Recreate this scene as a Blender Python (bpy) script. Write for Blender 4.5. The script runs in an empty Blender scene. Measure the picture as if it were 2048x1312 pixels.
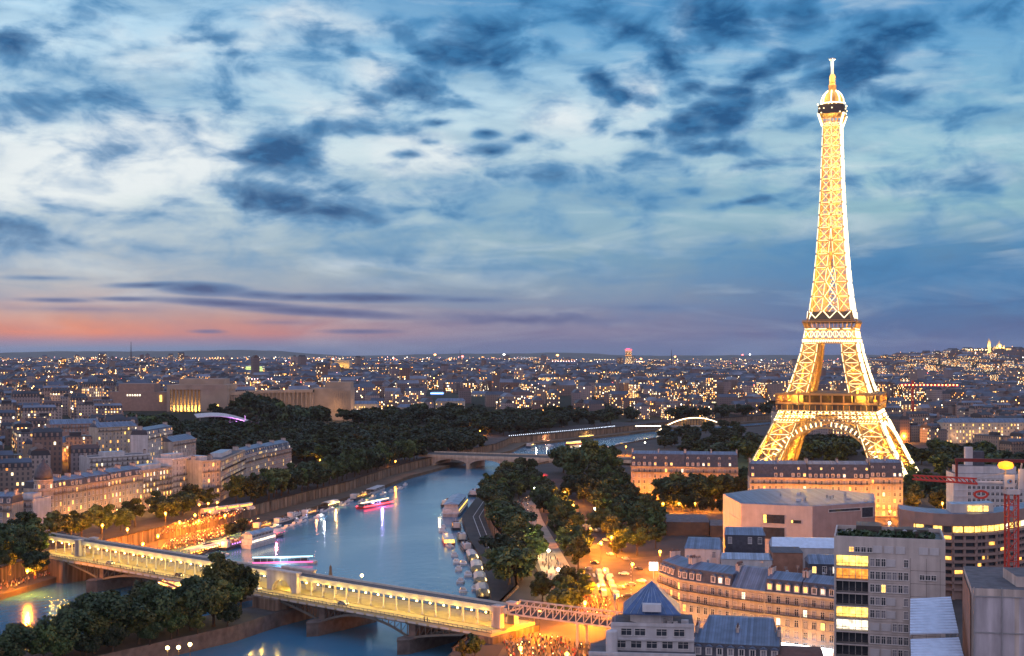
import bpy, bmesh, math, random
import numpy as np
from mathutils import Vector, Matrix
random.seed(7)
R = math.radians
S = bpy.context.scene
COL = S.collection
PI = math.pi

# ---------------------------------------------------------------- camera
CAMZ = 95.0
cam = bpy.data.cameras.new('camera')
cam.sensor_width = 36.0
cam.lens = 2500.0 / 2048.0 * 36.0
cam.shift_y = 52.0 / 2048.0
cam.clip_start = 1.0
cam.clip_end = 120000.0
camo = bpy.data.objects.new('camera', cam)
COL.objects.link(camo)
camo.location = (0, 0, CAMZ)
camo.rotation_euler = (R(90), 0, 0)
S.camera = camo
S.view_settings.view_transform = 'Standard'
S.view_settings.look = 'None'
S.view_settings.exposure = 0.0
S.view_settings.gamma = 1.0
S.cycles.use_denoising = True
S.cycles.max_bounces = 5
S.cycles.diffuse_bounces = 2
S.cycles.glossy_bounces = 3
S.cycles.transparent_max_bounces = 4
S.cycles.sample_clamp_indirect = 4.0
S.cycles.sample_clamp_direct = 0.0
S.cycles.use_light_tree = True


def lin(r, g, b):
    def f(c):
        c /= 255.0
        return c / 12.92 if c <= 0.04045 else ((c + 0.055) / 1.055) ** 2.4
    return (f(r), f(g), f(b), 1.0)


# ---------------------------------------------------------------- world: dusk sky with broken cloud
world = bpy.data.worlds.new('World')
S.world = world
world.use_nodes = True
wt = world.node_tree
wt.nodes.clear()


def wn(t, **k):
    n = wt.nodes.new(t)
    for a, b in k.items():
        setattr(n, a, b)
    return n


def wmath(op, a, b=None, c=None, clamp=False):
    n = wn('ShaderNodeMath', operation=op, use_clamp=clamp)
    for i, x in enumerate((a, b, c)):
        if x is None:
            continue
        if hasattr(x, 'is_linked'):
            wt.links.new(x, n.inputs[i])
        else:
            n.inputs[i].default_value = x
    return n.outputs[0]


def wsmooth(x, a, b, lo=0.0, hi=1.0):
    n = wn('ShaderNodeMapRange', interpolation_type='SMOOTHSTEP')
    wt.links.new(x, n.inputs[0])
    for i, v in zip((1, 2, 3, 4), (a, b, lo, hi)):
        n.inputs[i].default_value = v
    return n.outputs[0]


def wmix(fac, a, b):
    n = wn('ShaderNodeMix', data_type='RGBA')
    for i, x in ((0, fac), (6, a), (7, b)):
        if hasattr(x, 'is_linked'):
            wt.links.new(x, n.inputs[i])
        else:
            n.inputs[i].default_value = x
    return n.outputs[2]


tc = wn('ShaderNodeTexCoord')
sep = wn('ShaderNodeSeparateXYZ')
wt.links.new(tc.outputs['Generated'], sep.inputs[0])
AZ = wmath('ARCTAN2', sep.outputs[0], sep.outputs[1])
EL = wmath('ARCSINE', sep.outputs[2])
comb = wn('ShaderNodeCombineXYZ')
wt.links.new(AZ, comb.inputs[0])
wt.links.new(EL, comb.inputs[1])
ANG = comb.outputs[0]


def sky_at(px, py):
    a = math.atan((px - 1024) / 2500.0)
    return a, math.atan((708 - py) / 2500.0 * math.cos(a))


def sky_ramp(rows):
    r = wn('ShaderNodeValToRGB')
    f = wn('ShaderNodeMapRange')
    wt.links.new(EL, f.inputs[0])
    f.inputs[1].default_value = 0.0
    f.inputs[2].default_value = 0.3
    wt.links.new(f.outputs[0], r.inputs[0])
    e = r.color_ramp.elements
    rows = sorted(rows, key=lambda t: -t[0])
    for i, (py, c) in enumerate(rows):
        p = min(1.0, max(0.0, math.atan((708 - py) / 2500.0) / 0.3))
        el = e[i] if i < 2 else e.new(p)
        el.position = p
        el.color = lin(*c)
    return r.outputs[0]


r_left = sky_ramp([(708, (105, 140, 178)), (696, (124, 148, 182)), (684, (178, 142, 158)), (668, (250, 146, 104)), (650, (240, 156, 122)), (632, (220, 168, 150)),
                   (612, (200, 178, 180)), (570, (196, 198, 202)), (500, (190, 204, 214)), (420, (226, 238, 240)), (330, (240, 250, 252)),
                   (230, (176, 210, 232)), (130, (200, 230, 248)), (0, (176, 218, 246))])
r_mid = sky_ramp([(708, (96, 116, 156)), (690, (104, 116, 156)), (665, (128, 122, 156)), (630, (138, 142, 170)), (580, (142, 164, 186)),
                  (520, (136, 172, 194)), (440, (148, 186, 208)), (370, (150, 188, 212)), (300, (204, 228, 238)), (200, (190, 222, 240)),
                  (100, (132, 186, 224)), (0, (92, 156, 206))])
r_right = sky_ramp([(708, (88, 104, 152)), (690, (86, 102, 150)), (620, (70, 98, 148)), (560, (66, 110, 160)), (500, (88, 140, 180)),
                    (430, (146, 190, 206)), (330, (164, 206, 222)), (230, (140, 190, 218)), (120, (116, 176, 218)), (0, (86, 150, 204))])
fL = wsmooth(AZ, -0.36, 0.02)
fR = wsmooth(AZ, 0.02, 0.34)
sky = wmix(fR, wmix(fL, r_left, r_mid), r_right)


def wnoise(scale, detail, rough, loc=(0, 0, 0), sc=(1, 1, 1), dist=0.0):
    m = wn('ShaderNodeMapping')
    wt.links.new(ANG, m.inputs[0])
    m.inputs['Location'].default_value = loc
    m.inputs['Scale'].default_value = sc
    n = wn('ShaderNodeTexNoise')
    wt.links.new(m.outputs[0], n.inputs['Vector'])
    n.inputs['Scale'].default_value = scale
    n.inputs['Detail'].default_value = detail
    n.inputs['Roughness'].default_value = rough
    n.inputs['Distortion'].default_value = dist
    return n.outputs['Fac']


# long soft streaks of light and shade in the high cloud
n_str = wnoise(7.0, 5.0, 0.55, (3.1, 0.7, 0), (1.0, 5.5, 1.0), 0.6)
streak = wmath('MULTIPLY', wmath('SUBTRACT', n_str, 0.5), wsmooth(EL, 0.0, 0.08, 0.35, 1.0))
sky = wmix(wmath('MULTIPLY', streak, 2.1, clamp=True), sky, lin(236, 246, 248))
sky = wmix(wmath('MULTIPLY', streak, -2.5, clamp=True), sky, lin(104, 152, 190))

DARK = [  # px, py, rx, ry, tilt, weight : soft dark cloud banks placed by bearing and height in the sky
    (20, 95, 190, 36, -18, .95), (110, 130, 190, 40, -20, .75), (260, 205, 330, 60, -12, .50), (380, 235, 90, 26, -6, .6), (60, 200, 160, 50, -4, .40),
    (390, 82, 115, 26, 6, .78), (470, 105, 50, 20, 0, .5), (520, 130, 70, 26, -8, .5), (600, 165, 80, 34, -10, .5), (690, 60, 110, 30, 0, .42), (560, 50, 90, 24, 0, .36), (640, 210, 60, 24, 0, .45),
    (560, 306, 110, 58, -16, 1.15), (520, 280, 60, 30, 0, .8), (610, 325, 60, 24, 0, .9), (560, 400, 150, 40, -6, 1.15), (660, 425, 150, 36, -4, 1.0), (480, 395, 80, 20, -4, .8), (680, 380, 70, 22, 0, .6),
    (0, 448, 100, 38, -20, 1.0), (150, 490, 330, 34, -7, .5), (320, 500, 200, 24, -5, .4),
    (775, 60, 70, 30, -20, .6), (760, 120, 90, 24, -18, .75), (830, 100, 100, 30, -16, .9), (930, 105, 120, 34, -6, .9), (1000, 120, 60, 60, 10, 1.0), (980, 60, 110, 40, 15, .8), (830, 180, 110, 30, -14, .95), (850, 205, 60, 26, 0, .9),
    (720, 190, 90, 26, -8, .7), (690, 258, 60, 26, 0, .65), (870, 150, 60, 18, -12, .6), (970, 265, 38, 13, 0, .95), (985, 303, 50, 15, 0, .95), (878, 246, 40, 11, 0, .9), (812, 308, 45, 11, 0, .75), (860, 285, 30, 9, 0, .6), (1047, 277, 26, 10, 0, .6),
    (1060, 15, 80, 45, 10, .95), (1100, 90, 70, 30, 20, .5), (1190, 30, 130, 40, -8, .85), (1280, 70, 110, 36, -20, .85), (1340, 115, 60, 44, -35, 1.1), (1225, 100, 60, 24, 0, .5),
    (1430, 40, 95, 70, 0, 1.25), (1420, 90, 60, 30, 0, .9), (1195, 160, 60, 28, -20, .8), (1230, 200, 34, 34, 0, .9), (1210, 245, 60, 28, 30, .85), (1265, 270, 60, 18, -6, 1.0), (1300, 310, 60, 16, 0, .6),
    (1370, 175, 80, 40, 20, .95), (1440, 225, 90, 44, 10, .9), (1360, 250, 70, 34, 0, .95), (1420, 295, 90, 24, -6, .9), (1500, 160, 90, 40, 15, 1.05), (1560, 200, 60, 40, 20, .8), (1500, 330, 60, 14, 6, .7),
    (1600, 20, 80, 50, 0, 1.1), (1700, 140, 110, 60, 5, 1.25), (1790, 185, 70, 24, -10, .9), (1600, 245, 70, 24, 0, .9), (1690, 215, 90, 30, 5, .8), (1560, 130, 60, 30, 30, .9),
    (1820, 70, 110, 50, 25, 1.0), (1880, 110, 60, 40, 0, .8), (1960, 20, 90, 30, 15, .9), (1740, 40, 60, 34, 20, .7), (1650, 300, 80, 16, 0, .5), (1490, 404, 70, 12, 7, .95), (1385, 384, 36, 10, 0, .7),
    (1120, 355, 300, 40, 8, .46), (1250, 330, 130, 26, 22, .52), (1880, 545, 560, 90, 0, .52), (1250, 560, 360, 50, 0, .34), (820, 520, 420, 40, -5, .46), (960, 420, 260, 40, 6, .36), (1700, 470, 240, 26, 4, .34), (1880, 230, 200, 30, 4, .36),
    (300, 570, 90, 7, 2, .9), (410, 578, 90, 14, -2, 1.15), (520, 590, 80, 10, -2, .9), (600, 594, 90, 9, 0, .9), (730, 596, 170, 10, 0, 1.1), (470, 608, 160, 9, -3, 1.1), (640, 624, 210, 10, -3, 1.1), (110, 600, 80, 6, 0, .8), (250, 598, 80, 6, 0, .8), (1050, 640, 240, 16, 0, .85), (920, 600, 120, 8, 0, .6), (720, 663, 90, 6, 0, .8), (415, 663, 40, 5, 0, .7), (80, 556, 90, 7, 0, .6), (150, 618, 200, 10, 0, .45), (1300, 615, 200, 14, 0, .5), (560, 645, 120, 8, 0, .45),
]
# break the coordinates up a little so that banks have torn edges
LIGHT = [(110, 310, 300, 75, 0, .9), (340, 290, 170, 80, 0, .9), (860, 310, 120, 50, 0, .9), (650, 235, 170, 50, -8, .6), (1130, 225, 130, 70, 15, .7), (330, 120, 160, 60, 0, .6), (760, 150, 90, 60, 0, .7),
         (1290, 190, 60, 60, 30, .7), (1560, 95, 90, 40, -25, .55), (1370, 30, 40, 70, -20, .6), (1760, 120, 90, 30, 10, .5), (1900, 330, 260, 60, 5, .5), (560, 30, 200, 40, 0, .5), (1500, 330, 150, 30, 12, .5), (80, 400, 260, 50, 0, .6), (900, 470, 200, 22, 0, .35), (720, 530, 170, 16, 4, .35), (1480, 250, 60, 30, 20, .5), (900, 90, 60, 50, -30, .5)]
lacc = None
for (px, py, rx, ry, tilt, wgt) in LIGHT:
    a, e = sky_at(px, py)
    mp = wn('ShaderNodeMapping', vector_type='TEXTURE')
    wt.links.new(ANG, mp.inputs[0])
    mp.inputs['Location'].default_value = (a, e, 0)
    mp.inputs['Rotation'].default_value = (0, 0, R(tilt))
    mp.inputs['Scale'].default_value = (rx * 1.45 / 2500, ry * 1.45 / 2500, 1)
    gq = wn('ShaderNodeTexGradient', gradient_type='SPHERICAL')
    wt.links.new(mp.outputs[0], gq.inputs[0])
    lacc = wmath('MULTIPLY_ADD', gq.outputs['Fac'], wgt, lacc if lacc is not None else 0.0)
n_l = wnoise(13.0, 6.0, 0.6, (7.7, 2.2, 0), (1.0, 2.6, 1.0), 0.4)
lmask = wsmooth(wmath('ADD', lacc, wmath('MULTIPLY', wmath('SUBTRACT', n_l, 0.5), 1.5)), 0.15, 0.95)
sky = wmix(wmath('MULTIPLY', wmath('MULTIPLY', lmask, wsmooth(lacc, 0.0, 0.15)), 0.85), sky, lin(240, 247, 250))
m0 = wn('ShaderNodeMapping')
wt.links.new(ANG, m0.inputs[0])
m0.inputs['Scale'].default_value = (1.0, 1.8, 1.0)
nw = wn('ShaderNodeTexNoise')
wt.links.new(m0.outputs[0], nw.inputs['Vector'])
nw.inputs['Scale'].default_value = 26.0
nw.inputs['Detail'].default_value = 4.0
v1 = wn('ShaderNodeVectorMath', operation='SUBTRACT')
wt.links.new(nw.outputs['Color'], v1.inputs[0])
v1.inputs[1].default_value = (0.5, 0.5, 0.5)
v2 = wn('ShaderNodeVectorMath', operation='MULTIPLY')
wt.links.new(v1.outputs[0], v2.inputs[0])
v2.inputs[1].default_value = (0.055, 0.020, 0.0)
v3 = wn('ShaderNodeVectorMath', operation='ADD')
wt.links.new(ANG, v3.inputs[0])
wt.links.new(v2.outputs[0], v3.inputs[1])
WARP = v3.outputs[0]
acc = None
for (px, py, rx, ry, tilt, wgt) in DARK:
    a, e = sky_at(px, py)
    mp = wn('ShaderNodeMapping', vector_type='TEXTURE')
    wt.links.new(WARP if ry > 15 else ANG, mp.inputs[0])
    mp.inputs['Location'].default_value = (a, e, 0)
    mp.inputs['Rotation'].default_value = (0, 0, R(tilt))
    mp.inputs['Scale'].default_value = (rx * 1.45 / 2500, ry * 1.45 / 2500, 1)
    g = wn('ShaderNodeTexGradient', gradient_type='SPHERICAL')
    wt.links.new(mp.outputs[0], g.inputs[0])
    gv_ = wmath('MULTIPLY', g.outputs['Fac'], wgt)
    acc = gv_ if acc is None else wmath('SMOOTH_MAX', acc, gv_, 0.18)
n_det = wnoise(18.0, 5.0, 0.52, (1.3, 4.2, 0), (1.0, 2.1, 1.0), 0.5)
n_fine = wnoise(46.0, 4.0, 0.55, (5.3, 1.1, 0), (1.0, 2.3, 1.0), 0.3)
amp = wsmooth(EL, 0.03, 0.14, 0.4, 2.1)
dens = wmath('ADD', acc, wmath('MULTIPLY', wmath('ADD', wmath('SUBTRACT', n_det, 0.5), wmath('MULTIPLY', wmath('SUBTRACT', n_fine, 0.5), 0.28)), amp))
dens = wmath('MULTIPLY', dens, wsmooth(acc, 0.0, 0.12))
soft = wsmooth(dens, -0.04, 0.62)
core = wsmooth(dens, 0.28, 1.02)
warmth = wmath('MULTIPLY', wsmooth(EL, 0.075, 0.02), wsmooth(AZ, 0.30, 0.0))
c_soft = wmix(warmth, lin(66, 142, 198), lin(112, 118, 158))
c_core = wmix(warmth, lin(0, 80, 136), lin(84, 98, 146))
sky = wmix(wmath('MULTIPLY', soft, 0.78), sky, c_soft)
c_core = wmix(wmath('MULTIPLY', wsmooth(n_fine, 0.42, 0.66), 0.45), c_core, c_soft)
sky = wmix(wmath('MULTIPLY', core, 0.97), sky, c_core)
# the sky overhead and behind the viewer: unseen, coloured and brightened to light the fronts
up = wsmooth(EL, 0.30, 0.75)
sky = wmix(up, sky, (0.34, 0.50, 0.88, 1))
absaz = wmath('ABSOLUTE', AZ)
sky = wmix(wmath('MULTIPLY', wmath('MULTIPLY', wsmooth(absaz, 0.6, 1.5), wsmooth(EL, -0.02, 0.15)), wsmooth(EL, 1.15, 0.65)), sky, (0.95, 0.84, 1.06, 1))
nish = wn('ShaderNodeTexSky', sky_type='NISHITA', sun_disc=False)
nish.sun_elevation = R(1.5)
nish.sun_rotation = R(-62)
addn = wn('ShaderNodeMix', data_type='RGBA', blend_type='ADD')
addn.inputs[0].default_value = 0.02
wt.links.new(sky, addn.inputs[6])
wt.links.new(nish.outputs[0], addn.inputs[7])
below = wmix(wsmooth(EL, -0.004, -0.03), addn.outputs[2], (0.03, 0.035, 0.05, 1))
bg = wn('ShaderNodeBackground')
bg.inputs['Strength'].default_value = 0.92
wt.links.new(below, bg.inputs['Color'])
wo = wn('ShaderNodeOutputWorld')
wt.links.new(bg.outputs[0], wo.inputs[0])
world.cycles.sampling_method = 'MANUAL'
world.cycles.sample_map_resolution = 1024

# afterglow of a sun that is just down, from the left of the view
sl = bpy.data.lights.new('sun', 'SUN')
sl.energy = 0.22
sl.angle = R(30)
sl.color = (1.0, 0.74, 0.66)
so = bpy.data.objects.new('sun', sl)
COL.objects.link(so)
so.location = (-300, 0, 300)
so.rotation_euler = (R(84), 0, R(-80))


# ---------------------------------------------------------------- helpers
def G(px, py, z=0.0):
    y = 2500.0 * (CAMZ - z) / (py - 708.0)
    return Vector(((px - 1024.0) / 2500.0 * y, y, z))


def V3(*a):
    return Vector(a)


class MB:
    def __init__(s):
        s.v = []; s.f = []; s.m = []; s.uv = []; s.hasuv = False

    def face(s, pts, mi=0, uv=None):
        n = len(s.v)
        s.v.extend([tuple(p) for p in pts])
        s.f.append(tuple(range(n, n + len(pts))))
        s.m.append(mi)
        s.uv.append(uv)
        if uv: s.hasuv = True

    def hexa(s, b, t, mi=0, mit=None, bottom=True):
        """b, t: 4 bottom and 4 top points, same order (ccw from above)"""
        n = len(s.v)
        s.v.extend([tuple(p) for p in b] + [tuple(p) for p in t])
        fs = [(0, 1, 5, 4), (1, 2, 6, 5), (2, 3, 7, 6), (3, 0, 4, 7), (4, 5, 6, 7)]
        ms = [mi] * 4 + [mi if mit is None else mit]
        if bottom:
            fs.append((3, 2, 1, 0)); ms.append(mi)
        for f, m in zip(fs, ms):
            s.f.append(tuple(n + i for i in f)); s.m.append(m); s.uv.append(None)

    def box(s, c, size, rz=0.0, mi=0, mit=None, taper=1.0):
        """c = centre of the base"""
        hx, hy = size[0] / 2, size[1] / 2
        ca, sa = math.cos(rz), math.sin(rz)
        q = lambda x, y, z: (c[0] + x * ca - y * sa, c[1] + x * sa + y * ca, z)
        pts = [(-hx, -hy), (hx, -hy), (hx, hy), (-hx, hy)]
        s.hexa([q(x, y, c[2]) for x, y in pts], [q(x * taper, y * taper, c[2] + size[2]) for x, y in pts], mi, mit)

    def bar(s, p, q, w, mi=0, h=None):
        p = Vector(p); q = Vector(q)
        d = q - p
        if d.length < 1e-6: return
        d.normalize()
        u = Vector((0, 0, 1)).cross(d)
        if u.length < 1e-3: u = Vector((1, 0, 0))
        u.normalize()
        v = d.cross(u)
        u = u * (w / 2); v = v * ((h or w) / 2)
        s.hexa([p - u - v, p + u - v, p + u + v, p - u + v], [q - u - v, q + u - v, q + u + v, q - u + v], mi)

    def prism(s, poly, z0, z1, mi=0, mit=None, uo=0.0, bottom=False):
        n = len(poly)
        for i in range(n):
            a, b = poly[i], poly[(i + 1) % n]
            l = math.hypot(b[0] - a[0], b[1] - a[1])
            s.face([(a[0], a[1], z0), (b[0], b[1], z0), (b[0], b[1], z1), (a[0], a[1], z1)], mi,
                   [(uo, 0), (uo + l, 0), (uo + l, z1 - z0), (uo, z1 - z0)])
        s.face([(p[0], p[1], z1) for p in poly], mi if mit is None else mit)
        if bottom: s.face([(p[0], p[1], z0) for p in reversed(poly)], mi)

    def frust(s, p0, z0, p1, z1, mi=0, mit=None, cap=True):
        n = len(p0)
        for i in range(n):
            j = (i + 1) % n
            s.face([(p0[i][0], p0[i][1], z0), (p0[j][0], p0[j][1], z0), (p1[j][0], p1[j][1], z1), (p1[i][0], p1[i][1], z1)], mi)
        if cap: s.face([(p[0], p[1], z1) for p in p1], mi if mit is None else mit)

    def lathe(s, prof, n=12, c=(0, 0, 0), mi=0, sx=1.0, sy=1.0):
        """prof: list of (r, z)"""
        base = len(s.v)
        for r, z in prof:
            for k in range(n):
                a = 2 * PI * k / n
                s.v.append((c[0] + r * math.cos(a) * sx, c[1] + r * math.sin(a) * sy, c[2] + z))
        for i in range(len(prof) - 1):
            for k in range(n):
                a = base + i * n + k; b = base + i * n + (k + 1) % n
                s.f.append((a, b, b + n, a + n)); s.m.append(mi); s.uv.append(None)
        s.f.append(tuple(base + k for k in reversed(range(n)))); s.m.append(mi); s.uv.append(None)
        s.f.append(tuple(base + (len(prof) - 1) * n + k for k in range(n))); s.m.append(mi); s.uv.append(None)

    def mesh(s, name, mats, smooth=False, recalc=False):
        me = bpy.data.meshes.new(name)
        me.from_pydata(s.v, [], s.f)
        if s.hasuv:
            uvl = me.uv_layers.new(name='UVMap')
            flat = []
            for f, u in zip(s.f, s.uv):
                for k in range(len(f)):
                    flat.extend(u[k] if u else (0.0, 0.0))
            uvl.data.foreach_set('uv', flat)
        if not isinstance(mats, (list, tuple)): mats = [mats]
        for m in mats: me.materials.append(m)
        me.polygons.foreach_set('material_index', s.m)
        if smooth: me.polygons.foreach_set('use_smooth', [True] * len(s.f))
        if recalc:
            b = bmesh.new(); b.from_mesh(me)
            bmesh.ops.recalc_face_normals(b, faces=b.faces[:]); b.to_mesh(me); b.free()
        me.update()
        return me

    def build(s, name, mats, parent=None, smooth=False, recalc=False, loc=None):
        o = bpy.data.objects.new(name, s.mesh(name, mats, smooth, recalc))
        COL.objects.link(o)
        if parent: o.parent = parent
        if loc is not None: o.location = loc
        return o


def tag(o, label=None, cat=None, group=None, kind=None):
    if label: o['label'] = label
    if cat: o['category'] = cat
    if group: o['group'] = group
    if kind: o['kind'] = kind
    return o


def thing(name, label, cat, loc=(0, 0, 0), rz=0.0, group=None):
    o = bpy.data.objects.new(name, None)
    o.empty_display_size = 1.0
    COL.objects.link(o)
    o.location = loc
    o.rotation_euler = (0, 0, rz)
    return tag(o, label, cat, group)


def inst(name, me, parent=None, loc=(0, 0, 0), rz=0.0, sc=None):
    o = bpy.data.objects.new(name, me)
    COL.objects.link(o)
    if parent: o.parent = parent
    o.location = loc
    o.rotation_euler = (0, 0, rz)
    if sc: o.scale = sc
    return o


def dup(src, loc, rz=0.0, label=None, group=None, scale=None):
    def rec(o, par):
        c = o.copy()
        COL.objects.link(c)
        c.parent = par
        for ch in list(o.children): rec(ch, c)
        return c
    r = rec(src, None)
    r.location = loc
    r.rotation_euler = (0, 0, rz)
    if scale: r.scale = scale
    if label: r['label'] = label
    if group: r['group'] = group
    return r


def point(name, loc, color, power, parent=None, radius=0.3):
    l = bpy.data.lights.new(name, 'POINT')
    l.color = color
    l.energy = power
    l.shadow_soft_size = radius
    o = bpy.data.objects.new(name, l)
    COL.objects.link(o)
    o.location = loc
    if parent: o.parent = parent
    return o


ONES = 'zeroth first second third fourth fifth sixth seventh eighth ninth tenth eleventh twelfth thirteenth fourteenth fifteenth sixteenth seventeenth eighteenth nineteenth'.split()
TENS = {2: ('twentieth', 'twenty'), 3: ('thirtieth', 'thirty'), 4: ('fortieth', 'forty'), 5: ('fiftieth', 'fifty'), 6: ('sixtieth', 'sixty'), 7: ('seventieth', 'seventy')}


def nth(n):
    if n < 20: return ONES[n]
    t, o = divmod(n, 10)
    return TENS[t][0] if o == 0 else TENS[t][1] + '-' + ONES[o]


# ---------------------------------------------------------------- materials
def mat(name, col, rough=0.7, var=0.25, scale=0.4, bump=0.0, metal=0.0, spec=0.4, detail=4.0, sc=(1, 1, 1), seams=0.0, stain=0.0):
    m = bpy.data.materials.new(name)
    m.use_nodes = True
    t = m.node_tree
    p = t.nodes['Principled BSDF']
    p.inputs['Roughness'].default_value = rough
    p.inputs['Metallic'].default_value = metal
    p.inputs['Specular IOR Level'].default_value = spec
    co = t.nodes.new('ShaderNodeTexCoord')
    mp = t.nodes.new('ShaderNodeMapping')
    mp.inputs['Scale'].default_value = sc
    t.links.new(co.outputs['Object'], mp.inputs[0])
    n = t.nodes.new('ShaderNodeTexNoise')
    n.inputs['Scale'].default_value = scale
    n.inputs['Detail'].default_value = detail
    t.links.new(mp.outputs[0], n.inputs['Vector'])
    r = t.nodes.new('ShaderNodeMapRange')
    r.inputs[1].default_value = 0.3
    r.inputs[2].default_value = 0.7
    r.inputs[3].default_value = 1.0 - var
    r.inputs[4].default_value = 1.0 + var
    t.links.new(n.outputs['Fac'], r.inputs[0])
    h = t.nodes.new('ShaderNodeHueSaturation')
    h.inputs['Color'].default_value = (col[0], col[1], col[2], 1)
    val = r.outputs[0]
    def mulv(a, b_):
        q = t.nodes.new('ShaderNodeMath'); q.operation = 'MULTIPLY'
        t.links.new(a, q.inputs[0]); t.links.new(b_, q.inputs[1]); return q.outputs[0]
    if seams:   # standing seams of sheet roofing
        sx_ = t.nodes.new('ShaderNodeSeparateXYZ'); t.links.new(co.outputs['Object'], sx_.inputs[0])
        q = t.nodes.new('ShaderNodeMath'); q.operation = 'DIVIDE'; q.inputs[1].default_value = seams; t.links.new(sx_.outputs[0], q.inputs[0])
        f_ = t.nodes.new('ShaderNodeMath'); f_.operation = 'FRACT'; t.links.new(q.outputs[0], f_.inputs[0])
        g_ = t.nodes.new('ShaderNodeMapRange'); g_.inputs[1].default_value = .0; g_.inputs[2].default_value = .22; g_.inputs[3].default_value = .5; g_.inputs[4].default_value = 1.0
        t.links.new(f_.outputs[0], g_.inputs[0])
        fl_ = t.nodes.new('ShaderNodeMath'); fl_.operation = 'FLOOR'; t.links.new(q.outputs[0], fl_.inputs[0])
        w_ = t.nodes.new('ShaderNodeTexWhiteNoise'); w_.noise_dimensions = '1D'; t.links.new(fl_.outputs[0], w_.inputs['W'])
        g2 = t.nodes.new('ShaderNodeMapRange'); g2.inputs[3].default_value = .72; g2.inputs[4].default_value = 1.3; t.links.new(w_.outputs['Value'], g2.inputs[0])
        val = mulv(mulv(val, g_.outputs[0]), g2.outputs[0])
    if stain:   # rain streaks running down
        m2 = t.nodes.new('ShaderNodeMapping'); m2.inputs['Scale'].default_value = (1, 1, .07); t.links.new(co.outputs['Object'], m2.inputs[0])
        n2 = t.nodes.new('ShaderNodeTexNoise'); n2.inputs['Scale'].default_value = .55; n2.inputs['Detail'].default_value = 5; t.links.new(m2.outputs[0], n2.inputs['Vector'])
        g3 = t.nodes.new('ShaderNodeMapRange'); g3.inputs[1].default_value = .42; g3.inputs[2].default_value = .62; g3.inputs[3].default_value = 1 - stain; g3.inputs[4].default_value = 1.06; t.links.new(n2.outputs['Fac'], g3.inputs[0])
        val = mulv(val, g3.outputs[0])
    t.links.new(val, h.inputs['Value'])
    t.links.new(h.outputs[0], p.inputs['Base Color'])
    if bump:
        b = t.nodes.new('ShaderNodeBump')
        b.inputs['Strength'].default_value = bump
        t.links.new(n.outputs['Fac'], b.inputs['Height'])
        t.links.new(b.outputs[0], p.inputs['Normal'])
    return m


def glow(name, col, strength, sampled=False):
    m = bpy.data.materials.new(name)
    m.use_nodes = True
    t = m.node_tree
    p = t.nodes['Principled BSDF']
    p.inputs['Base Color'].default_value = (col[0] * .5, col[1] * .5, col[2] * .5, 1)
    p.inputs['Emission Color'].default_value = (col[0], col[1], col[2], 1)
    p.inputs['Emission Strength'].default_value = strength
    if not sampled: m.cycles.emission_sampling = 'NONE'
    return m


def glow_room(name, col, strength):
    """a lit room behind glass: brightness and tone wander"""
    m = glow(name, col, strength)
    t = m.node_tree
    p = t.nodes['Principled BSDF']
    co = t.nodes.new('ShaderNodeTexCoord')
    oi = t.nodes.new('ShaderNodeObjectInfo')
    ad = t.nodes.new('ShaderNodeVectorMath')
    t.links.new(co.outputs['Object'], ad.inputs[0])
    t.links.new(oi.outputs['Location'], ad.inputs[1])
    n = t.nodes.new('ShaderNodeTexNoise')
    n.inputs['Scale'].default_value = 0.9
    n.inputs['Detail'].default_value = 3
    t.links.new(ad.outputs[0], n.inputs['Vector'])
    r = t.nodes.new('ShaderNodeMapRange')
    r.inputs[1].default_value = 0.3; r.inputs[2].default_value = 0.7
    r.inputs[3].default_value = strength * 0.35; r.inputs[4].default_value = strength * 1.5
    t.links.new(n.outputs['Fac'], r.inputs[0])
    t.links.new(r.outputs[0], p.inputs['Emission Strength'])
    return m


M = {}
M['stone'] = mat('pale_stone', (.36, .30, .25), .85, .2, .25, stain=.15)
M['stone2'] = mat('cream_stone', (.42, .37, .31), .85, .18, .25, stain=.15)
M['stone_dark'] = mat('shaded_weathered_stone', (.11, .09, .08), .9, .35, .35, .2)  # weathered stone, darkened to put the shade of the bridge piers into its colour
M['wallstone'] = mat('quay_stone', (.17, .13, .10), .9, .4, .22, .3, sc=(1, 1, .25), stain=.5)
M['brick'] = mat('brick', (.26, .14, .10), .9, .2, .5)
M['concrete'] = mat('concrete', (.45, .41, .39), .85, .12, .2, stain=.12)
M['white'] = mat('white_render', (.47, .47, .49), .8, .1, .3, stain=.12)
M['zinc'] = mat('zinc_roof', (.095, .135, .21), .42, .22, .35, spec=.5, seams=.75)
M['slate'] = mat('slate_roof', (.05, .055, .075), .55, .3, .8)
M['zinc_pale'] = mat('pale_zinc_roof', (.20, .26, .36), .4, .2, .3, spec=.6, seams=.9)
M['tile'] = mat('terracotta', (.13, .07, .055), .85, .25, .8)
M['roofgrey'] = mat('gravel_roof', (.085, .09, .105), .9, .3, .5)
M['asphalt'] = mat('asphalt', (.05, .047, .045), .85, .3, .15)
M['paving'] = mat('paving', (.085, .062, .04), .85, .3, .12)
M['sandy'] = mat('sandy_gravel', (.30, .26, .21), .9, .2, .15)
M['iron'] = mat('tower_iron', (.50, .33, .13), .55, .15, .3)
M['iron_dark'] = mat('dark_iron', (.06, .05, .045), .6, .2, .4)
M['steel_green'] = mat('grey_green_steel', (.09, .095, .085), .55, .25, .3)
M['metal'] = mat('grey_metal', (.30, .31, .33), .4, .15, .6, metal=.3)
M['black'] = mat('black_paint', (.025, .025, .03), .45, .2, .6)
M['railing'] = mat('black_railing', (.03, .03, .035), .6, .1, 1)
M['glass'] = mat('dark_glass', (.035, .045, .06), .12, .3, .8, spec=.7)
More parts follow.
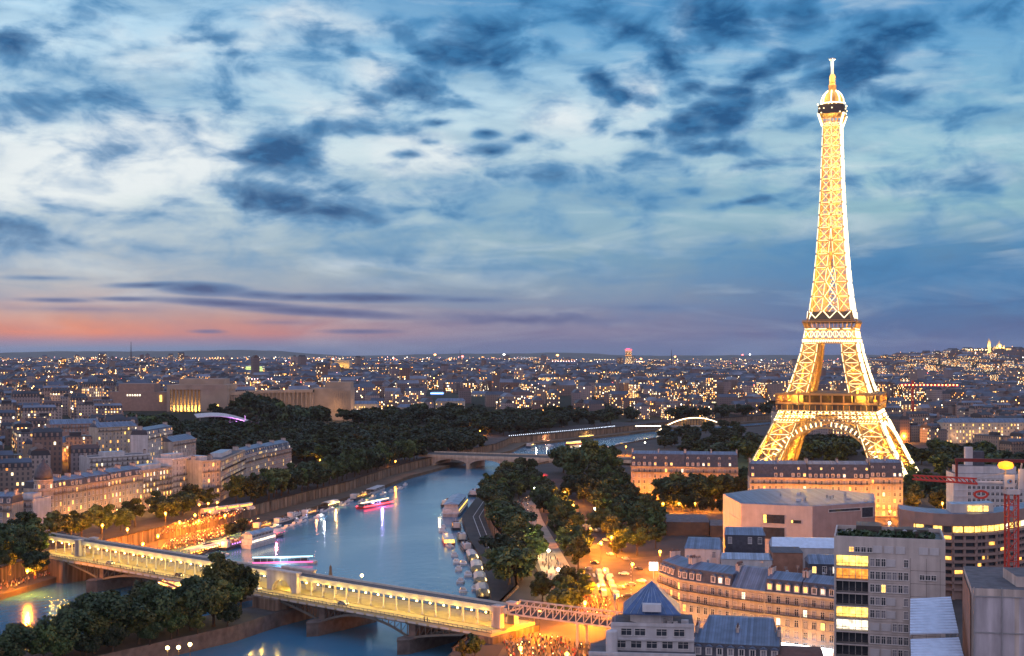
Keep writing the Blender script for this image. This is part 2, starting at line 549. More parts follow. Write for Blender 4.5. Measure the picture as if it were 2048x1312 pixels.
M['curtain'] = mat('curtained_glass', (.22, .22, .25), .3, .5, .9)
M['frame'] = mat('white_frame', (.55, .53, .52), .6, .1, 1)
M['red'] = mat('red_paint', (.50, .045, .03), .45, .15, .6)
M['blueroof'] = mat('blue_sheet_roof', (.05, .10, .23), .3, .3, .5, spec=.7)
M['sheet'] = mat('pale_sheet_metal', (.46, .56, .70), .35, .12, .6, spec=.6)
M['pink'] = mat('rose_stone', (.36, .235, .205), .85, .1, .3, stain=.05)
M['beige'] = mat('beige_stone', (.44, .39, .37), .85, .1, .3, stain=.05)
M['hullwhite'] = mat('white_hull', (.42, .42, .45), .45, .25, .6)
M['hulldark'] = mat('dark_hull', (.035, .04, .055), .4, .3, .4)
M['hullred'] = mat('red_hull', (.35, .03, .03), .4, .2, .4)
M['wood'] = mat('deck_wood', (.20, .12, .07), .7, .3, .8)
M['canvas'] = mat('pale_canvas', (.50, .47, .43), .8, .15, .5)
M['scaffold'] = mat('scaffold_sheet', (.42, .40, .44), .75, .2, .5, .4, sc=(1, 1, .3), stain=.2)
M['plaster'] = mat('weathered_plaster', (.46, .40, .37), .85, .15, .18, stain=.3)
M['trunk'] = mat('bark', (.055, .042, .03), .9, .3, 1.5)
M['lit_warm'] = glow_room('lit_window_warm', (1, .46, .09), 2.4)
M['lit_gold'] = glow_room('lit_window_gold', (1, .62, .13), 2.6)
M['palace_stone'] = mat('palace_stone', (.31, .24, .19), .85, .2, .06)
M['lit_white'] = glow_room('lit_window_white', (1, .86, .62), 2.2)
M['bulb_warm'] = glow('bulb_warm', (1, .70, .28), 9)
M['bulb_orange'] = glow('bulb_orange', (1, .46, .07), 9)
M['bulb_white'] = glow('bulb_white', (.95, 1, .80), 12)
M['bulb_string'] = glow('bulb_string', (1, .82, .56), 5.0)
M['bulb_flash'] = glow('bulb_flash', (1, .80, .46), 3.0)
M['neon_red'] = glow('neon_red', (1, .05, .06), 6)
M['neon_pink'] = glow('neon_pink', (1, .12, .35), 2)
M['neon_blue'] = glow('neon_blue', (.15, .3, 1), 7)
M['neon_violet'] = glow('neon_violet', (.55, .22, 1), 4)
M['neon_green'] = glow('neon_green', (.1, 1, .35), 5)
M['screen'] = glow('screen_white', (.95, .95, 1), 6)
ORANGE = (1.0, .40, .06)
AMBER = (1.0, .55, .13)
YELLOW = (1.0, .74, .26)
PALE = (1.0, .88, .50)


def leafmat(name, c0, c1):
    m = bpy.data.materials.new(name)
    m.use_nodes = True
    t = m.node_tree
    p = t.nodes['Principled BSDF']
    p.inputs['Roughness'].default_value = .6
    p.inputs['Specular IOR Level'].default_value = .25
    co = t.nodes.new('ShaderNodeTexCoord')
    n = t.nodes.new('ShaderNodeTexNoise')
    n.inputs['Scale'].default_value = .35
    n.inputs['Detail'].default_value = 5
    t.links.new(co.outputs['Object'], n.inputs['Vector'])
    mx = t.nodes.new('ShaderNodeMix'); mx.data_type = 'RGBA'
    r = t.nodes.new('ShaderNodeMapRange')
    r.inputs[1].default_value = .35; r.inputs[2].default_value = .65
    t.links.new(n.outputs['Fac'], r.inputs[0])
    t.links.new(r.outputs[0], mx.inputs[0])
    mx.inputs[6].default_value = (*c0, 1); mx.inputs[7].default_value = (*c1, 1)
    oi = t.nodes.new('ShaderNodeObjectInfo')
    h = t.nodes.new('ShaderNodeHueSaturation')
    r2 = t.nodes.new('ShaderNodeMapRange'); r2.inputs[3].default_value = .55; r2.inputs[4].default_value = 1.6
    t.links.new(oi.outputs['Random'], r2.inputs[0]); t.links.new(r2.outputs[0], h.inputs['Value'])
    t.links.new(mx.outputs[2], h.inputs['Color']); t.links.new(h.outputs[0], p.inputs['Base Color'])
    return m


M['leaf_a'] = leafmat('leaf_green', (.016, .032, .010), (.062, .098, .030))
M['leaf_b'] = leafmat('leaf_olive', (.022, .034, .010), (.085, .100, .030))
M['leaf_c'] = leafmat('leaf_deep', (.010, .024, .011), (.042, .070, .030))


def facade_mat(name, walls, lit_share, strength):
    """wall with rows of windows, some of them lit; uv are metres on each wall"""
    m = bpy.data.materials.new(name)
    m.use_nodes = True
    t = m.node_tree
    p = t.nodes['Principled BSDF']
    p.inputs['Roughness'].default_value = .8
    L = t.links.new

    def ma(op, a, b=None, cl=False):
        n = t.nodes.new('ShaderNodeMath'); n.operation = op; n.use_clamp = cl
        for i, x in enumerate((a, b)):
            if x is None: continue
            if hasattr(x, 'is_linked'): L(x, n.inputs[i])
            else: n.inputs[i].default_value = x
        return n.outputs[0]
    uv = t.nodes.new('ShaderNodeUVMap')
    sp = t.nodes.new('ShaderNodeSeparateXYZ')
    L(uv.outputs[0], sp.inputs[0])
    u = ma('DIVIDE', sp.outputs[0], 2.9)
    v = ma('DIVIDE', sp.outputs[1], 3.2)
    fu, fv = ma('FRACT', u), ma('FRACT', v)
    cu, cv = ma('FLOOR', u), ma('FLOOR', v)
    inu = ma('MULTIPLY', ma('GREATER_THAN', fu, .30), ma('LESS_THAN', fu, .72))
    inv = ma('MULTIPLY', ma('GREATER_THAN', fv, .22), ma('LESS_THAN', fv, .80))
    win = ma('MULTIPLY', inu, inv)
    oi = t.nodes.new('ShaderNodeObjectInfo')
    cb = t.nodes.new('ShaderNodeCombineXYZ')
    L(cu, cb.inputs[0]); L(cv, cb.inputs[1]); L(ma('MULTIPLY', oi.outputs['Random'], 91.7), cb.inputs[2])
    wn_ = t.nodes.new('ShaderNodeTexWhiteNoise'); wn_.noise_dimensions = '3D'
    L(cb.outputs[0], wn_.inputs['Vector'])
    sc = t.nodes.new('ShaderNodeSeparateXYZ')
    L(wn_.outputs['Color'], sc.inputs[0])
    cb2 = t.nodes.new('ShaderNodeCombineXYZ')
    L(ma('FLOOR', ma('DIVIDE', sp.outputs[0], 100.0)), cb2.inputs[0]); L(ma('MULTIPLY', oi.outputs['Random'], 57.3), cb2.inputs[1])
    w2 = t.nodes.new('ShaderNodeTexWhiteNoise'); w2.noise_dimensions = '3D'
    L(cb2.outputs[0], w2.inputs['Vector'])
    share = ma('MULTIPLY', ma('POWER', w2.outputs['Value'], 2.0), lit_share * 3.0)
    lit = ma('MULTIPLY', win, ma('LESS_THAN', wn_.outputs['Value'], share))
    ramp = t.nodes.new('ShaderNodeValToRGB'); ramp.color_ramp.interpolation = 'CONSTANT'
    e = ramp.color_ramp.elements
    for i, c in enumerate(walls):
        el = e[i] if i < 2 else e.new(i / len(walls))
        el.position = i / len(walls); el.color = (*c, 1)
    s2 = t.nodes.new('ShaderNodeSeparateXYZ'); L(w2.outputs['Color'], s2.inputs[0])
    L(s2.outputs[1], ramp.inputs[0])
    mx = t.nodes.new('ShaderNodeMix'); mx.data_type = 'RGBA'
    L(ma('MULTIPLY', win, .85), mx.inputs[0]); L(ramp.outputs[0], mx.inputs[6]); mx.inputs[7].default_value = (.05, .055, .07, 1)
    L(mx.outputs[2], p.inputs['Base Color'])
    r2 = t.nodes.new('ShaderNodeValToRGB')
    e = r2.color_ramp.elements
    e[0].position = 0; e[0].color = (1, .30, .04, 1); e[1].position = .45; e[1].color = (1, .52, .12, 1)
    x = e.new(.85); x.color = (1, .85, .55, 1)
    L(sc.outputs[1], r2.inputs[0])
    L(r2.outputs[0], p.inputs['Emission Color'])
    L(ma('MULTIPLY', lit, ma('MULTIPLY', ma('ADD', sc.outputs[2], .3), strength)), p.inputs['Emission Strength'])
    m.cycles.emission_sampling = 'NONE'
    return m


WALLS = [(.20, .17, .15), (.25, .21, .18), (.15, .13, .13), (.30, .27, .26), (.17, .115, .095), (.21, .19, .20)]
M['facade'] = facade_mat('city_facade', [(a * 1.1, b_ * 1.05, c * 1.05) for a, b_, c in WALLS], .18, 3.4)
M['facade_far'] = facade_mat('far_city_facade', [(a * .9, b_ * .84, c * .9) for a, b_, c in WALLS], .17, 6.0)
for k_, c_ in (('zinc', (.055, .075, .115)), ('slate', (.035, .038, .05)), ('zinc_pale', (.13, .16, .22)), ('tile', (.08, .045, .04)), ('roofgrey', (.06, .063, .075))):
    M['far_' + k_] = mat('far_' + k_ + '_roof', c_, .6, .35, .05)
M['taupe'] = mat('taupe_concrete', (.24, .17, .15), .85, .12, .3)
# ---------------------------------------------------------------- river, ground, quays
WL = [(-330, -300), (-290, 150), (-262, 300), (-238, 450), (-214, 522), (-206, 560), (-200, 588), (-190, 625), (-172, 680), (-152, 740), (-140, 790), (-122, 855),
      (-105, 915), (-84, 1034), (-60, 1119), (-46, 1165), (0, 1307), (14, 1400), (130, 1560), (200, 1680), (560, 2080)]
WR = [(-60, -300), (-45, 200), (-40, 300), (-22, 400), (-8, 508), (-15, 619), (-24, 685), (-31, 773), (-22, 930), (-10, 1022), (34, 1120), (76, 1215),
      (105, 1307), (190, 1480), (290, 1620), (640, 2030)]
OFL = [16] * len(WL)
OFR = [3, 3, 3, 3, 10, 14, 14, 14, 14, 10, 8, 8, 8, 8, 8, 8]


def offs(pts, d):
    out = []
    for i, p in enumerate(pts):
        a = pts[max(0, i - 1)]; b = pts[min(len(pts) - 1, i + 1)]
        t = Vector((b[0] - a[0], b[1] - a[1])).normalized()
        out.append((p[0] - t.y * d[i], p[1] + t.x * d[i]))
    return out


HL = offs(WL, OFL)
HR = offs(WR, [-d for d in OFR])
ZW = -8.0
ZQ = -5.5


def xl(y):
    return float(np.interp(y, [p[1] for p in WL], [p[0] for p in WL]))


def xr(y):
    return float(np.interp(y, [p[1] for p in WR], [p[0] for p in WR]))


bm = bmesh.new()
outer = [(-25500, -1100), (25500, -1100), (25500, 25500), (-25500, 25500)]
ov = [bm.verts.new((x, y, 0)) for x, y in outer]
hole = HL + HR[::-1]
hv = [bm.verts.new((x, y, 0)) for x, y in hole]
ed = [bm.edges.new((vs[i], vs[(i + 1) % len(vs)])) for vs in (ov, hv) for i in range(len(vs))]
bmesh.ops.triangle_fill(bm, use_beauty=True, use_dissolve=False, edges=ed)
bmesh.ops.recalc_face_normals(bm, faces=bm.faces[:])
if sum(f.normal.z for f in bm.faces) < 0:
    bmesh.ops.reverse_faces(bm, faces=bm.faces[:])
me = bpy.data.meshes.new('ground')
bm.to_mesh(me); bm.free()
me.materials.append(mat('city_ground', (.04, .037, .037), .9, .35, .05))
g = bpy.data.objects.new('ground', me); COL.objects.link(g); tag(g, kind='structure')

wm = bpy.data.materials.new('river_water'); wm.use_nodes = True
t = wm.node_tree; p = t.nodes['Principled BSDF']
p.inputs['Base Color'].default_value = (.045, .17, .28, 1)
p.inputs['Roughness'].default_value = .17
p.inputs['IOR'].default_value = 1.33
p.inputs['Specular IOR Level'].default_value = .9
co = t.nodes.new('ShaderNodeTexCoord')
mp = t.nodes.new('ShaderNodeMapping'); mp.inputs['Scale'].default_value = (1, .55, 1)
t.links.new(co.outputs['Object'], mp.inputs[0])
n1 = t.nodes.new('ShaderNodeTexNoise'); n1.inputs['Scale'].default_value = .22; n1.inputs['Detail'].default_value = 3
n2 = t.nodes.new('ShaderNodeTexNoise'); n2.inputs['Scale'].default_value = .012; n2.inputs['Detail'].default_value = 4; n2.inputs['Distortion'].default_value = 1.0
t.links.new(mp.outputs[0], n1.inputs['Vector']); t.links.new(mp.outputs[0], n2.inputs['Vector'])
b = t.nodes.new('ShaderNodeBump'); b.inputs['Strength'].default_value = .11; b.inputs['Distance'].default_value = 1.0
t.links.new(n1.outputs['Fac'], b.inputs['Height']); t.links.new(b.outputs[0], p.inputs['Normal'])
rr = t.nodes.new('ShaderNodeMapRange'); rr.inputs[1].default_value = .3; rr.inputs[2].default_value = .7; rr.inputs[3].default_value = .13; rr.inputs[4].default_value = .23
t.links.new(n2.outputs['Fac'], rr.inputs[0]); t.links.new(rr.outputs[0], p.inputs['Roughness'])
mb = MB()
pl = offs(WL, [18] * len(WL)); pr = offs(WR, [-16] * len(WR))
ys = [-300, 150, 300, 400, 508, 560, 620, 690, 775, 860, 930, 1022, 1120, 1215, 1307, 1480, 1620, 1800, 2030]
for a, c in zip(ys[:-1], ys[1:]):
    f = lambda L, y: float(np.interp(y, [q[1] for q in L], [q[0] for q in L]))
    mb.face([(f(pl, a), a, ZW), (f(pr, a), a, ZW), (f(pr, c), c, ZW), (f(pl, c), c, ZW)])
tag(mb.build('river_water', wm), kind='structure')


def strip(name, A, B, z, zb, m, kind='structure'):
    """paved strip between two polylines, with a face dropping to zb along A"""
    mb = MB()
    for i in range(len(A) - 1):
        mb.face([(*A[i], z), (*A[i + 1], z), (*B[i + 1], z), (*B[i], z)])
        mb.face([(*A[i], zb), (*A[i + 1], zb), (*A[i + 1], z), (*A[i], z)])
    o = mb.build(name, m, recalc=False)
    bmm = bmesh.new(); bmm.from_mesh(o.data)
    for f in bmm.faces:
        f.normal_update()
        if abs(f.normal.z) > .5 and f.normal.z < 0: f.normal_flip()
    bmm.to_mesh(o.data); bmm.free()
    tag(o, kind=kind)
    return o


strip('quay_pavement', WL, HL, ZQ, -9, M['paving'])
strip('quay_road', WR, HR, ZQ, -9, M['asphalt'])


for nm_, dd in (('road_marking', -6.8), ('road_marking', -10.5)):
    mb = MB(); P_ = offs(WR[5:11], [dd] * 6); Q_ = offs(WR[5:11], [dd - .35] * 6)
    for i in range(5): mb.face([(*P_[i], ZQ + .006), (*P_[i + 1], ZQ + .006), (*Q_[i + 1], ZQ + .006), (*Q_[i], ZQ + .006)][::-1])
    o_ = mb.build(nm_, M['frame'])
    if o_.data.polygons[0].normal.z < 0: o_.data.flip_normals()
    tag(o_, kind='structure')


def wall_along(P, z0, z1, th, label, d, m=None):
    Q = offs(P, [th * d] * len(P))
    mb = MB()
    for i in range(len(P) - 1):
        mb.hexa([(*P[i], z0), (*P[i + 1], z0), (*Q[i + 1], z0), (*Q[i], z0)], [(*P[i], z1), (*P[i + 1], z1), (*Q[i + 1], z1), (*Q[i], z1)])
        # buttress strips every few metres and a coping
        L = math.hypot(P[i + 1][0] - P[i][0], P[i + 1][1] - P[i][1])
        k = max(1, int(L / 9))
        for j in range(k):
            s = (j + .5) / k
            c = Vector((P[i][0] + (P[i + 1][0] - P[i][0]) * s, P[i][1] + (P[i + 1][1] - P[i][1]) * s))
            a = math.atan2(P[i + 1][1] - P[i][1], P[i + 1][0] - P[i][0])
            mb.box((c.x, c.y, z0), (1.3, .9, z1 - z0 - .5), a)
            mb.bar((*P[i], z1 + .22), (*P[i + 1], z1 + .22), .9, 0, .42)
    o = mb.build('quay_wall', m or M['wallstone'], recalc=True)
    return tag(o, label, 'wall')


wall_along(HL[3:17], ZQ - .2, 1.1, .8, 'long stone retaining wall below the trees of the far left quay', 1)
wall_along(HL[16:], ZQ - .2, 1.1, .8, 'distant stone embankment wall beyond the stone arch bridge', 1)
wall_along(HR[3:], ZQ - .2, 0.9, .8, 'stone retaining wall behind the lower quay road with houseboats', -1)

# streets laid on the ground
def flat(name, poly, m, z=.012):
    mb = MB(); mb.face([(x, y, z) for x, y in poly])
    o = mb.build(name, m)
    if o.data.polygons[0].normal.z < 0: o.data.flip_normals()
    return tag(o, kind='structure')


def gp(*pts):
    return [tuple(G(*q)[:2]) for q in pts]


flat('promenade', gp((1016, 1010), (1070, 1000), (1085, 1040), (1150, 1150), (1160, 1200), (1105, 1200), (1075, 1120), (1034, 1050)), M['sandy'], .012)
flat('square', gp((985, 1330), (1060, 1205), (1160, 1125), (1340, 1110), (1345, 1330)), M['paving'], .016)
flat('street', gp((1100, 980), (1130, 975), (1185, 1060), (1245, 1125), (1200, 1140), (1140, 1060)), M['asphalt'], .020)
flat('avenue', gp((1245, 985), (1520, 985), (1780, 1010), (1790, 1040), (1500, 1025), (1245, 1012)), M['paving'], .012)
flat('riverside_road', [(HL[i][0] - a, HL[i][1]) for a, r in ((2, range(4, 16)), (30, range(15, 3, -1))) for i in r], M['asphalt'], .012)
flat('park_lawn', gp((1400, 905), (1440, 880), (1500, 890), (1560, 985), (1480, 985)), mat('grass_lawn', (.035, .06, .02), .9, .3, .2), .010)


mb = MB()
for k in range(9):
    v = G(1150 + k * 9, 1150); mb.face([(v.x, v.y - 4, .022), (v.x + .9, v.y - 4, .022), (v.x + .9, v.y + 4, .022), (v.x, v.y + 4, .022)])
for k in range(14):
    v = G(1262, 1215 - k * 7); mb.face([(v.x, v.y, .022), (v.x + .25, v.y, .022), (v.x + .25, v.y + 2.2, .022), (v.x, v.y + 2.2, .022)])
tag(mb.build('road_marking', M['frame']), kind='structure')
# ---------------------------------------------------------------- hills
def sm(x, a, b):
    t = min(1.0, max(0.0, (x - a) / (b - a)))
    return t * t * (3 - 2 * t)


def hill(x, y):
    d = (xl(y) - 18) - x if y < 2080 else 900 - x
    h = 26.0 * sm(d, 55, 330) * sm(y, 560, 760)
    h *= 1 - .8 * sm(x, -480, -420) * sm(y, 1000, 1060) * (1 - sm(y, 1425, 1475))
    h *= 1 - .7 * sm(x, -330, -250) * sm(y, 1400, 1450) * (1 - sm(y, 1850, 2000))
    h += 13.0 * sm(d, 300, 900) * sm(y, 2100, 3300) * (1 - sm(y, 7000, 9000))
    mx, my = 1972.0, 5000.0
    rr = math.hypot((x - mx) / 760.0, (y - my) / 620.0)
    if x > 1000: h += max(0.0, 98.0 * math.exp(-rr * rr * 1.0) - 1.0)
    return h


def hill_sheet(name, xs, ys, m):
    verts = []; faces = []
    nx = len(xs)
    for y in ys:
        for x in xs:
            h = hill(x, y)
            verts.append((x, y, h - .02 if h > .25 else -.6))
    for j in range(len(ys) - 1):
        for i in range(nx - 1):
            q = (j * nx + i, j * nx + i + 1, (j + 1) * nx + i + 1, (j + 1) * nx + i)
            if max(verts[k][2] for k in q) > 0: faces.append(q)
    me = bpy.data.meshes.new(name); me.from_pydata(verts, [], faces); me.materials.append(m)
    me.polygons.foreach_set('use_smooth', [True] * len(faces))
    o = bpy.data.objects.new(name, me); COL.objects.link(o)
    return tag(o, kind='structure')


hm = mat('hill_ground', (.014, .020, .011), .9, .35, .06)
hill_sheet('hill', list(np.linspace(-4200, 960, 131)), list(np.linspace(560, 9100, 150)), hm)
hill_sheet('hilltop', list(np.linspace(1000, 4100, 71)), list(np.linspace(3350, 6700, 61)), hm)
# far ridge on the horizon
mb = MB()
rng = random.Random(3)
xs = list(np.linspace(-9500, 9500, 120))


def ridge(x):
    px = 1024 + x / 19500 * 2500
    h = 60
    for (c, w, a) in ((60, 150, 45), (260, 200, 62), (470, 140, 66), (560, 90, 30), (900, 130, 34), (1140, 90, 42), (1040, 120, 20), (1700, 400, 22)):
        h += a * math.exp(-((px - c) / w) ** 2)
    return h + 3 * math.sin(px * .07) + 2 * math.sin(px * .19)


for a, c in zip(xs[:-1], xs[1:]):
    ha, hc = ridge(a), ridge(c)
    p = [(a, 16500, 0), (c, 16500, 0), (c, 19500, hc), (a, 19500, ha)]
    mb.face(p); mb.face([(a, 19500, ha), (c, 19500, hc), (c, 23000, 0), (a, 23000, 0)])
tag(mb.build('far_hills', mat('far_hill_woods', (.05, .065, .06), .95, .3, .004), smooth=True), kind='structure')

# ---------------------------------------------------------------- viaduct bridge in the foreground
A0 = Vector((-202, 562, 0)); B0 = Vector((-10, 413, 0))
BD = (B0 - A0).normalized(); BLEN = (B0 - A0).length
BRZ = math.atan2(BD.y, BD.x)
br = thing('viaduct_bridge', 'floodlit yellow two-level steel bridge carrying a colonnaded railway viaduct over the near river', 'bridge', A0, BRZ)
DZ = 3.0; BW = 24.0; C0, C1 = 8.6, 15.4; ZR = 8.6
X0, X1 = -26.0, BLEN + 4
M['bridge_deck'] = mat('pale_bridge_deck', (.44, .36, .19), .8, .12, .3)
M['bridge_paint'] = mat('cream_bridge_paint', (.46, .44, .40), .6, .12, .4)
mb = MB()
mb.hexa([(X0, 0, 2.0), (X1, 0, 2.0), (X1, BW, 2.0), (X0, BW, 2.0)], [(X0, 0, DZ), (X1, 0, DZ), (X1, BW, DZ), (X0, BW, DZ)])
mb.hexa([(X0, C0 - .6, DZ), (X1, C0 - .6, DZ), (X1, C1 + .6, DZ), (X0, C1 + .6, DZ)], [(X0, C0 - .6, DZ + .25), (X1, C0 - .6, DZ + .25), (X1, C1 + .6, DZ + .25), (X0, C1 + .6, DZ + .25)])
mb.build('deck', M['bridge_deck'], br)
mb = MB()
for y in (0.25, BW - .25):
    mb.bar((X0, y, DZ + 1.05), (X1, y, DZ + 1.05), .14, 0)
    mb.bar((X0, y, DZ + .18), (X1, y, DZ + .18), .22, 0)
    k = int((X1 - X0) / 2.1)
    for i in range(k + 1):
        x = X0 + (X1 - X0) * i / k
        mb.bar((x, y, DZ), (x, y, DZ + 1.0), .12)
        if i < k: mb.bar((x, y, DZ + .25), (x + 2.1, y, DZ + .95), .06)
mb.build('parapet', M['steel_green'], br)
mb = MB()
mb.hexa([(X0 - 8, C0, ZR), (X1, C0, ZR), (X1, C1, ZR), (X0 - 8, C1, ZR)], [(X0 - 8, C0, ZR + .7), (X1, C0, ZR + .7), (X1, C1, ZR + .7), (X0 - 8, C1, ZR + .7)])
for y in (C0 - .35, C1 + .05):
    mb.hexa([(X0 - 8, y, ZR - .3), (X1, y, ZR - .3), (X1, y + .3, ZR - .3), (X0 - 8, y + .3, ZR - .3)], [(X0 - 8, y, ZR + 1.5), (X1, y, ZR + 1.5), (X1, y + .3, ZR + 1.5), (X0 - 8, y + .3, ZR + 1.5)])
mb.build('viaduct_deck', M['bridge_paint'], br)
mb = MB()
mb.hexa([(X0 - 8, C0 + .5, ZR + .71), (X1, C0 + .5, ZR + .71), (X1, C1 - .4, ZR + .71), (X0 - 8, C1 - .4, ZR + .71)], [(X0 - 8, C0 + .8, ZR + 1.0), (X1, C0 + .8, ZR + 1.0), (X1, C1 - .7, ZR + 1.0), (X0 - 8, C1 - .7, ZR + 1.0)])
tr = mb.build('track_bed', M['asphalt'], br)
mb = MB()
for y in (C0 + 1.6, C0 + 3.0, C0 + 4.2, C0 + 5.6): mb.bar((X0 - 8, y, ZR + 1.08), (X1, y, ZR + 1.08), .12)
mb.build('rail', M['metal'], tr)
# columns in pairs, lamps under the viaduct
cb = MB()
cb.lathe([(.42, 0), (.42, .5), (.26, .7), (.22, 4.6), (.34, 5.0), (.62, 5.35)], 8)
cme = cb.mesh('column', M['bridge_paint'], True)
lb = MB(); lb.lathe([(.06, .62), (.30, .45), (.36, .2), (.28, 0)][::-1], 8)
lme = lb.mesh('lamp', M['bulb_warm'], True)
NB = 19
bays = [4 + i * 6.55 for i in range(20)] + [BLEN - 97 + i * 6.3 for i in range(16)]
for i, x in enumerate(bays):
    for y in (C0, C1):
        inst('column', cme, br, (x, y, DZ + .25))
    if i in (19,) or i == len(bays) - 1: continue
    inst('lamp', lme, br, (x + 3.2, C0 + .5, ZR - 1.35))
    if i % 1 == 0: inst('lamp', lme, br, (x + 3.2, C1 - .5, ZR - 1.35))
    point('lamp_light', (x + 3.2, C0 - 1.0, ZR - 1.2), (1.0, .66, .10), 980, br, .3)
    if i % 2 == 0: point('lamp_light', (x + 3.2, C1 + .6, ZR - 1.4), (1.0, .66, .10), 600, br, .3)
for x in (-3, -9, -15, -22):
    inst('lamp', lme, br, (x, C0 + .5, ZR - 1.35)); inst('lamp', lme, br, (x - 2, C1 - .5, ZR - 1.35))
    point('lamp_light', (x, C0 - .8, ZR - 1.3), (1, .6, .08), 1200, br, .3)
    inst('column', cme, br, (x + 3, C0, DZ + .25)); inst('column', cme, br, (x + 3, C1, DZ + .25))
# stone gateway on the island and end pylons
def gate(x0, x1, parent, z0, z1):
    mb = MB()
    for ya in (C0 - 1.6, C1 - .6):
        w = 2.2
        for xa in (x0, x1 - 2.6):
            mb.hexa([(xa, ya, z0), (xa + 2.6, ya, z0), (xa + 2.6, ya + w, z0), (xa, ya + w, z0)], [(xa, ya, z1), (xa + 2.6, ya, z1), (xa + 2.6, ya + w, z1), (xa, ya + w, z1)])
        xa, xb = x0 + 2.6, x1 - 2.6
        if xb - xa > 1:
            n = 10; r = (xb - xa) / 2; zc = z1 - 2.6 - r
            for k in range(n):
                a0 = PI - PI * k / n; a1 = PI - PI * (k + 1) / n
                p0 = (xa + r + r * math.cos(a0), zc + r * math.sin(a0) * .95); p1 = (xa + r + r * math.cos(a1), zc + r * math.sin(a1) * .95)
                mb.hexa([(p0[0], ya, p0[1]), (p1[0], ya, p1[1]), (p1[0], ya + w, p1[1]), (p0[0], ya + w, p0[1])], [(p0[0], ya, z1), (p1[0], ya, z1), (p1[0], ya + w, z1), (p0[0], ya + w, z1)])
        mb.hexa([(x0 - .3, ya - .3, z1), (x1 + .3, ya - .3, z1), (x1 + .3, ya + w + .3, z1), (x0 - .3, ya + w + .3, z1)], [(x0 - .3, ya - .3, z1 + .6), (x1 + .3, ya - .3, z1 + .6), (x1 + .3, ya + w + .3, z1 + .6), (x0 - .3, ya + w + .3, z1 + .6)])
    return mb.build('stone_gateway', M['stone_dark'] if False else M['concrete'], parent, recalc=True)


gate(129, 146, br, DZ + .25, ZR + 2.0)
point('lamp_light', (137, C0 + 3, ZR - 2.5), (1.0, .66, .10), 2200, br, .4)
point('lamp_light', (137, C0 - 3.5, ZR - 2.0), (1.0, .66, .10), 600, br, .4)
gate(-1.5, 1.8, br, DZ + .25, ZR + 1.6)
gate(BLEN - 1, BLEN + 2.2, br, DZ + .25, ZR + 1.6)
# piers and steel arches below
PIERS = [28, 95, 133, 142, 166, 211]
SPANS = [(2, 28, 0), (28, 95, 1), (95, 131, 0), (143, 166, 0), (166, 211, 1), (211, 238, 0)]


def pier_mesh():
    mb = MB()
    pts = [(-2.6, -3), (0, -6.5), (2.6, -3), (2.6, BW + 3), (0, BW + 6.5), (-2.6, BW + 3)]
    mb.prism(pts, -9, -3.4)
    pts2 = [(x * 1.12, y + (.25 if y > 0 else -.25)) for x, y in pts]
    mb.prism(pts2, -3.4, -2.9)
    mb.prism([(-1.6, 1), (1.6, 1), (1.6, BW - 1), (-1.6, BW - 1)], -2.9, 1.6)
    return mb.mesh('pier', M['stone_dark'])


pme = pier_mesh()
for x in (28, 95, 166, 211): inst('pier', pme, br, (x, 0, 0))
mb = MB(); mb.box((-4, BW / 2, -9), (12, BW + 2, 11)); mb.build('abutment', M['wallstone'], br)
mb = MB(); mb.box((137.5, BW / 2, -9), (13, BW + 4, 11)); mb.build('abutment', M['wallstone'], br)
mb = MB(); mb.box((BLEN + 1, BW / 2, -9), (9, BW + 2, 11)); mb.build('abutment', M['wallstone'], br)
for (a, b_, full) in SPANS:
    mb = MB()
    for y in (.4, 8.2, 16, 23.6):
        n = 14 if full else 9
        prev = None
        for k in range(n + 1):
            s = k / n
            x = a + 1.6 + (b_ - a - 3.2) * s
            z = -3.0 + 4.2 * (1 - (2 * s - 1) ** 2) if full else (-3.0 + 4.3 * s ** .8 if (a in (2, 143)) is False else -3.0 + 4.3 * (1 - s) ** .8)
            if prev:
                mb.bar(prev, (x, y, z), .45, 0, .8)
                if z < 1.2: mb.bar((x, y, z), (x, y, 2.0), .25)
                if y in (.4,) and z < .6: mb.bar(prev, (x, y, 1.9), .14)
            prev = (x, y, z)
        mb.bar((a, y, 1.75), (b_, y, 1.75), .5, 0, .5)
    mb.build('steel_arch', M['steel_green'], br)
mb = MB()
for i in range(int(BLEN / 5)):
    mb.bar((i * 5, .1, 2.2), (i * 5 + 3.6, .1, 2.2), .35, 0, .7)
mb.build('fascia', M['bridge_paint'], br)
# figures on the bridge are added with the other people

# girder viaduct continuing over the square
gz = 9.0
P0 = Vector((B0.x, B0.y, 0)) + Vector((-BD.y, BD.x, 0)) * 12
gv = thing('girder_viaduct', 'grey lattice girder railway viaduct crossing above the crowded square', 'viaduct', P0, BRZ + R(6))
GL = 78
for y in (-3.6, 3.6):
    mb = MB()
    for z in (8.2, 11.6): mb.bar((4, y, z), (GL, y, z), .45, 0, .5)
    n = 26
    for k in range(n):
        x0 = 4 + (GL - 4) * k / n; x1 = 4 + (GL - 4) * (k + 1) / n
        mb.bar((x0, y, 8.2), (x0, y, 11.6), .28); mb.bar((x0, y, 8.2), (x1, y, 11.6), .28)
    mb.build('girder', M['concrete'], gv)
mb = MB(); mb.hexa([(4, -3.3, 8.0), (GL, -3.3, 8.0), (GL, 3.3, 8.0), (4, 3.3, 8.0)], [(4, -3.3, 8.6), (GL, -3.3, 8.6), (GL, 3.3, 8.6), (4, 3.3, 8.6)])
mb.build('track_bed', M['asphalt'], gv)
for x in (30, 56):
    mb = MB()
    for y in (-3.2, 3.2): mb.lathe([(.7, 0), (.5, 1), (.45, 7), (.8, 8)], 10, (x, y, 0))
    mb.build('support', M['concrete'], gv, True)

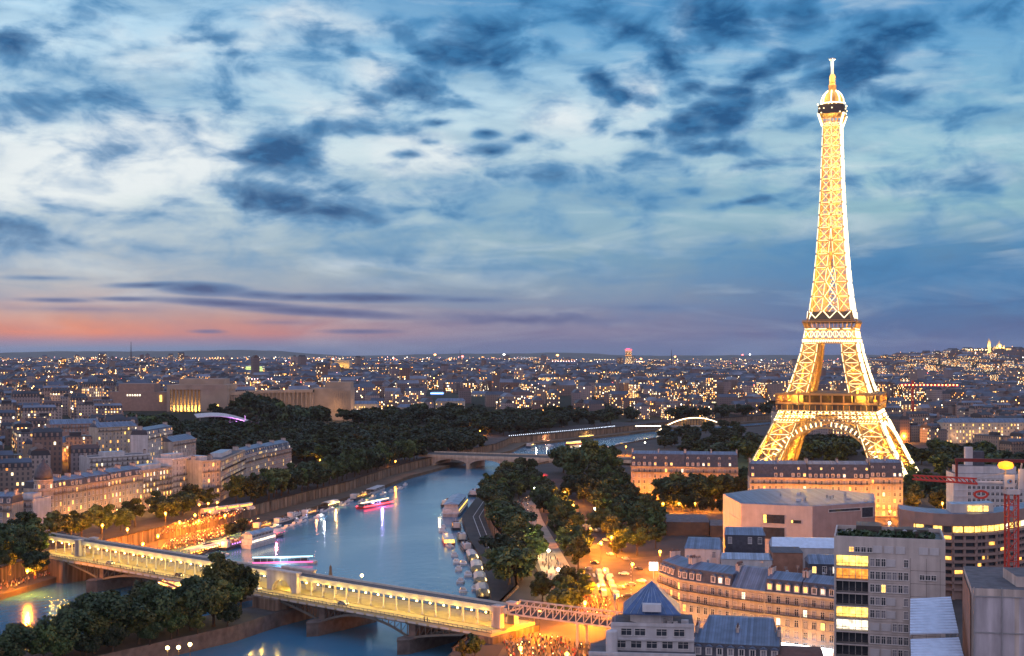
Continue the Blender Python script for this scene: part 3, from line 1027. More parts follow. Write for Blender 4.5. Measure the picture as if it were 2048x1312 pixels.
# ---------------------------------------------------------------- stone arch bridge farther up the river
I0 = Vector((-72, 1132, 0)); I1 = Vector((88, 1073, 0))
ID = (I1 - I0).normalized(); IL = (I1 - I0).length
ib = thing('stone_bridge', 'low pale stone bridge of five flat arches across the middle of the river', 'bridge', I0, math.atan2(ID.y, ID.x))
IW = 36.0; IZ = 3.0
mb = MB()
mb.hexa([(-14, 0, 2.0), (IL + 20, 0, 2.0), (IL + 20, IW, 2.0), (-14, IW, 2.0)], [(-14, 0, IZ), (IL + 20, 0, IZ), (IL + 20, IW, IZ), (-14, IW, IZ)])
mb.build('deck', M['asphalt'], ib)
mb = MB()
for y in (-.3, IW - .2):
    mb.hexa([(-14, y, 1.6), (IL + 20, y, 1.6), (IL + 20, y + .5, 1.6), (-14, y + .5, 1.6)], [(-14, y, IZ + 1.0), (IL + 20, y, IZ + 1.0), (IL + 20, y + .5, IZ + 1.0), (-14, y + .5, IZ + 1.0)])
mb.build('parapet', M['stone2'], ib)
ns = 5; span = (IL - 2) / ns
for k in range(ns):
    xa = 1 + k * span + 1.7; xb = 1 + (k + 1) * span - 1.7
    mb = MB(); n = 14; pts = []
    for j in range(n + 1):
        s = j / n
        pts.append((xa + (xb - xa) * s, -4.6 + 4.9 * math.sqrt(max(0, 1 - (2 * s - 1) ** 2 * .93)) ** 1.2))
    for j in range(n):
        a, b_ = pts[j], pts[j + 1]
        mb.hexa([(a[0], 0, a[1]), (b_[0], 0, b_[1]), (b_[0], IW, b_[1]), (a[0], IW, a[1])], [(a[0], 0, 1.98), (b_[0], 0, 1.98), (b_[0], IW, 1.98), (a[0], IW, 1.98)])
    mb.build('arch', M['stone'], ib, recalc=True)
for k in range(ns + 1):
    x = 1 + k * span
    mb = MB(); mb.prism([(x - 1.68, -1), (x, -3.6), (x + 1.68, -1), (x + 1.68, IW + 1), (x - 1.68, IW + 1)], -9, -3.8)
    mb.prism([(x - 1.65, .1), (x + 1.65, .1), (x + 1.65, IW - .1), (x - 1.65, IW - .1)], -3.8, 1.97)
    mb.build('pier', M['stone'], ib)

# ---------------------------------------------------------------- lit footbridge far up the river
fb = thing('footbridge', 'distant arched footbridge outlined with golden lamps above the river', 'bridge', (160, 1590, 0), R(4))
FL = 125.0


def farch(x):
    return 13.5 - ((x - 74) / 38.0) ** 2 * 10.5


mb = MB(); mb.hexa([(-3, 0, 2.6), (FL, 0, 2.6), (FL, 8, 2.6), (-3, 8, 2.6)], [(-3, 0, 3.2), (FL, 0, 3.2), (FL, 8, 3.2), (-3, 8, 3.2)]); mb.build('deck', M['metal'], fb)
mb = MB(); ms = MB()
for y in (0, 8):
    pr_ = None
    for k in range(25):
        x = 24 + (FL - 24) * k / 24
        z = farch(x)
        if z < -6: continue
        if pr_:
            mb.bar(pr_, (x, y, z), .9)
            if y == 0: ms.bar((pr_[0], -.75, pr_[2] + .2), (x, -.75, z + .2), .8)
        if z > 3.5: mb.bar((x, y, 3), (x, y, z), .3)
        pr_ = (x, y, z)
ms.bar((-3, -.6, 3.4), (34, -.6, 3.4), .9)
mb.build('arch', M['iron'], fb); ms.build('light_string', M['bulb_string'], fb)
for x in (10, 30, 60, 90): point('lamp_light', (x, -4, 7), AMBER, 6000, fb, .6)
mb = MB(); mb.prism([(26, -1), (31, -1), (31, 9), (26, 9)], -9, -4); mb.build('pier', M['stone'], fb)

# ---------------------------------------------------------------- the iron tower
TW = thing('iron_tower', 'tall tapering lattice iron tower blazing with golden light and white sparkling bulbs', 'tower', (244.0, 952.0, 0), R(-20.9))
HT = [(0, 60), (12, 53.5), (25, 47.3), (40, 39.8), (57.6, 32.6), (75, 26.6), (95, 20.8), (115.7, 17.3), (128, 14.9), (150, 12.2), (170, 10.5), (191, 9.2), (220, 7.7), (250, 6.7), (276, 6.0)]
PT = [(0, 21.5), (30, 18.0), (57.6, 15.0), (115.7, 9.6), (128, 8.6), (150, 8.3), (191, 9.2)]


def W(z): return float(np.interp(z, [a for a, b in HT], [b for a, b in HT]))
def PW(z): return float(np.interp(z, [a for a, b in PT], [b for a, b in PT]))


def panel(ib_, st, q, w, sw, mid=True, nrm=None, dense=True, strv=True):
    """one lattice panel between four corner points (bl, br, tr, tl); ib_ iron, st bulb strings"""
    bl, br_, tr_, tl = [Vector(a) for a in q]
    c = (bl + br_ + tr_ + tl) / 4
    ib_.bar(bl, tl, w); ib_.bar(br_, tr_, w); ib_.bar(tl, tr_, w * .85)
    ib_.bar(bl, tr_, w * .55); ib_.bar(br_, tl, w * .55)
    if dense:
        for s in (.25, .5, .75):
            ib_.bar(bl.lerp(tl, s), br_.lerp(tr_, s), w * .28)
            ib_.bar(bl.lerp(br_, s), tl.lerp(tr_, s), w * .28)
        ib_.bar(bl.lerp(br_, .5), bl.lerp(tl, .5), w * .3); ib_.bar(bl.lerp(br_, .5), br_.lerp(tr_, .5), w * .3)
        ib_.bar(tl.lerp(tr_, .5), bl.lerp(tl, .5), w * .3); ib_.bar(tl.lerp(tr_, .5), br_.lerp(tr_, .5), w * .3)
    if st is not None and nrm is not None:
        o = Vector(nrm) * (w * .5 + sw * .4)
        if strv:
            st.bar(bl.lerp(tl, .08) + o, bl.lerp(tl, .92) + o, sw); st.bar(br_.lerp(tr_, .08) + o, br_.lerp(tr_, .92) + o, sw)
        st.bar(tl.lerp(tr_, .1) + o, tl.lerp(tr_, .9) + o, sw)
        st.bar(bl.lerp(tr_, .12) + o, bl.lerp(tr_, .88) + o, sw * .62); st.bar(br_.lerp(tl, .12) + o, br_.lerp(tl, .88) + o, sw * .62)


LV1 = [2, 13.5, 25, 35.5, 44.5]
LV2 = [66, 73, 80.5, 88.5, 96, 103]
for sx in (-1, 1):
    for sy in (-1, 1):
        ims = [MB(), MB()]; sms = [MB(), MB()]

        def corner(z, i, j):
            w_, p_ = W(z), PW(z)
            return (sx * (w_ - p_ * i), sy * (w_ - p_ * j), z)
        for LV, w, im, sm_ in ((LV1, 1.15, ims[0], sms[0]), (LV2, .95, ims[1], sms[1])):
            for za, zb in zip(LV[:-1], LV[1:]):
                for (i0, j0, i1, j1, nr) in ((0, 0, 1, 0, (0, sy, 0)), (0, 0, 0, 1, (sx, 0, 0)), (1, 1, 1, 0, (-sx, 0, 0)), (1, 1, 0, 1, (0, -sy, 0))):
                    outer_ = (i0, j0) == (0, 0)
                    panel(im, sm_ if outer_ else None, (corner(za, i0, j0), corner(za, i1, j1), corner(zb, i1, j1), corner(zb, i0, j0)), w, (.30 if LV is LV1 else .30) * (2.8 if nr[0] > 0 else 1), nrm=nr)
                # lift and stair bars inside the leg, added to catch the golden light
                for (i, j) in ((.35, .35), (.65, .35), (.65, .65), (.35, .65)):
                    im.bar(corner(za, i, j), corner(zb, i, j), 1.0)
                for s in (.0, .33, .66):
                    z = za + (zb - za) * s; z2 = z + (zb - za) * .33
                    im.bar(corner(z, .2, .2), corner(z2, .8, .2), .5); im.bar(corner(z, .8, .8), corner(z2, .2, .8), .5)
                    im.bar(corner(z, .1, .5), corner(z, .9, .5), .5)
                    im.bar(corner(z, .5, .1), corner(z, .5, .9), .5)
        # masonry foot
        mbf = MB()
        c = (sx * (W(0) - 12.7), sy * (W(0) - 12.7))
        mbf.box((c[0], c[1], -.5), (29, 29, 3.4), 0, taper=.93)
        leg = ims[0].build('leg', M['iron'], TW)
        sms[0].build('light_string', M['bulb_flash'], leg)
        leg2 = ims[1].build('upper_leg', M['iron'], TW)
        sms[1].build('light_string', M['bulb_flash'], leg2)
        mbf.build('foot', M['stone'], leg)
        for z, e in ((4, 90000), (10, 40000), (16, 50000), (27, 50000), (39, 40000), (50, 30000), (64, 40000), (70, 30000), (76, 24000), (85, 22000), (95, 20000), (105, 16000)):
            wz, pz = W(z), PW(z)
            point('projector', (sx * (wz - pz / 2), sy * (wz - pz / 2), z), (1, .47, .055), e * 1.5, TW, .8)


def four(fn):
    for k in range(4):
        a = k * PI / 2
        ca, sa = round(math.cos(a)), round(math.sin(a))
        fn(lambda x, y, z: (x * ca - y * sa, x * sa + y * ca, z), k)


# belt lattice and great arches between the legs
def arch_side(rot, k):
    im = MB(); sg = MB()
    a, n = 37.4, 30
    prev = None
    for j in range(n + 1):
        th = PI * (.06 + .88 * j / n)
        def pt(r, zc=3.5):
            x = -math.cos(th) * r; z = zc + math.sin(th) * r * 1.0
            return (x, -(W(max(0, z)) - .2), z)
        p_in, p_out = pt(a), pt(a + 4.6)
        if prev:
            im.bar(rot(*prev[0]), rot(*p_in), 1.3, 0, 1.0); im.bar(rot(*prev[1]), rot(*p_out), .8)
            im.bar(rot(*prev[0]), rot(*p_out), .35)
        im.bar(rot(*p_in), rot(*p_out), .35)
        if j % 1 == 0 and 2 < j < n - 2 and j != n // 2:
            q0 = pt(a + 1.2); q1 = pt(a + 4.2)
            sg.bar(rot(q0[0], q0[1] - .5, q0[2]), rot(q1[0], q1[1] - .5, q1[2]), .62)
        prev = (p_in, p_out)
    # infill between arch and belt
    for j in range(-6, 7):
        x = j * 5.2
        zt = 45.2; r = a + 4.6
        if abs(x) < r:
            zb = 3.5 + math.sqrt(r * r - x * x)
            if zb < zt - .6: im.bar(rot(x, -(W(zb)), zb), rot(x, -W(zt), zt), .4); im.bar(rot(x, -(W(zb)), zb), rot(x + (4 if x < 0 else -4), -W(zt), zt), .35)
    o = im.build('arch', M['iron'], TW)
    sg.build('light_string', M['bulb_flash'], o)


four(arch_side)


def belt_side(rot, k):
    im = MB(); sg = MB()
    z0, z1 = 45, 53.2
    wb, wt_ = W(z0) , W(z1)
    for z in (z0, 47.2, z1): im.bar(rot(-W(z), -W(z), z), rot(W(z), -W(z), z), .8)
    n = 15
    for row, (za, zb) in enumerate(((47.2, 50.2), (50.2, 53.2))):
        for j in range(n):
            f = lambda s, z: (-W(z) + 2 * W(z) * s, -W(z) - .1, z)
            a, b_, c, d = f(j / n, za), f((j + 1) / n, za), f((j + 1) / n, zb), f(j / n, zb)
            im.bar(rot(*a), rot(*c), .4); im.bar(rot(*b_), rot(*d), .4)
            m4 = [(p[0], p[1] - .5, p[2]) for p in (a, b_, c, d)]
            if not (row == 0 and 5 < j < 9):
                L = lambda p, q, s: tuple(p[i] + (q[i] - p[i]) * s for i in range(3))
                sg.bar(rot(*L(m4[0], m4[2], .18)), rot(*L(m4[0], m4[2], .82)), .42); sg.bar(rot(*L(m4[1], m4[3], .18)), rot(*L(m4[1], m4[3], .82)), .42)
    for j in range(36):
        x = -wb + 2 * wb * (j + .5) / 36
        if abs(x) > 18: sg.bar(rot(x - .7, -W(46) - .6, 45.6), rot(x + .5, -W(46) - .6, 46.6), .55)
    sg.bar(rot(-W(53), -W(53) - .9, 53.6), rot(-14, -W(53) - .9, 53.6), .5); sg.bar(rot(4, -W(53) - .9, 53.6), rot(W(53), -W(53) - .9, 53.6), .5)
    o = im.build('belt_lattice', M['iron'], TW)
    sg.build('light_string', M['bulb_flash'], o)


four(belt_side)
# first platform
M['iron_lamplit'] = mat('lamplit_iron', (.46, .27, .10), .5, .15, .3)  # gold of the lamplight put into the iron colour
mb = MB()
mb.box((0, 0, 53.4), (71.5, 71.5, .5)); mb.box((0, 0, 57.2), (74.5, 74.5, .7)); 
for (hw, z, h) in ((35.5, 53.9, 3.3),):
    four(lambda rot, k: mb.hexa([rot(-hw, -hw, z), rot(hw, -hw, z), rot(hw, -hw + .5, z), rot(-hw, -hw + .5, z)], [rot(-hw, -hw, z + h), rot(hw, -hw, z + h), rot(hw, -hw + .5, z + h), rot(-hw, -hw + .5, z + h)]))
fp = mb.build('first_platform', M['iron_dark'], TW, recalc=True)
mb = MB()
def gal(rot, k):
    hw = 36.6
    for j in range(10):
        x = -hw + 2 * hw * j / 9
        mb.bar(rot(x, -hw, 57.9), rot(x, -hw, 65.0), 1.0)
    for z, w in ((58.6, 1.2), (65.2, 1.3)): mb.bar(rot(-hw - .6, -hw, z), rot(hw + .6, -hw, z), w)
    for j in range(19):
        x = -hw + 2 * hw * j / 18
        mb.bar(rot(x, -hw + .4, 53.6), rot(x, -hw, 57.4), .42)
    mb.bar(rot(-hw, -hw + 4, 65.9), rot(hw, -hw + 4, 65.9), .5)
four(gal)
mb.box((0, 0, 65.6), (74.4, 74.4, .3), mi=1)
gl = mb.build('gallery', [M['iron_lamplit'], M['iron_dark']], fp)
mb = MB()
for k in range(4):
    a = k * PI / 2
    mb.box((math.cos(a) * 24, math.sin(a) * 24, 57.9), (9, 34, 6.6), a, 0)
mb.build('pavilion', M['iron_dark'], fp)
for k in range(4):
    a = k * PI / 2
    for t_ in (-28, -14, 0, 14, 28):
        x, y = t_, -33.0
        point('gallery_lamp', (x * math.cos(a) - y * math.sin(a), x * math.sin(a) + y * math.cos(a), 62.5), (1, .44, .06), 1500, TW, .4)
        y = -39.5
        if k in (0, 1, 3): point('gallery_lamp', (x * math.cos(a) - y * math.sin(a), x * math.sin(a) + y * math.cos(a), 55.8), (1, .46, .08), 1500, TW, .4)
# second platform with belt lattice
def belt2(rot, k):
    im = MB(); sg = MB()
    for z in (103.5, 106.6, 113.2): im.bar(rot(-W(z), -W(z), z), rot(W(z), -W(z), z), .7)
    n = 8
    f = lambda s, z: (-W(z) + 2 * W(z) * s, -W(z) - .1, z)
    L = lambda p, q, s: tuple(p[i] + (q[i] - p[i]) * s for i in range(3))
    for j in range(n):
        a, b_, c, d = f(j / n, 106.6), f((j + 1) / n, 106.6), f((j + 1) / n, 113.2), f(j / n, 113.2)
        im.bar(rot(*a), rot(*c), .4); im.bar(rot(*b_), rot(*d), .4); im.bar(rot(*a), rot(*d), .4)
        m4 = [(p[0], p[1] - .5, p[2]) for p in (a, b_, c, d)]
        for p_, q_ in ((0, 2), (1, 3), (0, 3)): sg.bar(rot(*L(m4[p_], m4[q_], .12)), rot(*L(m4[p_], m4[q_], .88)), .32)
    for j in range(22):
        x = -W(104) + 2 * W(104) * (j + .5) / 22
        sg.bar(rot(x - .5, -W(104) - .6, 104), rot(x + .4, -W(104) - .6, 106), .45)
    for s in (-.9, -.45, .1, .55): sg.bar(rot(W(113) * s, -W(113) - .7, 113.9), rot(W(113) * (s + .32), -W(113) - .7, 113.9), .5)
    o = im.build('belt_lattice', M['iron'], TW); sg.build('light_string', M['bulb_flash'], o)
four(belt2)
mb = MB()
mb.box((0, 0, 114.2), (36, 36, .5)); mb.box((0, 0, 118.6), (39.5, 39.5, .6))
mb.frust([(-15.4, -15.4), (15.4, -15.4), (15.4, 15.4), (-15.4, 15.4)], 119.2, [(-13.2, -13.2), (13.2, -13.2), (13.2, 13.2), (-13.2, 13.2)], 127)
sp2 = mb.build('second_platform', M['iron_dark'], TW)
mb = MB()
def gal2(rot, k):
    for j in range(13):
        x = -18.2 + 36.4 * j / 12
        mb.bar(rot(x, -17.9, 114.4), rot(x * 1.07, -19.6, 118.6), .5)
    mb.bar(rot(-19.9, -19.9, 119.2), rot(19.9, -19.9, 119.2), .7); mb.bar(rot(-20, -20, 120.4), rot(20, -20, 120.4), .35)
four(gal2)
mb.build('gallery', M['iron_lamplit'], sp2)
for k in range(4):
    a = k * PI / 2
    for x in (-13, 0, 13):
        y = -20.8
        point('gallery_lamp', (x * math.cos(a) - y * math.sin(a), x * math.sin(a) + y * math.cos(a), 114.8), (1, .5, .1), 1600, TW, .4)
# upper shaft
lv = [119.5]
z = 127.0
while z < 268:
    lv.append(z); z += 11.4 - 4.0 * (z - 127) / 141
lv.append(270)
im = MB(); sg = MB()
def shaft(rot, k):
    for i_, (za, zb) in enumerate(zip(lv[:-1], lv[1:])):
        f = lambda s, z: rot(s, -W(z), z)
        nr = rot(0, -1, 0)
        ga, gb = max(0, W(za) - PW(za)), max(0, W(zb) - PW(zb))
        if za < 127:
            for s0, s1 in ((-1, -.4), (-.3, .3), (.4, 1)):
                a = Vector(f(W(zb) * s0, zb)); b_ = Vector(f(W(zb) * (s0 + s1) / 2, zb - 5)); c = Vector(f(W(zb) * s1, zb)); o = Vector(nr) * 1.4
                sg.bar(a + o, b_ + o, .5); sg.bar(b_ + o, c + o, .5)
            im.bar(f(-W(za), za), f(-W(zb), zb), 1.0); im.bar(f(W(za), za), f(W(zb), zb), 1.0)
            continue
        dn = za < 230
        if zb < 191:
            panel(im, sg, (f(-W(za), za), f(-ga, za), f(-gb, zb), f(-W(zb), zb)), .75, .25 if k != 1 else .8, nrm=nr, dense=True)
            panel(im, sg, (f(ga, za), f(W(za), za), f(W(zb), zb), f(gb, zb)), .75, .25 if k != 1 else .8, nrm=nr, dense=True)
            if ga > .8:
                im.bar(f(-ga, za), f(gb, zb), .4); im.bar(f(ga, za), f(-gb, zb), .4)
                if za < 155:
                    o = Vector(nr) * .7
                    sg.bar(Vector(f(-ga * .8, za)) + o, Vector(f(gb * .8, zb)) + o, .33); sg.bar(Vector(f(ga * .8, za)) + o, Vector(f(-gb * .8, zb)) + o, .33)
            # inner faces of the pair of columns
            if k in (0, 2):
                for s in (-1, 1):
                    q = lambda g_, z, y: rot(s * g_, -y, z)
                    im.bar(q(ga, za, W(za)), q(gb, zb, W(zb) - PW(zb)), .4); im.bar(q(ga, za, W(za) - PW(za)), q(gb, zb, W(zb)), .4)
        else:
            panel(im, sg, (f(-W(za), za), f(0, za), f(0, zb), f(-W(zb), zb)), .62, .21 if k != 1 else .7, nrm=nr, dense=True)
            panel(im, sg, (f(0, za), f(W(za), za), f(W(zb), zb), f(0, zb)), .62, .21 if k != 1 else .7, nrm=nr, dense=True)
four(shaft)
for za, zb in zip(lv[1:-1], lv[2:]):   # lift and stair bars in the core, added to fill it with gold
    r = W(za) * .36
    for sx in (-1, 1):
        for sy in (-1, 1): im.bar((sx * r, sy * r, za), (sx * r, sy * r, zb), .6)
    for s in (0, .5):
        z = za + (zb - za) * s; w_ = W(z)
        im.bar((-w_, 0, z), (w_, 0, z), .4); im.bar((0, -w_, z), (0, w_, z), .4)
        im.bar((-w_, -w_, z), (w_, w_, z), .35); im.bar((w_, -w_, z), (-w_, w_, z), .35)
        im.bar((-r, -r, z), (r, r, z + 4), .4); im.bar((r, -r, z), (-r, r, z + 4), .4)
sh = im.build('shaft', M['iron_lamplit'], TW); sg.build('light_string', M['bulb_flash'], sh)
for i_, z in enumerate(lv[1:]):
    if z < 190:
        g_ = W(z) * .62
        for sx in (-1, 1):
            for sy in (-1, 1): point('projector', (sx * g_, sy * g_, z + 2), (1, .50, .07), 19000 - 54 * z, TW, .5)
    else:
        for s in (-1, 1): point('projector', (s * W(z) * .45, -s * W(z) * .3, z + 2), (1, .54, .09), 12500, TW, .5)
# top: flared bracket, cabin, dome, mast
mb = MB()
n8 = lambda h: [(-h, -h), (h, -h), (h, h), (-h, h)]
for s in range(-3, 4):
    four(lambda rot, k: (mb.bar(rot(s * 2.1, -6.1, 269), rot(s * 2.9, -9.2, 277), .4)))
for z in (271, 274, 276.5):
    four(lambda rot, k: mb.bar(rot(-6.6 - (z - 269) * .33, -6.6 - (z - 269) * .33, z), rot(6.6 + (z - 269) * .33, -6.6 - (z - 269) * .33, z), .4))
tp = mb.build('top_bracket', M['iron_lamplit'], TW)
mb = MB()
four(lambda rot, k: (mb.bar(rot(-6.7, -6.7, 268), rot(-9.4, -9.4, 277), 1.2)))
mb.build('light_string', M['bulb_flash'], tp)
mb = MB(); mb.box((0, 0, 277), (19.4, 19.4, 6.2), 0, taper=.97); mb.box((0, 0, 283.2), (18, 18, .6))
cbn = mb.build('top_cabin', M['iron_dark'], TW)
mb = MB()
for k in range(40):
    a = rng.uniform(0, 2 * PI); s = rng.uniform(-9, 9); zz = rng.choice((277.2, 283.9, 280.5, 283.9))
    p = [(s, -9.9), (9.9, s), (s, 9.9), (-9.9, s)][k % 4]
    mb.box((p[0], p[1], zz), (.8, .8, .7))
mb.build('flash_bulb', M['bulb_flash'], cbn)
mb = MB(); mb.lathe([(7.6, 283.8), (8.2, 286), (7.9, 289), (6.4, 292), (4.0, 294.6), (2.9, 295.5), (3.0, 299.5), (2.0, 300.5), (1.7, 301)], 16)
dm = mb.build('dome', M['iron_lamplit'], TW)
mb = MB()
for k in range(8):
    a = k * PI / 4
    for (r0, z0, r1, z1) in ((8.5, 285, 8.2, 289), (8.1, 289.2, 6.6, 292.4), (6.5, 292.6, 4.0, 295)):
        mb.bar((r0 * math.cos(a), r0 * math.sin(a), z0), (r1 * math.cos(a), r1 * math.sin(a), z1), .75)
    a2 = (k + 1) * PI / 4
    mb.bar((8.5 * math.cos(a), 8.5 * math.sin(a), 285.4), (8.5 * math.cos(a2), 8.5 * math.sin(a2), 285.4), .8)
mb.build('light_string', M['bulb_flash'], dm)
mb = MB(); mb.lathe([(1.9, 299), (1.9, 307), (1.2, 308)], 8)
for k in range(3): mb.lathe([(2.3, 301.5 + 2 * k), (2.3, 302.2 + 2 * k)], 8)
mb.build('spire', M['iron_lamplit'], TW)
mb = MB(); mb.lathe([(1.1, 307.5), (1.05, 318), (1.05, 319)], 8); mb.lathe([(2.3, 319), (2.6, 319.6), (1.2, 320.4)], 10)
mb.build('mast', M['white'], TW)
for a in range(4):
    point('projector', (13 * math.cos(a * PI / 2 - .6), 13 * math.sin(a * PI / 2 - .6), 291), (1, .62, .16), 7000, TW, .6)
    point('projector', (5 * math.cos(a * PI / 2 - .9), 5 * math.sin(a * PI / 2 - .9), 305), (1, .62, .16), 5500, TW, .5)
    point('projector', (5 * math.cos(a * PI / 2 - .9), 5 * math.sin(a * PI / 2 - .9), 315), (1, .9, .55), 3000, TW, .5)
# ---------------------------------------------------------------- street lamps
def lamp_proto(bulb, col, power, h=8.0):
    root = thing('street_lamp', '', 'street lamp')
    m = MB(); m.lathe([(.2, 0), (.14, .8), (.09, h - .4)], 8); m.bar((0, 0, h - .4), (0, 0, h), .1); m.build('post', M['iron_dark'], root)
    m = MB(); m.lathe([(.1, h - .25), (.55, h), (.68, h + .45), (.45, h + .85), (.08, h + 1.0)], 10); m.build('lantern', M[bulb], root, True)
    point('lamp_light', (0, 0, h - .6), col, power, root, .35)
    return root


LPALE = lamp_proto('bulb_white', (1, .80, .34), 15000, 8.0)
LORG = lamp_proto('bulb_orange', (1, .27, .012), 95000, 8.0)
LFOOT = lamp_proto('bulb_orange', (1, .30, .02), 9500, 4.5)
LAVE = lamp_proto('bulb_orange', (1, .28, .015), 26000, 5.0)
LCAFE = lamp_proto('bulb_warm', (1, .42, .07), 5200, 4.5)
LSMALL = lamp_proto('bulb_warm', AMBER, 1200, 4.5)
LUSED = set()


def put_lamp(proto, px, py, h, label, group, z=0.0, at=None):
    if at is None:
        y = 2500 * (CAMZ - z - h) / (py - 708.0); v = ((px - 1024) / 2500 * y, y, z)
    else: v = at
    if proto.name not in LUSED:
        LUSED.add(proto.name); proto.location = v; o = proto
    else: o = dup(proto, v)
    o['label'] = label; o['group'] = group
    return o




# ---------------------------------------------------------------- apartment houses
def win_mesh(name, w, h, pane):
    mb = MB()
    d = .16
    for (x0, x1, z0, z1) in ((-w / 2 - .12, -w / 2, 0, h), (w / 2, w / 2 + .12, 0, h), (-w / 2 - .12, w / 2 + .12, h, h + .14)):
        mb.hexa([(x0, -d, z0), (x1, -d, z0), (x1, .02, z0), (x0, .02, z0)], [(x0, -d, z1), (x1, -d, z1), (x1, .02, z1), (x0, .02, z1)], 0)
    mb.hexa([(-w / 2 - .2, -.28, -.16), (w / 2 + .2, -.28, -.16), (w / 2 + .2, .02, -.16), (-w / 2 - .2, .02, -.16)], [(-w / 2 - .2, -.28, 0), (w / 2 + .2, -.28, 0), (w / 2 + .2, .02, 0), (-w / 2 - .2, .02, 0)], 0)
    mb.face([(-w / 2, -.03, 0), (w / 2, -.03, 0), (w / 2, -.03, h), (-w / 2, -.03, h)], 1)
    mb.hexa([(-.05, -.09, 0), (.05, -.09, 0), (.05, -.035, 0), (-.05, -.035, 0)], [(-.05, -.09, h), (.05, -.09, h), (.05, -.035, h), (-.05, -.035, h)], 0)
    mb.hexa([(-w / 2, -.09, h * .68), (w / 2, -.09, h * .68), (w / 2, -.035, h * .68), (-w / 2, -.035, h * .68)], [(-w / 2, -.09, h * .72), (w / 2, -.09, h * .72), (w / 2, -.035, h * .72), (-w / 2, -.035, h * .72)], 0)
    return mb.mesh(name, [M['frame'], M[pane]])


def dormer_mesh(name, pane, arch=False):
    mb = MB()
    mb.hexa([(-.85, 0, 0), (.85, 0, 0), (.85, 1.8, 0), (-.85, 1.8, 0)], [(-.85, 0, 2.1), (.85, 0, 2.1), (.85, 1.8, 2.1), (-.85, 1.8, 2.1)], 0)
    mb.hexa([(-1.05, -.2, 2.1), (1.05, -.2, 2.1), (1.05, 1.8, 2.1), (-1.05, 1.8, 2.1)], [(-.2, -.2, 2.6), (.2, -.2, 2.6), (.2, 1.8, 2.6), (-.2, 1.8, 2.6)], 2)
    mb.face([(-.5, -.03, .35), (.5, -.03, .35), (.5, -.03, 1.85), (-.5, -.03, 1.85)], 1)
    mb.bar((0, -.06, .35), (0, -.06, 1.85), .1, 0)
    return mb.mesh(name, [M['frame'], M[pane], M['zinc']])


PANES = ['glass', 'curtain', 'lit_warm', 'lit_gold', 'lit_white']
WIN = {p: win_mesh('window', 1.15, 2.05, p) for p in PANES}
DOR = {p: dormer_mesh('dormer', p) for p in PANES}
rb = random.Random(21)
mbc = MB(); mbc.box((0, 0, 0), (.8, 3.6, 2.6)); mbc.box((0, 0, 2.6), (1.0, 3.8, .2))
for k in range(5): mbc.lathe([(.2, 2.8), (.16, 3.5)], 6, (0, -1.4 + .7 * k, 0), 1)
CHIM = mbc.mesh('chimney', [M['plaster'], M['tile']])


def pick(r, lit):
    if r.random() > lit: return 'curtain' if r.random() < .4 else 'glass'
    return r.choice(['lit_warm', 'lit_gold', 'lit_gold', 'lit_white'])


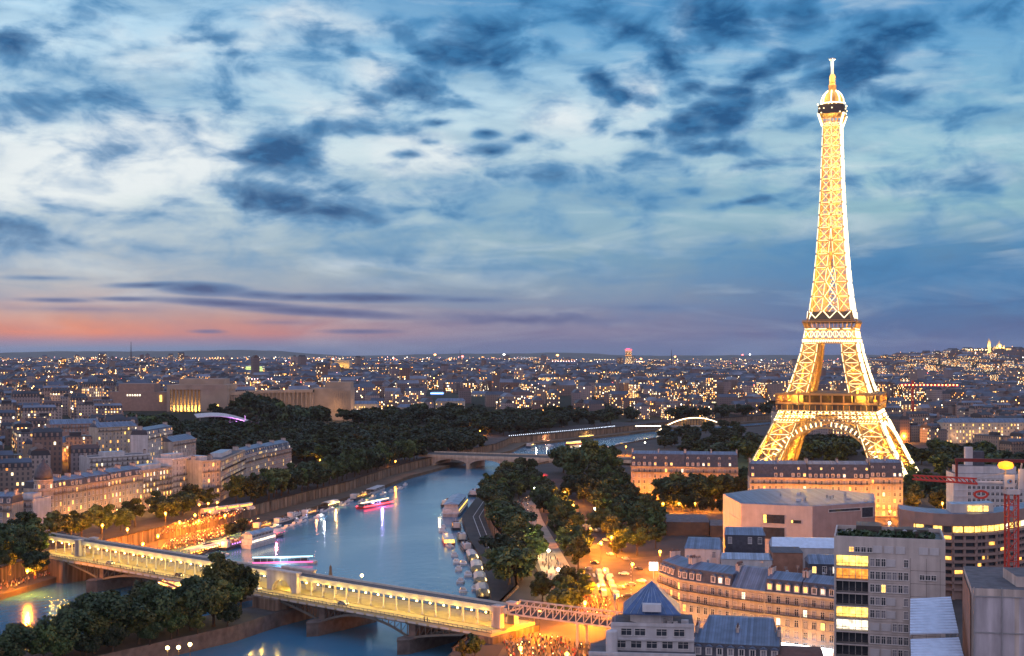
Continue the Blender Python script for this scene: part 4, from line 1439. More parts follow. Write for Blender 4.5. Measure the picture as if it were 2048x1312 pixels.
def house(label, p0, p1, depth, nf, fh=3.4, z0=0.0, bay=2.9, lit=.18, wall='stone', roof='mansard', rh=3.6, group=None, sides='', chim=2, dormer_lit=.2, balc=(1, -1), name='apartment_house', wallname='wall', skip=0):
    p0 = Vector(p0[:2]); p1 = Vector(p1[:2])
    L = (p1 - p0).length
    u = (p1 - p0) / L
    o = thing(name, label, 'apartment block', (p0.x, p0.y, z0), math.atan2(u.y, u.x), group)
    H = nf * fh + .6
    w = MB()
    w.prism([(0, 0), (L, 0), (L, depth), (0, depth)], -3 if z0 < 1 else -8, H)
    for f in range(1, nf):
        z = f * fh + .35
        w.hexa([(0, -.12, z), (L, -.12, z), (L, -.003, z), (0, -.003, z)], [(0, -.12, z + .18), (L, -.12, z + .18), (L, -.003, z + .18), (0, -.003, z + .18)])
    w.hexa([(-.2, -.55, H - .5), (L + .2, -.55, H - .5), (L + .2, -.004, H - .5), (-.2, -.004, H - .5)], [(-.2, -.75, H + .05), (L + .2, -.75, H + .05), (L + .2, -.004, H + .05), (-.2, -.004, H + .05)])
    nb = max(1, int(round(L / bay)))
    bw = L / nb
    for i in range(0, nb + 1, 4):   # slim pilasters
        x = min(max(i * bw, .3), L - .3)
        w.hexa([(x - .3, -.2, 0), (x + .3, -.2, 0), (x + .3, -.005, 0), (x - .3, -.005, 0)], [(x - .3, -.2, H - .5), (x + .3, -.2, H - .5), (x + .3, -.005, H - .5), (x - .3, -.005, H - .5)])
    w.build(wallname, M[wall], o)
    r = random.Random(int(p0.x * 13 + p0.y * 7))
    for f in range(skip, nf):
        for i in range(nb):
            inst('window', WIN[pick(r, lit)], o, ((i + .5) * bw, 0, f * fh + .75))
    for s in sides:
        ns = max(1, int(depth / 3.1)); sw = depth / ns
        for f in range(skip, nf):
            for i in range(ns):
                if s == 'L': inst('window', WIN[pick(r, lit)], o, (0, (i + .5) * sw, f * fh + .75), R(-90))
                else: inst('window', WIN[pick(r, lit)], o, (L, (i + .5) * sw, f * fh + .75), R(90))
    for b_ in balc:
        f = b_ if b_ >= 0 else nf + b_
        z = f * fh + .55
        m = MB()
        m.hexa([(.3, -.95, z), (L - .3, -.95, z), (L - .3, -.13, z), (.3, -.13, z)], [(.3, -.95, z + .15), (L - .3, -.95, z + .15), (L - .3, -.13, z + .15), (.3, -.13, z + .15)], 0)
        m.bar((.3, -.9, z + 1.05), (L - .3, -.9, z + 1.05), .08, 1)
        for k in range(int(L / .45)): m.bar((.4 + k * .45, -.9, z + .1), (.4 + k * .45, -.9, z + 1.0), .07, 1)
        m.build('balcony', [M['stone_dark'], M['railing']], o)
    m = MB()
    if roof in ('mansard', 'double'):
        a = [(0, 0), (L, 0), (L, depth), (0, depth)]
        b_ = [(.15, 1.2), (L - .15, 1.2), (L - .15, depth - 1.2), (.15, depth - 1.2)]
        c = [(.3, depth * .5), (L - .3, depth * .5), (L - .3, depth * .5 + .2), (.3, depth * .5 + .2)]
        zz = H + rh
        m.frust(a, H + .05, b_, zz, 0, cap=False)
        if roof == 'double':
            b2 = [(.3, 2.4), (L - .3, 2.4), (L - .3, depth - 2.4), (.3, depth - 2.4)]
            m.frust(b_, zz, b2, zz + rh * .85, 0, cap=False); b_ = b2; zz += rh * .85
        m.frust(b_, zz, c, zz + 1.7, 1)
        ro = m.build('roof', [M['slate'], M['zinc']], o)
        for i in range(nb):
            if nb > 3 and r.random() < .12: continue
            inst('dormer', DOR[pick(r, dormer_lit)], o, ((i + .5) * bw, .1, H + .5))
            if roof == 'double' and i % 2 == 0: inst('dormer', DOR[pick(r, dormer_lit)], o, ((i + .5) * bw, 1.4, H + rh + .2), 0, (.8, .8, .8))
        top = zz + .3
    elif roof == 'slope':
        m.frust([(0, 0), (L, 0), (L, depth), (0, depth)], H + .05, [(.1, depth * .45), (L - .1, depth * .45), (L - .1, depth * .6), (.1, depth * .6)], H + rh, 0)
        ro = m.build('roof', [M['zinc']], o); top = H + rh * .6
    else:
        m.prism([(0.3, .3), (L - .3, .3), (L - .3, depth - .3), (.3, depth - .3)], H + .06, H + .3)
        for (xa, ya, xb, yb) in ((0, 0, L, .3), (0, depth - .3, L, depth), (0, .3, .3, depth - .3), (L - .3, .3, L, depth - .3)):
            m.hexa([(xa, ya, H + .06), (xb, ya, H + .06), (xb, yb, H + .06), (xa, yb, H + .06)], [(xa, ya, H + .8), (xb, ya, H + .8), (xb, yb, H + .8), (xa, yb, H + .8)], 1)
        ro = m.build('roof', [M['roofgrey'], M[wall]], o)
        m = MB(); xa = L * r.uniform(.15, .3); xb = L * r.uniform(.6, .85)
        m.prism([(xa, depth * .3), (xb, depth * .3), (xb, depth * .8), (xa, depth * .8)], H + .31, H + 3.1, 0, 1)
        m.build('penthouse', [M['white'], M['zinc_pale']], o)
        top = H + .3
    for k in range(chim):
        x = L * (k + .0) / max(1, chim - 1) if chim > 1 else L * .5
        x = min(max(x, .5), L - .5)
        inst('chimney', CHIM, ro, (x, depth * .45, top - .2))
    return o


HG = 'apartment houses along the left river bank'
row = [  # px0,py0,px1,py1, floors, fh, wall, roof, lit, label
    (-20, 1078, 24, 1078, 5, 3.5, 'stone', 'mansard', .2, 'stone apartment house with dark mansard at the left edge, behind the near quay trees'),
    (24, 1066, 66, 1068, 5, 3.4, 'white', 'flat', .1, 'pale recessed apartment house just left of the domed corner turret'),
    (92, 1058, 133, 1050, 6, 3.5, 'stone', 'mansard', .26, 'long stone apartment house joined to the right of the domed corner turret'),
    (133, 1050, 174, 1043, 6, 3.45, 'stone2', 'mansard', .22, 'cream apartment house with shadowed top balcony, second right of the domed turret'),
    (174, 1043, 222, 1034, 6, 3.5, 'stone', 'mansard', .1, 'mostly dark stone apartment house left of the house with a full row of lit windows'),
    (222, 1034, 285, 1022, 6, 3.6, 'stone2', 'mansard', .42, 'stone apartment house with whole rows of glowing windows above the quay trees'),
    (285, 1022, 344, 1011, 7, 3.3, 'stone', 'flat', .25, 'modern stone apartment block with long balconies and flat terraces above the quay trees'),
    (344, 1011, 385, 1004, 8, 3.5, 'white', 'flat', .15, 'tall pale apartment block rising highest in the left quay row'),
]
for (a, b_, c, d, nf, fh, wl, rf, lt, lab) in row:
    house(lab, G(a, b_), G(c, d), 15, nf, fh, wall=wl, roof=rf, lit=lt, group=HG, balc=(1, -1) if rf != 'flat' else (2, 3, 4, 5), chim=3 if rf == 'mansard' else 0, dormer_lit=.15, bay=3.3)
for k in range(9):
    v = G(120 + k * 33, 1052 - k * 5.6); put_lamp(LCAFE, 0, 0, 0, '%s added orange lamp from the left at the foot of the left quay houses' % nth(k + 1), 'added lamps of the left quay houses', at=(v.x + 6, v.y - 4, 0))  # unseen lamps added to warm and brighten the house fronts


def clutter(parent, x0, x1, y0, y1, z, n, seed):
    r = random.Random(seed)
    for k in range(n):
        x, y = r.uniform(x0, x1), r.uniform(y0, y1); m = MB(); t_ = r.random()
        if t_ < .4: m.lathe([(.35, 0), (.35, .9), (.55, 1.0), (.5, 1.3), (.1, 1.5)], 8, (x, y, z)); nm, mt = 'roof_vent', 'metal'
        elif t_ < .7: m.box((x, y, z), (r.uniform(1, 2.2), r.uniform(.8, 1.6), r.uniform(.6, 1.3)), r.uniform(-.2, .2)); nm, mt = 'air_unit', 'white'
        else:
            h = r.uniform(2, 4); m.bar((x, y, z), (x, y, z + h), .08)
            for q in range(4): m.bar((x - .6, y, z + h - .25 * q), (x + .6, y, z + h - .25 * q), .05)
            nm, mt = 'aerial', 'metal'
        m.build(nm, M[mt], parent)


# domed corner turret
p = G(80, 1060)
tu = thing('corner_turret', 'round stone corner tower with a dark blue dome in the left quay row', 'turret', (p.x, p.y + 5, 0), R(20), HG)
m = MB(); m.lathe([(5, 0), (5, 20.5), (5.6, 20.8), (5.6, 21.6), (4.7, 21.8), (4.7, 26), (5.2, 26.3), (5.0, 27)], 16); m.build('wall', M['stone'], tu)
m = MB(); m.lathe([(4.8, 27), (4.9, 29), (4.2, 32), (2.8, 34.5), (1.1, 36), (.9, 37.2), (.15, 38.5)], 16); m.build('roof', M['slate'], tu, True)
for k in range(7):
    a = R(-170 + k * 27)
    for z in (4, 8, 12, 16, 22.3): inst('window', WIN[pick(rb, .25)], tu, (5.02 * math.cos(a) if z < 20 else 4.72 * math.cos(a), 5.02 * math.sin(a) if z < 20 else 4.72 * math.sin(a), z), a + R(90))
# orange-lit corner block and the long block beyond it
OG = 'apartment houses at the park end of the left quay row'
house('corner apartment block with its narrow end lit bright orange from the street below', G(404, 1010), G(440, 1006), 22, 8, 3.3, wall='stone2', roof='flat', lit=.12, group=OG, sides='R', balc=(3, 6), bay=3.2)
house('stone apartment block with a glowing row of windows, right of the orange-lit corner', G(441, 1004), G(490, 975), 15, 8, 3.2, wall='stone', roof='flat', lit=.38, group=OG, balc=(2, 4, 6), bay=3.3)
house('brownish apartment house with steep zinc roofs, left half of the last quay block', G(490, 973), G(536, 957), 15, 6, 3.2, wall='stone', roof='double', rh=2.9, lit=.12, group=OG, chim=3)
house('brownish apartment house ending the quay row beside the dark park trees', G(536, 957), G(583, 944), 15, 6, 3.1, wall='pink', roof='double', rh=2.8, lit=.08, group=OG, chim=3, sides='R')
for i, q in enumerate(((400, 1025), (418, 1022), (436, 1020))):
    v = G(*q); put_lamp(LFOOT, 0, 0, 0, '%s orange lamp from the left at the foot of the orange-lit corner block' % nth(i + 1), 'lamps at the orange-lit corner block', at=(v.x, v.y - 2, 0))
# row in an orange-lit street behind the quay houses
z_ = hill(-360, 985)
def GZ(px, y): return Vector(((px - 1024) / 2500 * y, y, hill((px - 1024) / 2500 * y, y)))
BG = 'houses on the slope behind the left quay row'
a, b_ = GZ(70, 905), GZ(180, 945)
house('long house glowing orange from the street lamps at its foot on the left slope', a, b_, 14, 5, 3.3, z0=min(a.z, b_.z) - 2, wall='stone', roof='slope', lit=.2, group=BG, bay=3.5, rh=4)
for i, s in enumerate((.12, .35, .6, .85)):
    v = a.lerp(b_, s); put_lamp(LFOOT, 0, 0, 0, '%s lamp from the left below the orange-glowing hillside house' % nth(i + 1), 'lamps of the orange hillside street', at=(v.x + 3, v.y - 8, hill(v.x, v.y)))
a, b_ = GZ(178, 850), GZ(300, 880)
house('broad white modern block with stepped flat terraces in the middle of the left slope', a, b_, 16, 7, 3.1, z0=min(a.z, b_.z) - 2, wall='white', roof='flat', lit=.06, group=BG, bay=3.6, balc=(3, 4, 5, 6))
a, b_ = GZ(195, 985), GZ(275, 1010)
house('cream house with a band of lit top windows below the columned palace', a, b_, 14, 8, 3.2, z0=min(a.z, b_.z) - 2, wall='stone2', roof='slope', lit=.2, group=BG, bay=3.3)
a, b_ = GZ(295, 930), GZ(345, 985)
house('narrow white and blue end house with one golden bay beside the dark park', a, b_, 13, 9, 3.2, z0=min(a.z, b_.z) - 2, wall='white', roof='mansard', lit=.18, group=BG, sides='R', chim=2)
a, b_ = GZ(345, 960), GZ(392, 1000)
house('tall house with a blank grey gable at the edge of the dark park', a, b_, 14, 7, 3.2, z0=min(a.z, b_.z) - 2, wall='plaster', roof='slope', lit=.05, group=BG, sides='R', chim=2, skip=4)
a, b_ = GZ(100, 1010), GZ(200, 1030)
house('broad house with a blank brown party wall on the left slope', a, b_, 18, 9, 3.1, z0=min(a.z, b_.z) - 2, wall='pink', roof='slope', lit=.1, group=BG, skip=7, chim=3)

# ---------------------------------------------------------------- houses right of the river
def PX(px, y, z=0): return Vector(((px - 1024) / 2500 * y, y, z))
CG = 'apartment houses along the curving street at lower right'
cpts = [(1318, 425), (1362, 410), (1462, 397), (1530, 390), (1602, 384), (1672, 378)]
labs = ['rounded end house of the curving orange-lit street, nearest the square',
        'curving stone apartment house with blue zinc roof and dark dormers beside the end house',
        'plain-fronted stone house with a broad unbroken zinc slope in the curving street',
        'stone house with two glowing dormers and planted balconies in the curving street',
        'stone house with lit mansard windows next to the white tower block']
for i, lab in enumerate(labs):
    a, b_ = PX(*cpts[i]), PX(*cpts[i + 1])
    house(lab, a, b_, 13, 6, 3.4, wall='stone2', roof='slope' if i == 2 else 'mansard', rh=3.8 if i != 2 else 6.0, lit=.11, group=CG, balc=(4, 5) if i != 1 else (1, 4, 5), dormer_lit=.3, chim=2, bay=2.9)
for i, (px, y) in enumerate(((1330, 409), (1370, 398), (1415, 392), (1460, 388), (1500, 384), (1545, 379), (1590, 375), (1640, 369))):
    v = PX(px, y - 4); put_lamp(LCAFE, 0, 0, 0, '%s warm lamp from the left at the foot of the curving street' % nth(i + 1), 'lamps of the curving street', at=tuple(v))
# lit shop awning along the ground floor of the last houses
a, b_ = PX(1538, 385), PX(1668, 374)
u = (b_ - a).normalized(); n_ = Vector((u.y, -u.x, 0))
aw = thing('shop_awning', 'brightly lit white shop awning along the foot of the curving street', 'awning', a, math.atan2(u.y, u.x))
L = (b_ - a).length
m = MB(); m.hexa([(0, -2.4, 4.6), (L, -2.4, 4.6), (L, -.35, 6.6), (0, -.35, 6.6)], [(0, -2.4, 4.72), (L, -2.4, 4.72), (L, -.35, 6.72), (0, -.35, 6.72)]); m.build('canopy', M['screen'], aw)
m = MB()
for k in range(8): m.bar((.2 + (L - .4) * k / 7, -2.3, 3.0), (.2 + (L - .4) * k / 7, -2.3, 4.6), .12)
m.bar((0, -2.5, 4.5), (L, -2.5, 4.5), .2); m.build('frame', M['metal'], aw)
point('lamp_light', (L * .5, -4, 3), (1, .35, .1), 3000, aw, .5)
for lab_ in (1,):
    for hs in [q for q in bpy.data.objects if q.get('group') == CG]: clutter(hs, 2, 9, 8, 12, 21.5 + 3.5, 3, int(hs.location.x))
# back blocks in the courtyards behind the curving street
YG = 'rear wings behind the curving street'
def block(label, x0, x1, y0, d, z1, wall='white', roof='zinc', rz=0.0, group=None, wins=0, name='rear_wing', rise=2.5, z0=0, lit=.2, cat='building'):
    o = thing(name, label, cat, (x0, y0, z0), rz, group)
    L = x1 - x0; m = MB()
    m.prism([(0, 0), (L, 0), (L, d), (0, d)], -2, z1 - z0); m.build('wall', M[wall], o)
    m = MB(); h = z1 - z0
    m.frust([(-.3, -.3), (L + .3, -.3), (L + .3, d + .3), (-.3, d + .3)], h + .01, [(.5, d * .55), (L - .5, d * .55), (L - .5, d * .7), (.5, d * .7)], h + rise); m.build('roof', M[roof], o)
    r = random.Random(int(x0 * 31 + y0))
    nb = max(1, int(L / 3.1))
    for f in range(wins):
        for i in range(nb):
            if r.random() < .85: inst('window', WIN[pick(r, lit)], o, ((i + .5) * L / nb, 0, h - 2.9 - 3.2 * f))
    return o
block('white stepped rear wing with a pitched top behind the rounded end house', 60, 72, 434, 16, 27.5, 'white', 'zinc', R(-12), YG, 1)
block('pale blank gable wall wing in the courtyard of the curving street', 71, 88, 424, 10, 25.5, 'white', 'zinc_pale', R(-8), YG, 0, rise=1.2)
block('dark slate-clad wing with white chimney fins behind the curving street', 76, 90, 446, 12, 30.5, 'slate', 'zinc', R(-8), YG, 1, rise=1.8)
block('brown brick rear wing between zinc roofs', 88, 98, 422, 10, 28.0, 'brick', 'slate', R(-6), YG, 0, rise=1)
block('long low wing with pale green-blue sheet roof behind the curving street', 91, 115, 436, 11, 27.5, 'white', 'sheet', R(-5), YG, 0, rise=2.6)
block('small wing with dark mansard windows against the white tower block', 97, 110, 408, 10, 26.5, 'slate', 'zinc', R(-6), YG, 1, rise=2.2, lit=.4)
block('narrow white chimney wing beside the sheet roof', 111, 113.5, 426, 4, 31.5, 'white', 'zinc_pale', R(-5), YG, 0, rise=.5)

# white modern building with a blue pyramid roof, bottom centre
o = thing('pyramid_roof_house', 'white modern building crowned by a blue pyramid roof at the bottom of the view', 'building', (20.5, 318, 0), R(-6))
m = MB(); m.prism([(-1, 0), (26, 0), (26, 22), (6, 22), (-1, 12)], -2, 18.6, 0, 1)
m.prism([(4.5, 5), (25.8, 5), (25.8, 20), (9, 20), (4.5, 15)], 18.61, 25.2, 0, 1)
for (z, a) in ((18.6, 0), ): m.bar((-1, -.1, 18.9), (26, -.1, 18.9), .5, 0, .8)
m.bar((4.5, 4.9, 25.4), (25.8, 4.9, 25.4), .4, 0, .9); m.bar((4.5, 4.9, 21.6), (25.8, 4.9, 21.6), .9, 0, .4)
m.build('wall', [M['white'], M['roofgrey']], o)
hexp = lambda r, n=8, cx=15, cy=12: [(cx + r * math.cos(2 * PI * k / n + PI / 8), cy + r * math.sin(2 * PI * k / n + PI / 8)) for k in range(n)]
m = MB(); m.prism(hexp(6.0), 25.2, 28.4); m.build('penthouse', M['white'], o)
m = MB(); m.frust([(7.6, 4.6), (22.4, 4.6), (22.4, 19.4), (7.6, 19.4)], 28.2, [(14.9, 11.9), (15.1, 11.9), (15.1, 12.1), (14.9, 12.1)], 35.4, 0)
m.prism([(7.6, 4.6), (22.4, 4.6), (22.4, 19.4), (7.6, 19.4)], 27.9, 28.19)
rf = m.build('roof', M['blueroof'], o)
m = MB()
for k in range(1, 8): 
    s = k / 8
    m.bar((7.6 + 14.8 * s, 4.6, 28.25), (15, 12, 35.4), .1)
    m.bar((7.6, 4.6 + 14.8 * s, 28.25), (15, 12, 35.4), .1)
m.build('seam', M['zinc_pale'], rf)
m = MB(); m.hexa([(12.6, 3.8, 28.9), (17.4, 3.8, 28.9), (17.4, 7.5, 28.9), (12.6, 7.5, 28.9)], [(12.6, 4.6, 30.6), (17.4, 4.6, 30.6), (17.4, 7.5, 30.6), (12.6, 7.5, 30.6)]); m.build('dormer', M['white'], rf)
m = MB(); m.lathe([(1.5, 0), (1.5, 5.4), (1.3, 5.7)], 16, (4.8, 2.4, 18.6)); m.build('tank', M['white'], o, False)
m = MB(); m.lathe([(.12, 0), (.12, 5.5), (.5, 6), (.5, 6.8), (.1, 7.2)], 8, (5.5, 8, 25.4)); m.build('lamp', M['metal'], o)
WBLUE = win_mesh('window', 2.6, 1.7, 'glass')
for x in (2.5, 6.2, 9.8, 13.4, 17.0, 20.6, 24): inst('window', WBLUE, o, (x, 0, 15.2)); inst('window', WBLUE, o, (x, 0, 11.5)); inst('window', WBLUE, o, (x, 0, 8))
for x in (7, 11, 15, 19, 23): inst('window', WBLUE, o, (x, 5, 19.4))
for x in (8.5, 12, 17.5, 22): inst('window', WBLUE, o, (x, 5, 22.6))
clutter(o, 0, 5, 3, 10, 18.6, 3, 6); clutter(o, 17, 25, 6, 18, 25.2, 7, 7)
# zinc roofed house beside it
o = house('grey zinc-roofed house with tall brick chimneys right of the pyramid roof', (46.5, 322), (68, 317), 20, 5, 3.3, wall='stone2', roof='mansard', rh=3.4, lit=.0, dormer_lit=.0, chim=3, name='zinc_roof_house', group=None)
m = MB(); m.frust([(1, 2), (21, 2), (21, 19), (1, 19)], 20.6, [(3, 15), (20, 15), (20, 17), (3, 17)], 24.6); m.build('upper_roof', M['zinc'], o)
block('low pale annex with dull brown canopies at the bottom beside the zinc roof', 66, 78, 312, 18, 17.5, 'plaster', 'tile', R(-10), None, 0, 'annex', rise=2.0)
block('small white terrace house with slanted roof light at the very bottom', 10, 21, 300, 12, 14.5, 'white', 'zinc_pale', R(-20), None, 1, 'annex', rise=2.5, lit=0)

# white tower block
p0, p1 = Vector((77.3, 300)), Vector((101.6, 293))
u = (p1 - p0).normalized(); L = (p1 - p0).length
o = thing('tower_block', 'pale concrete tower block with glowing loggias and a dark roof terrace', 'apartment tower', (p0.x, p0.y, 0), math.atan2(u.y, u.x))
D_ = 20; HT_ = 50.4; FH = 3.06
m = MB()
xa, xb = 7.9, 17.4      # loggia column 0.5..7.9, window column 7.9..17.4, plain 17.4..L
m.prism([(0, 2.2), (xa, 2.2), (xa, 0), (L, 0), (L, D_), (0, D_)], -2, HT_ - 3.6)
m.prism([(0, 0), (L, 0), (L, D_), (0, D_)], HT_ - 3.6 + .002, HT_, 0, 1)
m.prism([(0, 0), (.45, 0), (.45, 2.19), (0, 2.19)], -2, HT_ - 3.6)
for f in range(15):
    z = HT_ - 3.6 - FH * (f + 1)
    m.hexa([(.46, -.25, z), (xa, -.25, z), (xa, 2.19, z), (.46, 2.19, z)], [(.46, -.25, z + .35), (xa, -.25, z + .35), (xa, 2.19, z + .35), (.46, 2.19, z + .35)])
    m.hexa([(xa, -.12, z), (xb, -.12, z), (xb, -.003, z), (xa, -.003, z)], [(xa, -.12, z + .3), (xb, -.12, z + .3), (xb, -.003, z + .3), (xa, -.003, z + .3)])
for (a, b_, c, d) in ((0, 0, L, .35), (0, D_ - .35, L, D_), (0, .35, .35, D_ - .35), (L - .35, .35, L, D_ - .35)):
    m.hexa([(a, b_, HT_ + .01), (c, b_, HT_ + .01), (c, d, HT_ + .01), (a, d, HT_ + .01)], [(a, b_, HT_ + 1.0), (c, b_, HT_ + 1.0), (c, d, HT_ + 1.0), (a, d, HT_ + 1.0)])
for f in range(13):
    z = HT_ - 3.6 - FH * (f + 1) + .1
    m.hexa([(xb + .1, -.012, z), (L - .05, -.012, z), (L - .05, -.002, z), (xb + .1, -.002, z)], [(xb + .1, -.012, z + .07), (L - .05, -.012, z + .07), (L - .05, -.002, z + .07), (xb + .1, -.002, z + .07)], 1)
for x in (xb + .05, xb + 3.6, L - 1.2): m.hexa([(x, -.013, 0), (x + .06, -.013, 0), (x + .06, -.002, 0), (x, -.002, 0)], [(x, -.013, HT_ - 3.6), (x + .06, -.013, HT_ - 3.6), (x + .06, -.002, HT_ - 3.6), (x, -.002, HT_ - 3.6)], 1)
m.build('wall', [M['concrete'], M['black']], o)
LOG = {}
for pn in PANES:
    mm = MB(); mm.face([(0, 0, 0), (7.4, 0, 0), (7.4, 0, 2.6), (0, 0, 2.6)], 1)
    for k in range(6): mm.bar((7.4 * k / 5, -.06, 0), (7.4 * k / 5, -.06, 2.6), .12, 0)
    mm.bar((0, -.06, 2.55), (7.4, -.06, 2.55), .12, 0); LOG[pn] = mm.mesh('loggia_window', [M['frame'], M[pn]])
rm = MB(); rm.bar((0, 0, 1.0), (7.3, 0, 1.0), .08); rm.bar((0, 0, .1), (7.3, 0, .1), .08)
for k in range(25): rm.bar((7.3 * k / 24, 0, 0), (7.3 * k / 24, 0, 1.0), .05)
RAILM = rm.mesh('balcony_rail', M['railing'])
M['lit_amber'] = glow_room('lit_window_amber', (1, .36, .05), 1.5)
mm = MB(); mm.face([(0, 0, 0), (7.4, 0, 0), (7.4, 0, 2.6), (0, 0, 2.6)], 1)
for k in range(6): mm.bar((7.4 * k / 5, -.06, 0), (7.4 * k / 5, -.06, 2.6), .12, 0)
LOG['lit_amber'] = mm.mesh('loggia_window', [M['frame'], M['lit_amber']])
for f, pn in enumerate(['lit_gold', 'lit_amber', 'glass', 'glass', 'lit_gold', 'lit_white', 'glass', 'glass', 'lit_warm', 'glass', 'glass']):
    z = HT_ - 3.6 - FH * (f + 1) + .36
    inst('loggia_window', LOG[pn], o, (.48, 2.15, z)); inst('balcony_rail', RAILM, o, (.5, -.2, z))
shut = MB(); shut.box((0, 0, 0), (2.1, .16, 1.7)); SHUT = shut.mesh('shutter', M['white'])
WT2 = {p: win_mesh('window', .85, 1.75, p) for p in PANES}
r = random.Random(5)
for f in range(12):
    z = HT_ - 3.6 - FH * (f + 1) + .8
    k0 = r.choice([0, 1, 2])
    for i in range(7):
        x = xa + .9 + i * 1.28
        if k0 == 1 and i < 4:
            if i % 2 == 0: inst('shutter', SHUT, o, (x + .6, -.09, z))
        elif k0 == 2 and i > 2 and i < 6:
            if i == 3: inst('shutter', SHUT, o, (x + .4, -.09, z))
        else: inst('window', WT2[pick(r, .05)], o, (x, 0, z))
WSM = {p: win_mesh('window', 1.0, 1.1, p) for p in PANES}
for f in (1, 3, 5, 7, 9):
    for i in range(3): inst('window', WSM[pick(r, .12)], o, (L - 5.2 + i * 1.3, 0, HT_ - 3.6 - FH * (f + 1) + 1.1))
for x in (4.0, 5.4, 6.8, 8.2): inst('window', WSM['glass' if x > 5 else 'lit_warm'], o, (x, 0, HT_ - 2.6))
for x in (10, 12.6, 15.2, 20.4, 22.8): inst('shutter', SHUT, o, (x, -.09, HT_ - 2.7))
m = MB(); m.prism([(5, 8), (11, 8), (11, 16), (5, 16)], HT_ + .01, HT_ + 2.6); m.prism([(14, 10), (22, 10), (22, 15), (14, 15)], HT_ + .01, HT_ + 1.8)
for (x, y) in ((3.6, 4), (19, 3)): m.box((x, y, HT_ + .01), (.7, .7, 2.4))
m.build('roof_plant', M['iron_dark'], o); clutter(o, 3, 22, 9, 17, HT_ + .3, 9, 8)
rt = random.Random(2)
m = MB()
for k in range(420):
    x, y = rt.uniform(1, 23), rt.uniform(1, 8); s = rt.uniform(.25, .6); z = HT_ + .4 + rt.random() * 1.3
    d1 = Vector((rt.uniform(-1, 1), rt.uniform(-1, 1), rt.uniform(-1, 1))).normalized() * s; d2 = d1.cross(Vector((rt.uniform(-1, 1), rt.uniform(-1, 1), 1))).normalized() * s
    c = Vector((x, y, z)); m.face([c - d1 - d2, c + d1 - d2, c + d1 + d2, c - d1 + d2])
tag(m.build('terrace_planting', M['leaf_c'], o), kind='stuff')

# big beige building with a rose wall
o = thing('museum_building', 'large blank beige and rose stone building with a curved pale roof below the tower', 'building', (0, 0, 0))
q = [PX(1467, 522), PX(1482, 510), PX(1625, 500), PX(1750, 513)]
back = [(158, 545), (140, 566), (112, 566), (92, 545)]
m = MB()
def wallseg(a, b_, z0, z1, mi): m.face([(a.x, a.y, z0), (b_.x, b_.y, z0), (b_.x, b_.y, z1), (a.x, a.y, z1)], mi)
wallseg(q[1], q[2], -2, 34, 0); wallseg(q[2], q[3], -2, 34, 1)
bk = [Vector((x, y, 0)) for x, y in back]
for a, b_ in zip([q[3]] + bk, bk + [q[1]]): wallseg(a, b_, -2, 34, 0)
m.prism([(q[0].x, q[0].y), (q[1].x - .1, q[1].y), (q[1].x - .1, q[1].y + 14), (q[0].x, q[0].y + 14)], -2, 27.2)
m.build('wall', [M['beige'], M['pink']], o)
m = MB()
rim = [q[1], q[2], q[3]] + bk
m.face([(v.x, v.y, 34.02) for v in rim])
cx = sum(v.x for v in rim) / len(rim); cy = sum(v.y for v in rim) / len(rim) + 4
prevr = [(v.x, v.y) for v in rim]; pz = 34.03
for s, z in ((.93, 34.35), (.6, 34.6), (.3, 34.7)):
    nr = [(cx + (v.x - cx) * s, cy + (v.y - cy) * s) for v in rim]
    m.frust(prevr, pz, nr, z, 0, cap=s < .4); prevr = nr; pz = z
m.build('roof', M['zinc'], o, True)
def recess(a, b_, s0, s1, z0, z1, pane='glass', litpart=None):
    mm = MB(); u = (b_ - a); n = Vector((u.y, -u.x, 0)).normalized() * .06
    A, B = a + u * s0 + n, a + u * s1 + n
    mm.face([(A.x, A.y, z0), (B.x, B.y, z0), (B.x, B.y, z1), (A.x, A.y, z1)], 0)
    for (P, Q) in (((A.x, A.y, z1), (B.x, B.y, z1)), ((A.x, A.y, z0), (B.x, B.y, z0)), ((A.x, A.y, z0), (A.x, A.y, z1)), ((B.x, B.y, z0), (B.x, B.y, z1))): mm.bar(P, Q, .3, 1)
    w = mm.build('window', [M[pane], M['beige']], o)
    if litpart:
        mm = MB(); n2 = n * 2.2; A2, B2 = a + u * (s0 + .01) + n2, a + u * (s0 + .01 + litpart) + n2
        mm.face([(A2.x, A2.y, z0 + .3), (B2.x, B2.y, z0 + .3), (B2.x, B2.y, z1 - .3), (A2.x, A2.y, z1 - .3)]); mm.build('lit_pane', M['lit_gold'], w)
recess(q[1], q[2], .31, .62, 26.4, 30.2, litpart=.04); recess(q[1], q[2], .70, .85, 26.8, 28.4, litpart=.02)
recess(q[1], q[2], .31, .62, 20.0, 25.0); recess(q[1], q[2], .1, .28, 17.5, 22)
recess(q[2], q[3], .25, .76, 31.2, 32.4); recess(q[2], q[3], .78, .97, 28.2, 32.4)
m = MB(); m.bar((q[0].x + .3, q[0].y - .2, 18), (q[0].x + .3, q[0].y - .2, 26), .1); a = PX(1481, 507.6); b_ = PX(1513, 505.2)
bb = MB(); bb.face([(a.x, a.y, 18.6), (b_.x, b_.y, 18.6), (b_.x, b_.y, 20.2), (a.x, a.y, 20.2)], 0); bb.face([(a.x, a.y, 20.2), (b_.x, b_.y, 20.2), (b_.x, b_.y, 24.2), (a.x, a.y, 24.2)], 1)
mm = [(0.36, 19.4), (.42, 21.6), (.33, 23.0), (.4, 22.4), (.47, 21.9), (.55, 22.4), (.62, 23.0), (.55, 21.6), (.62, 19.4)]
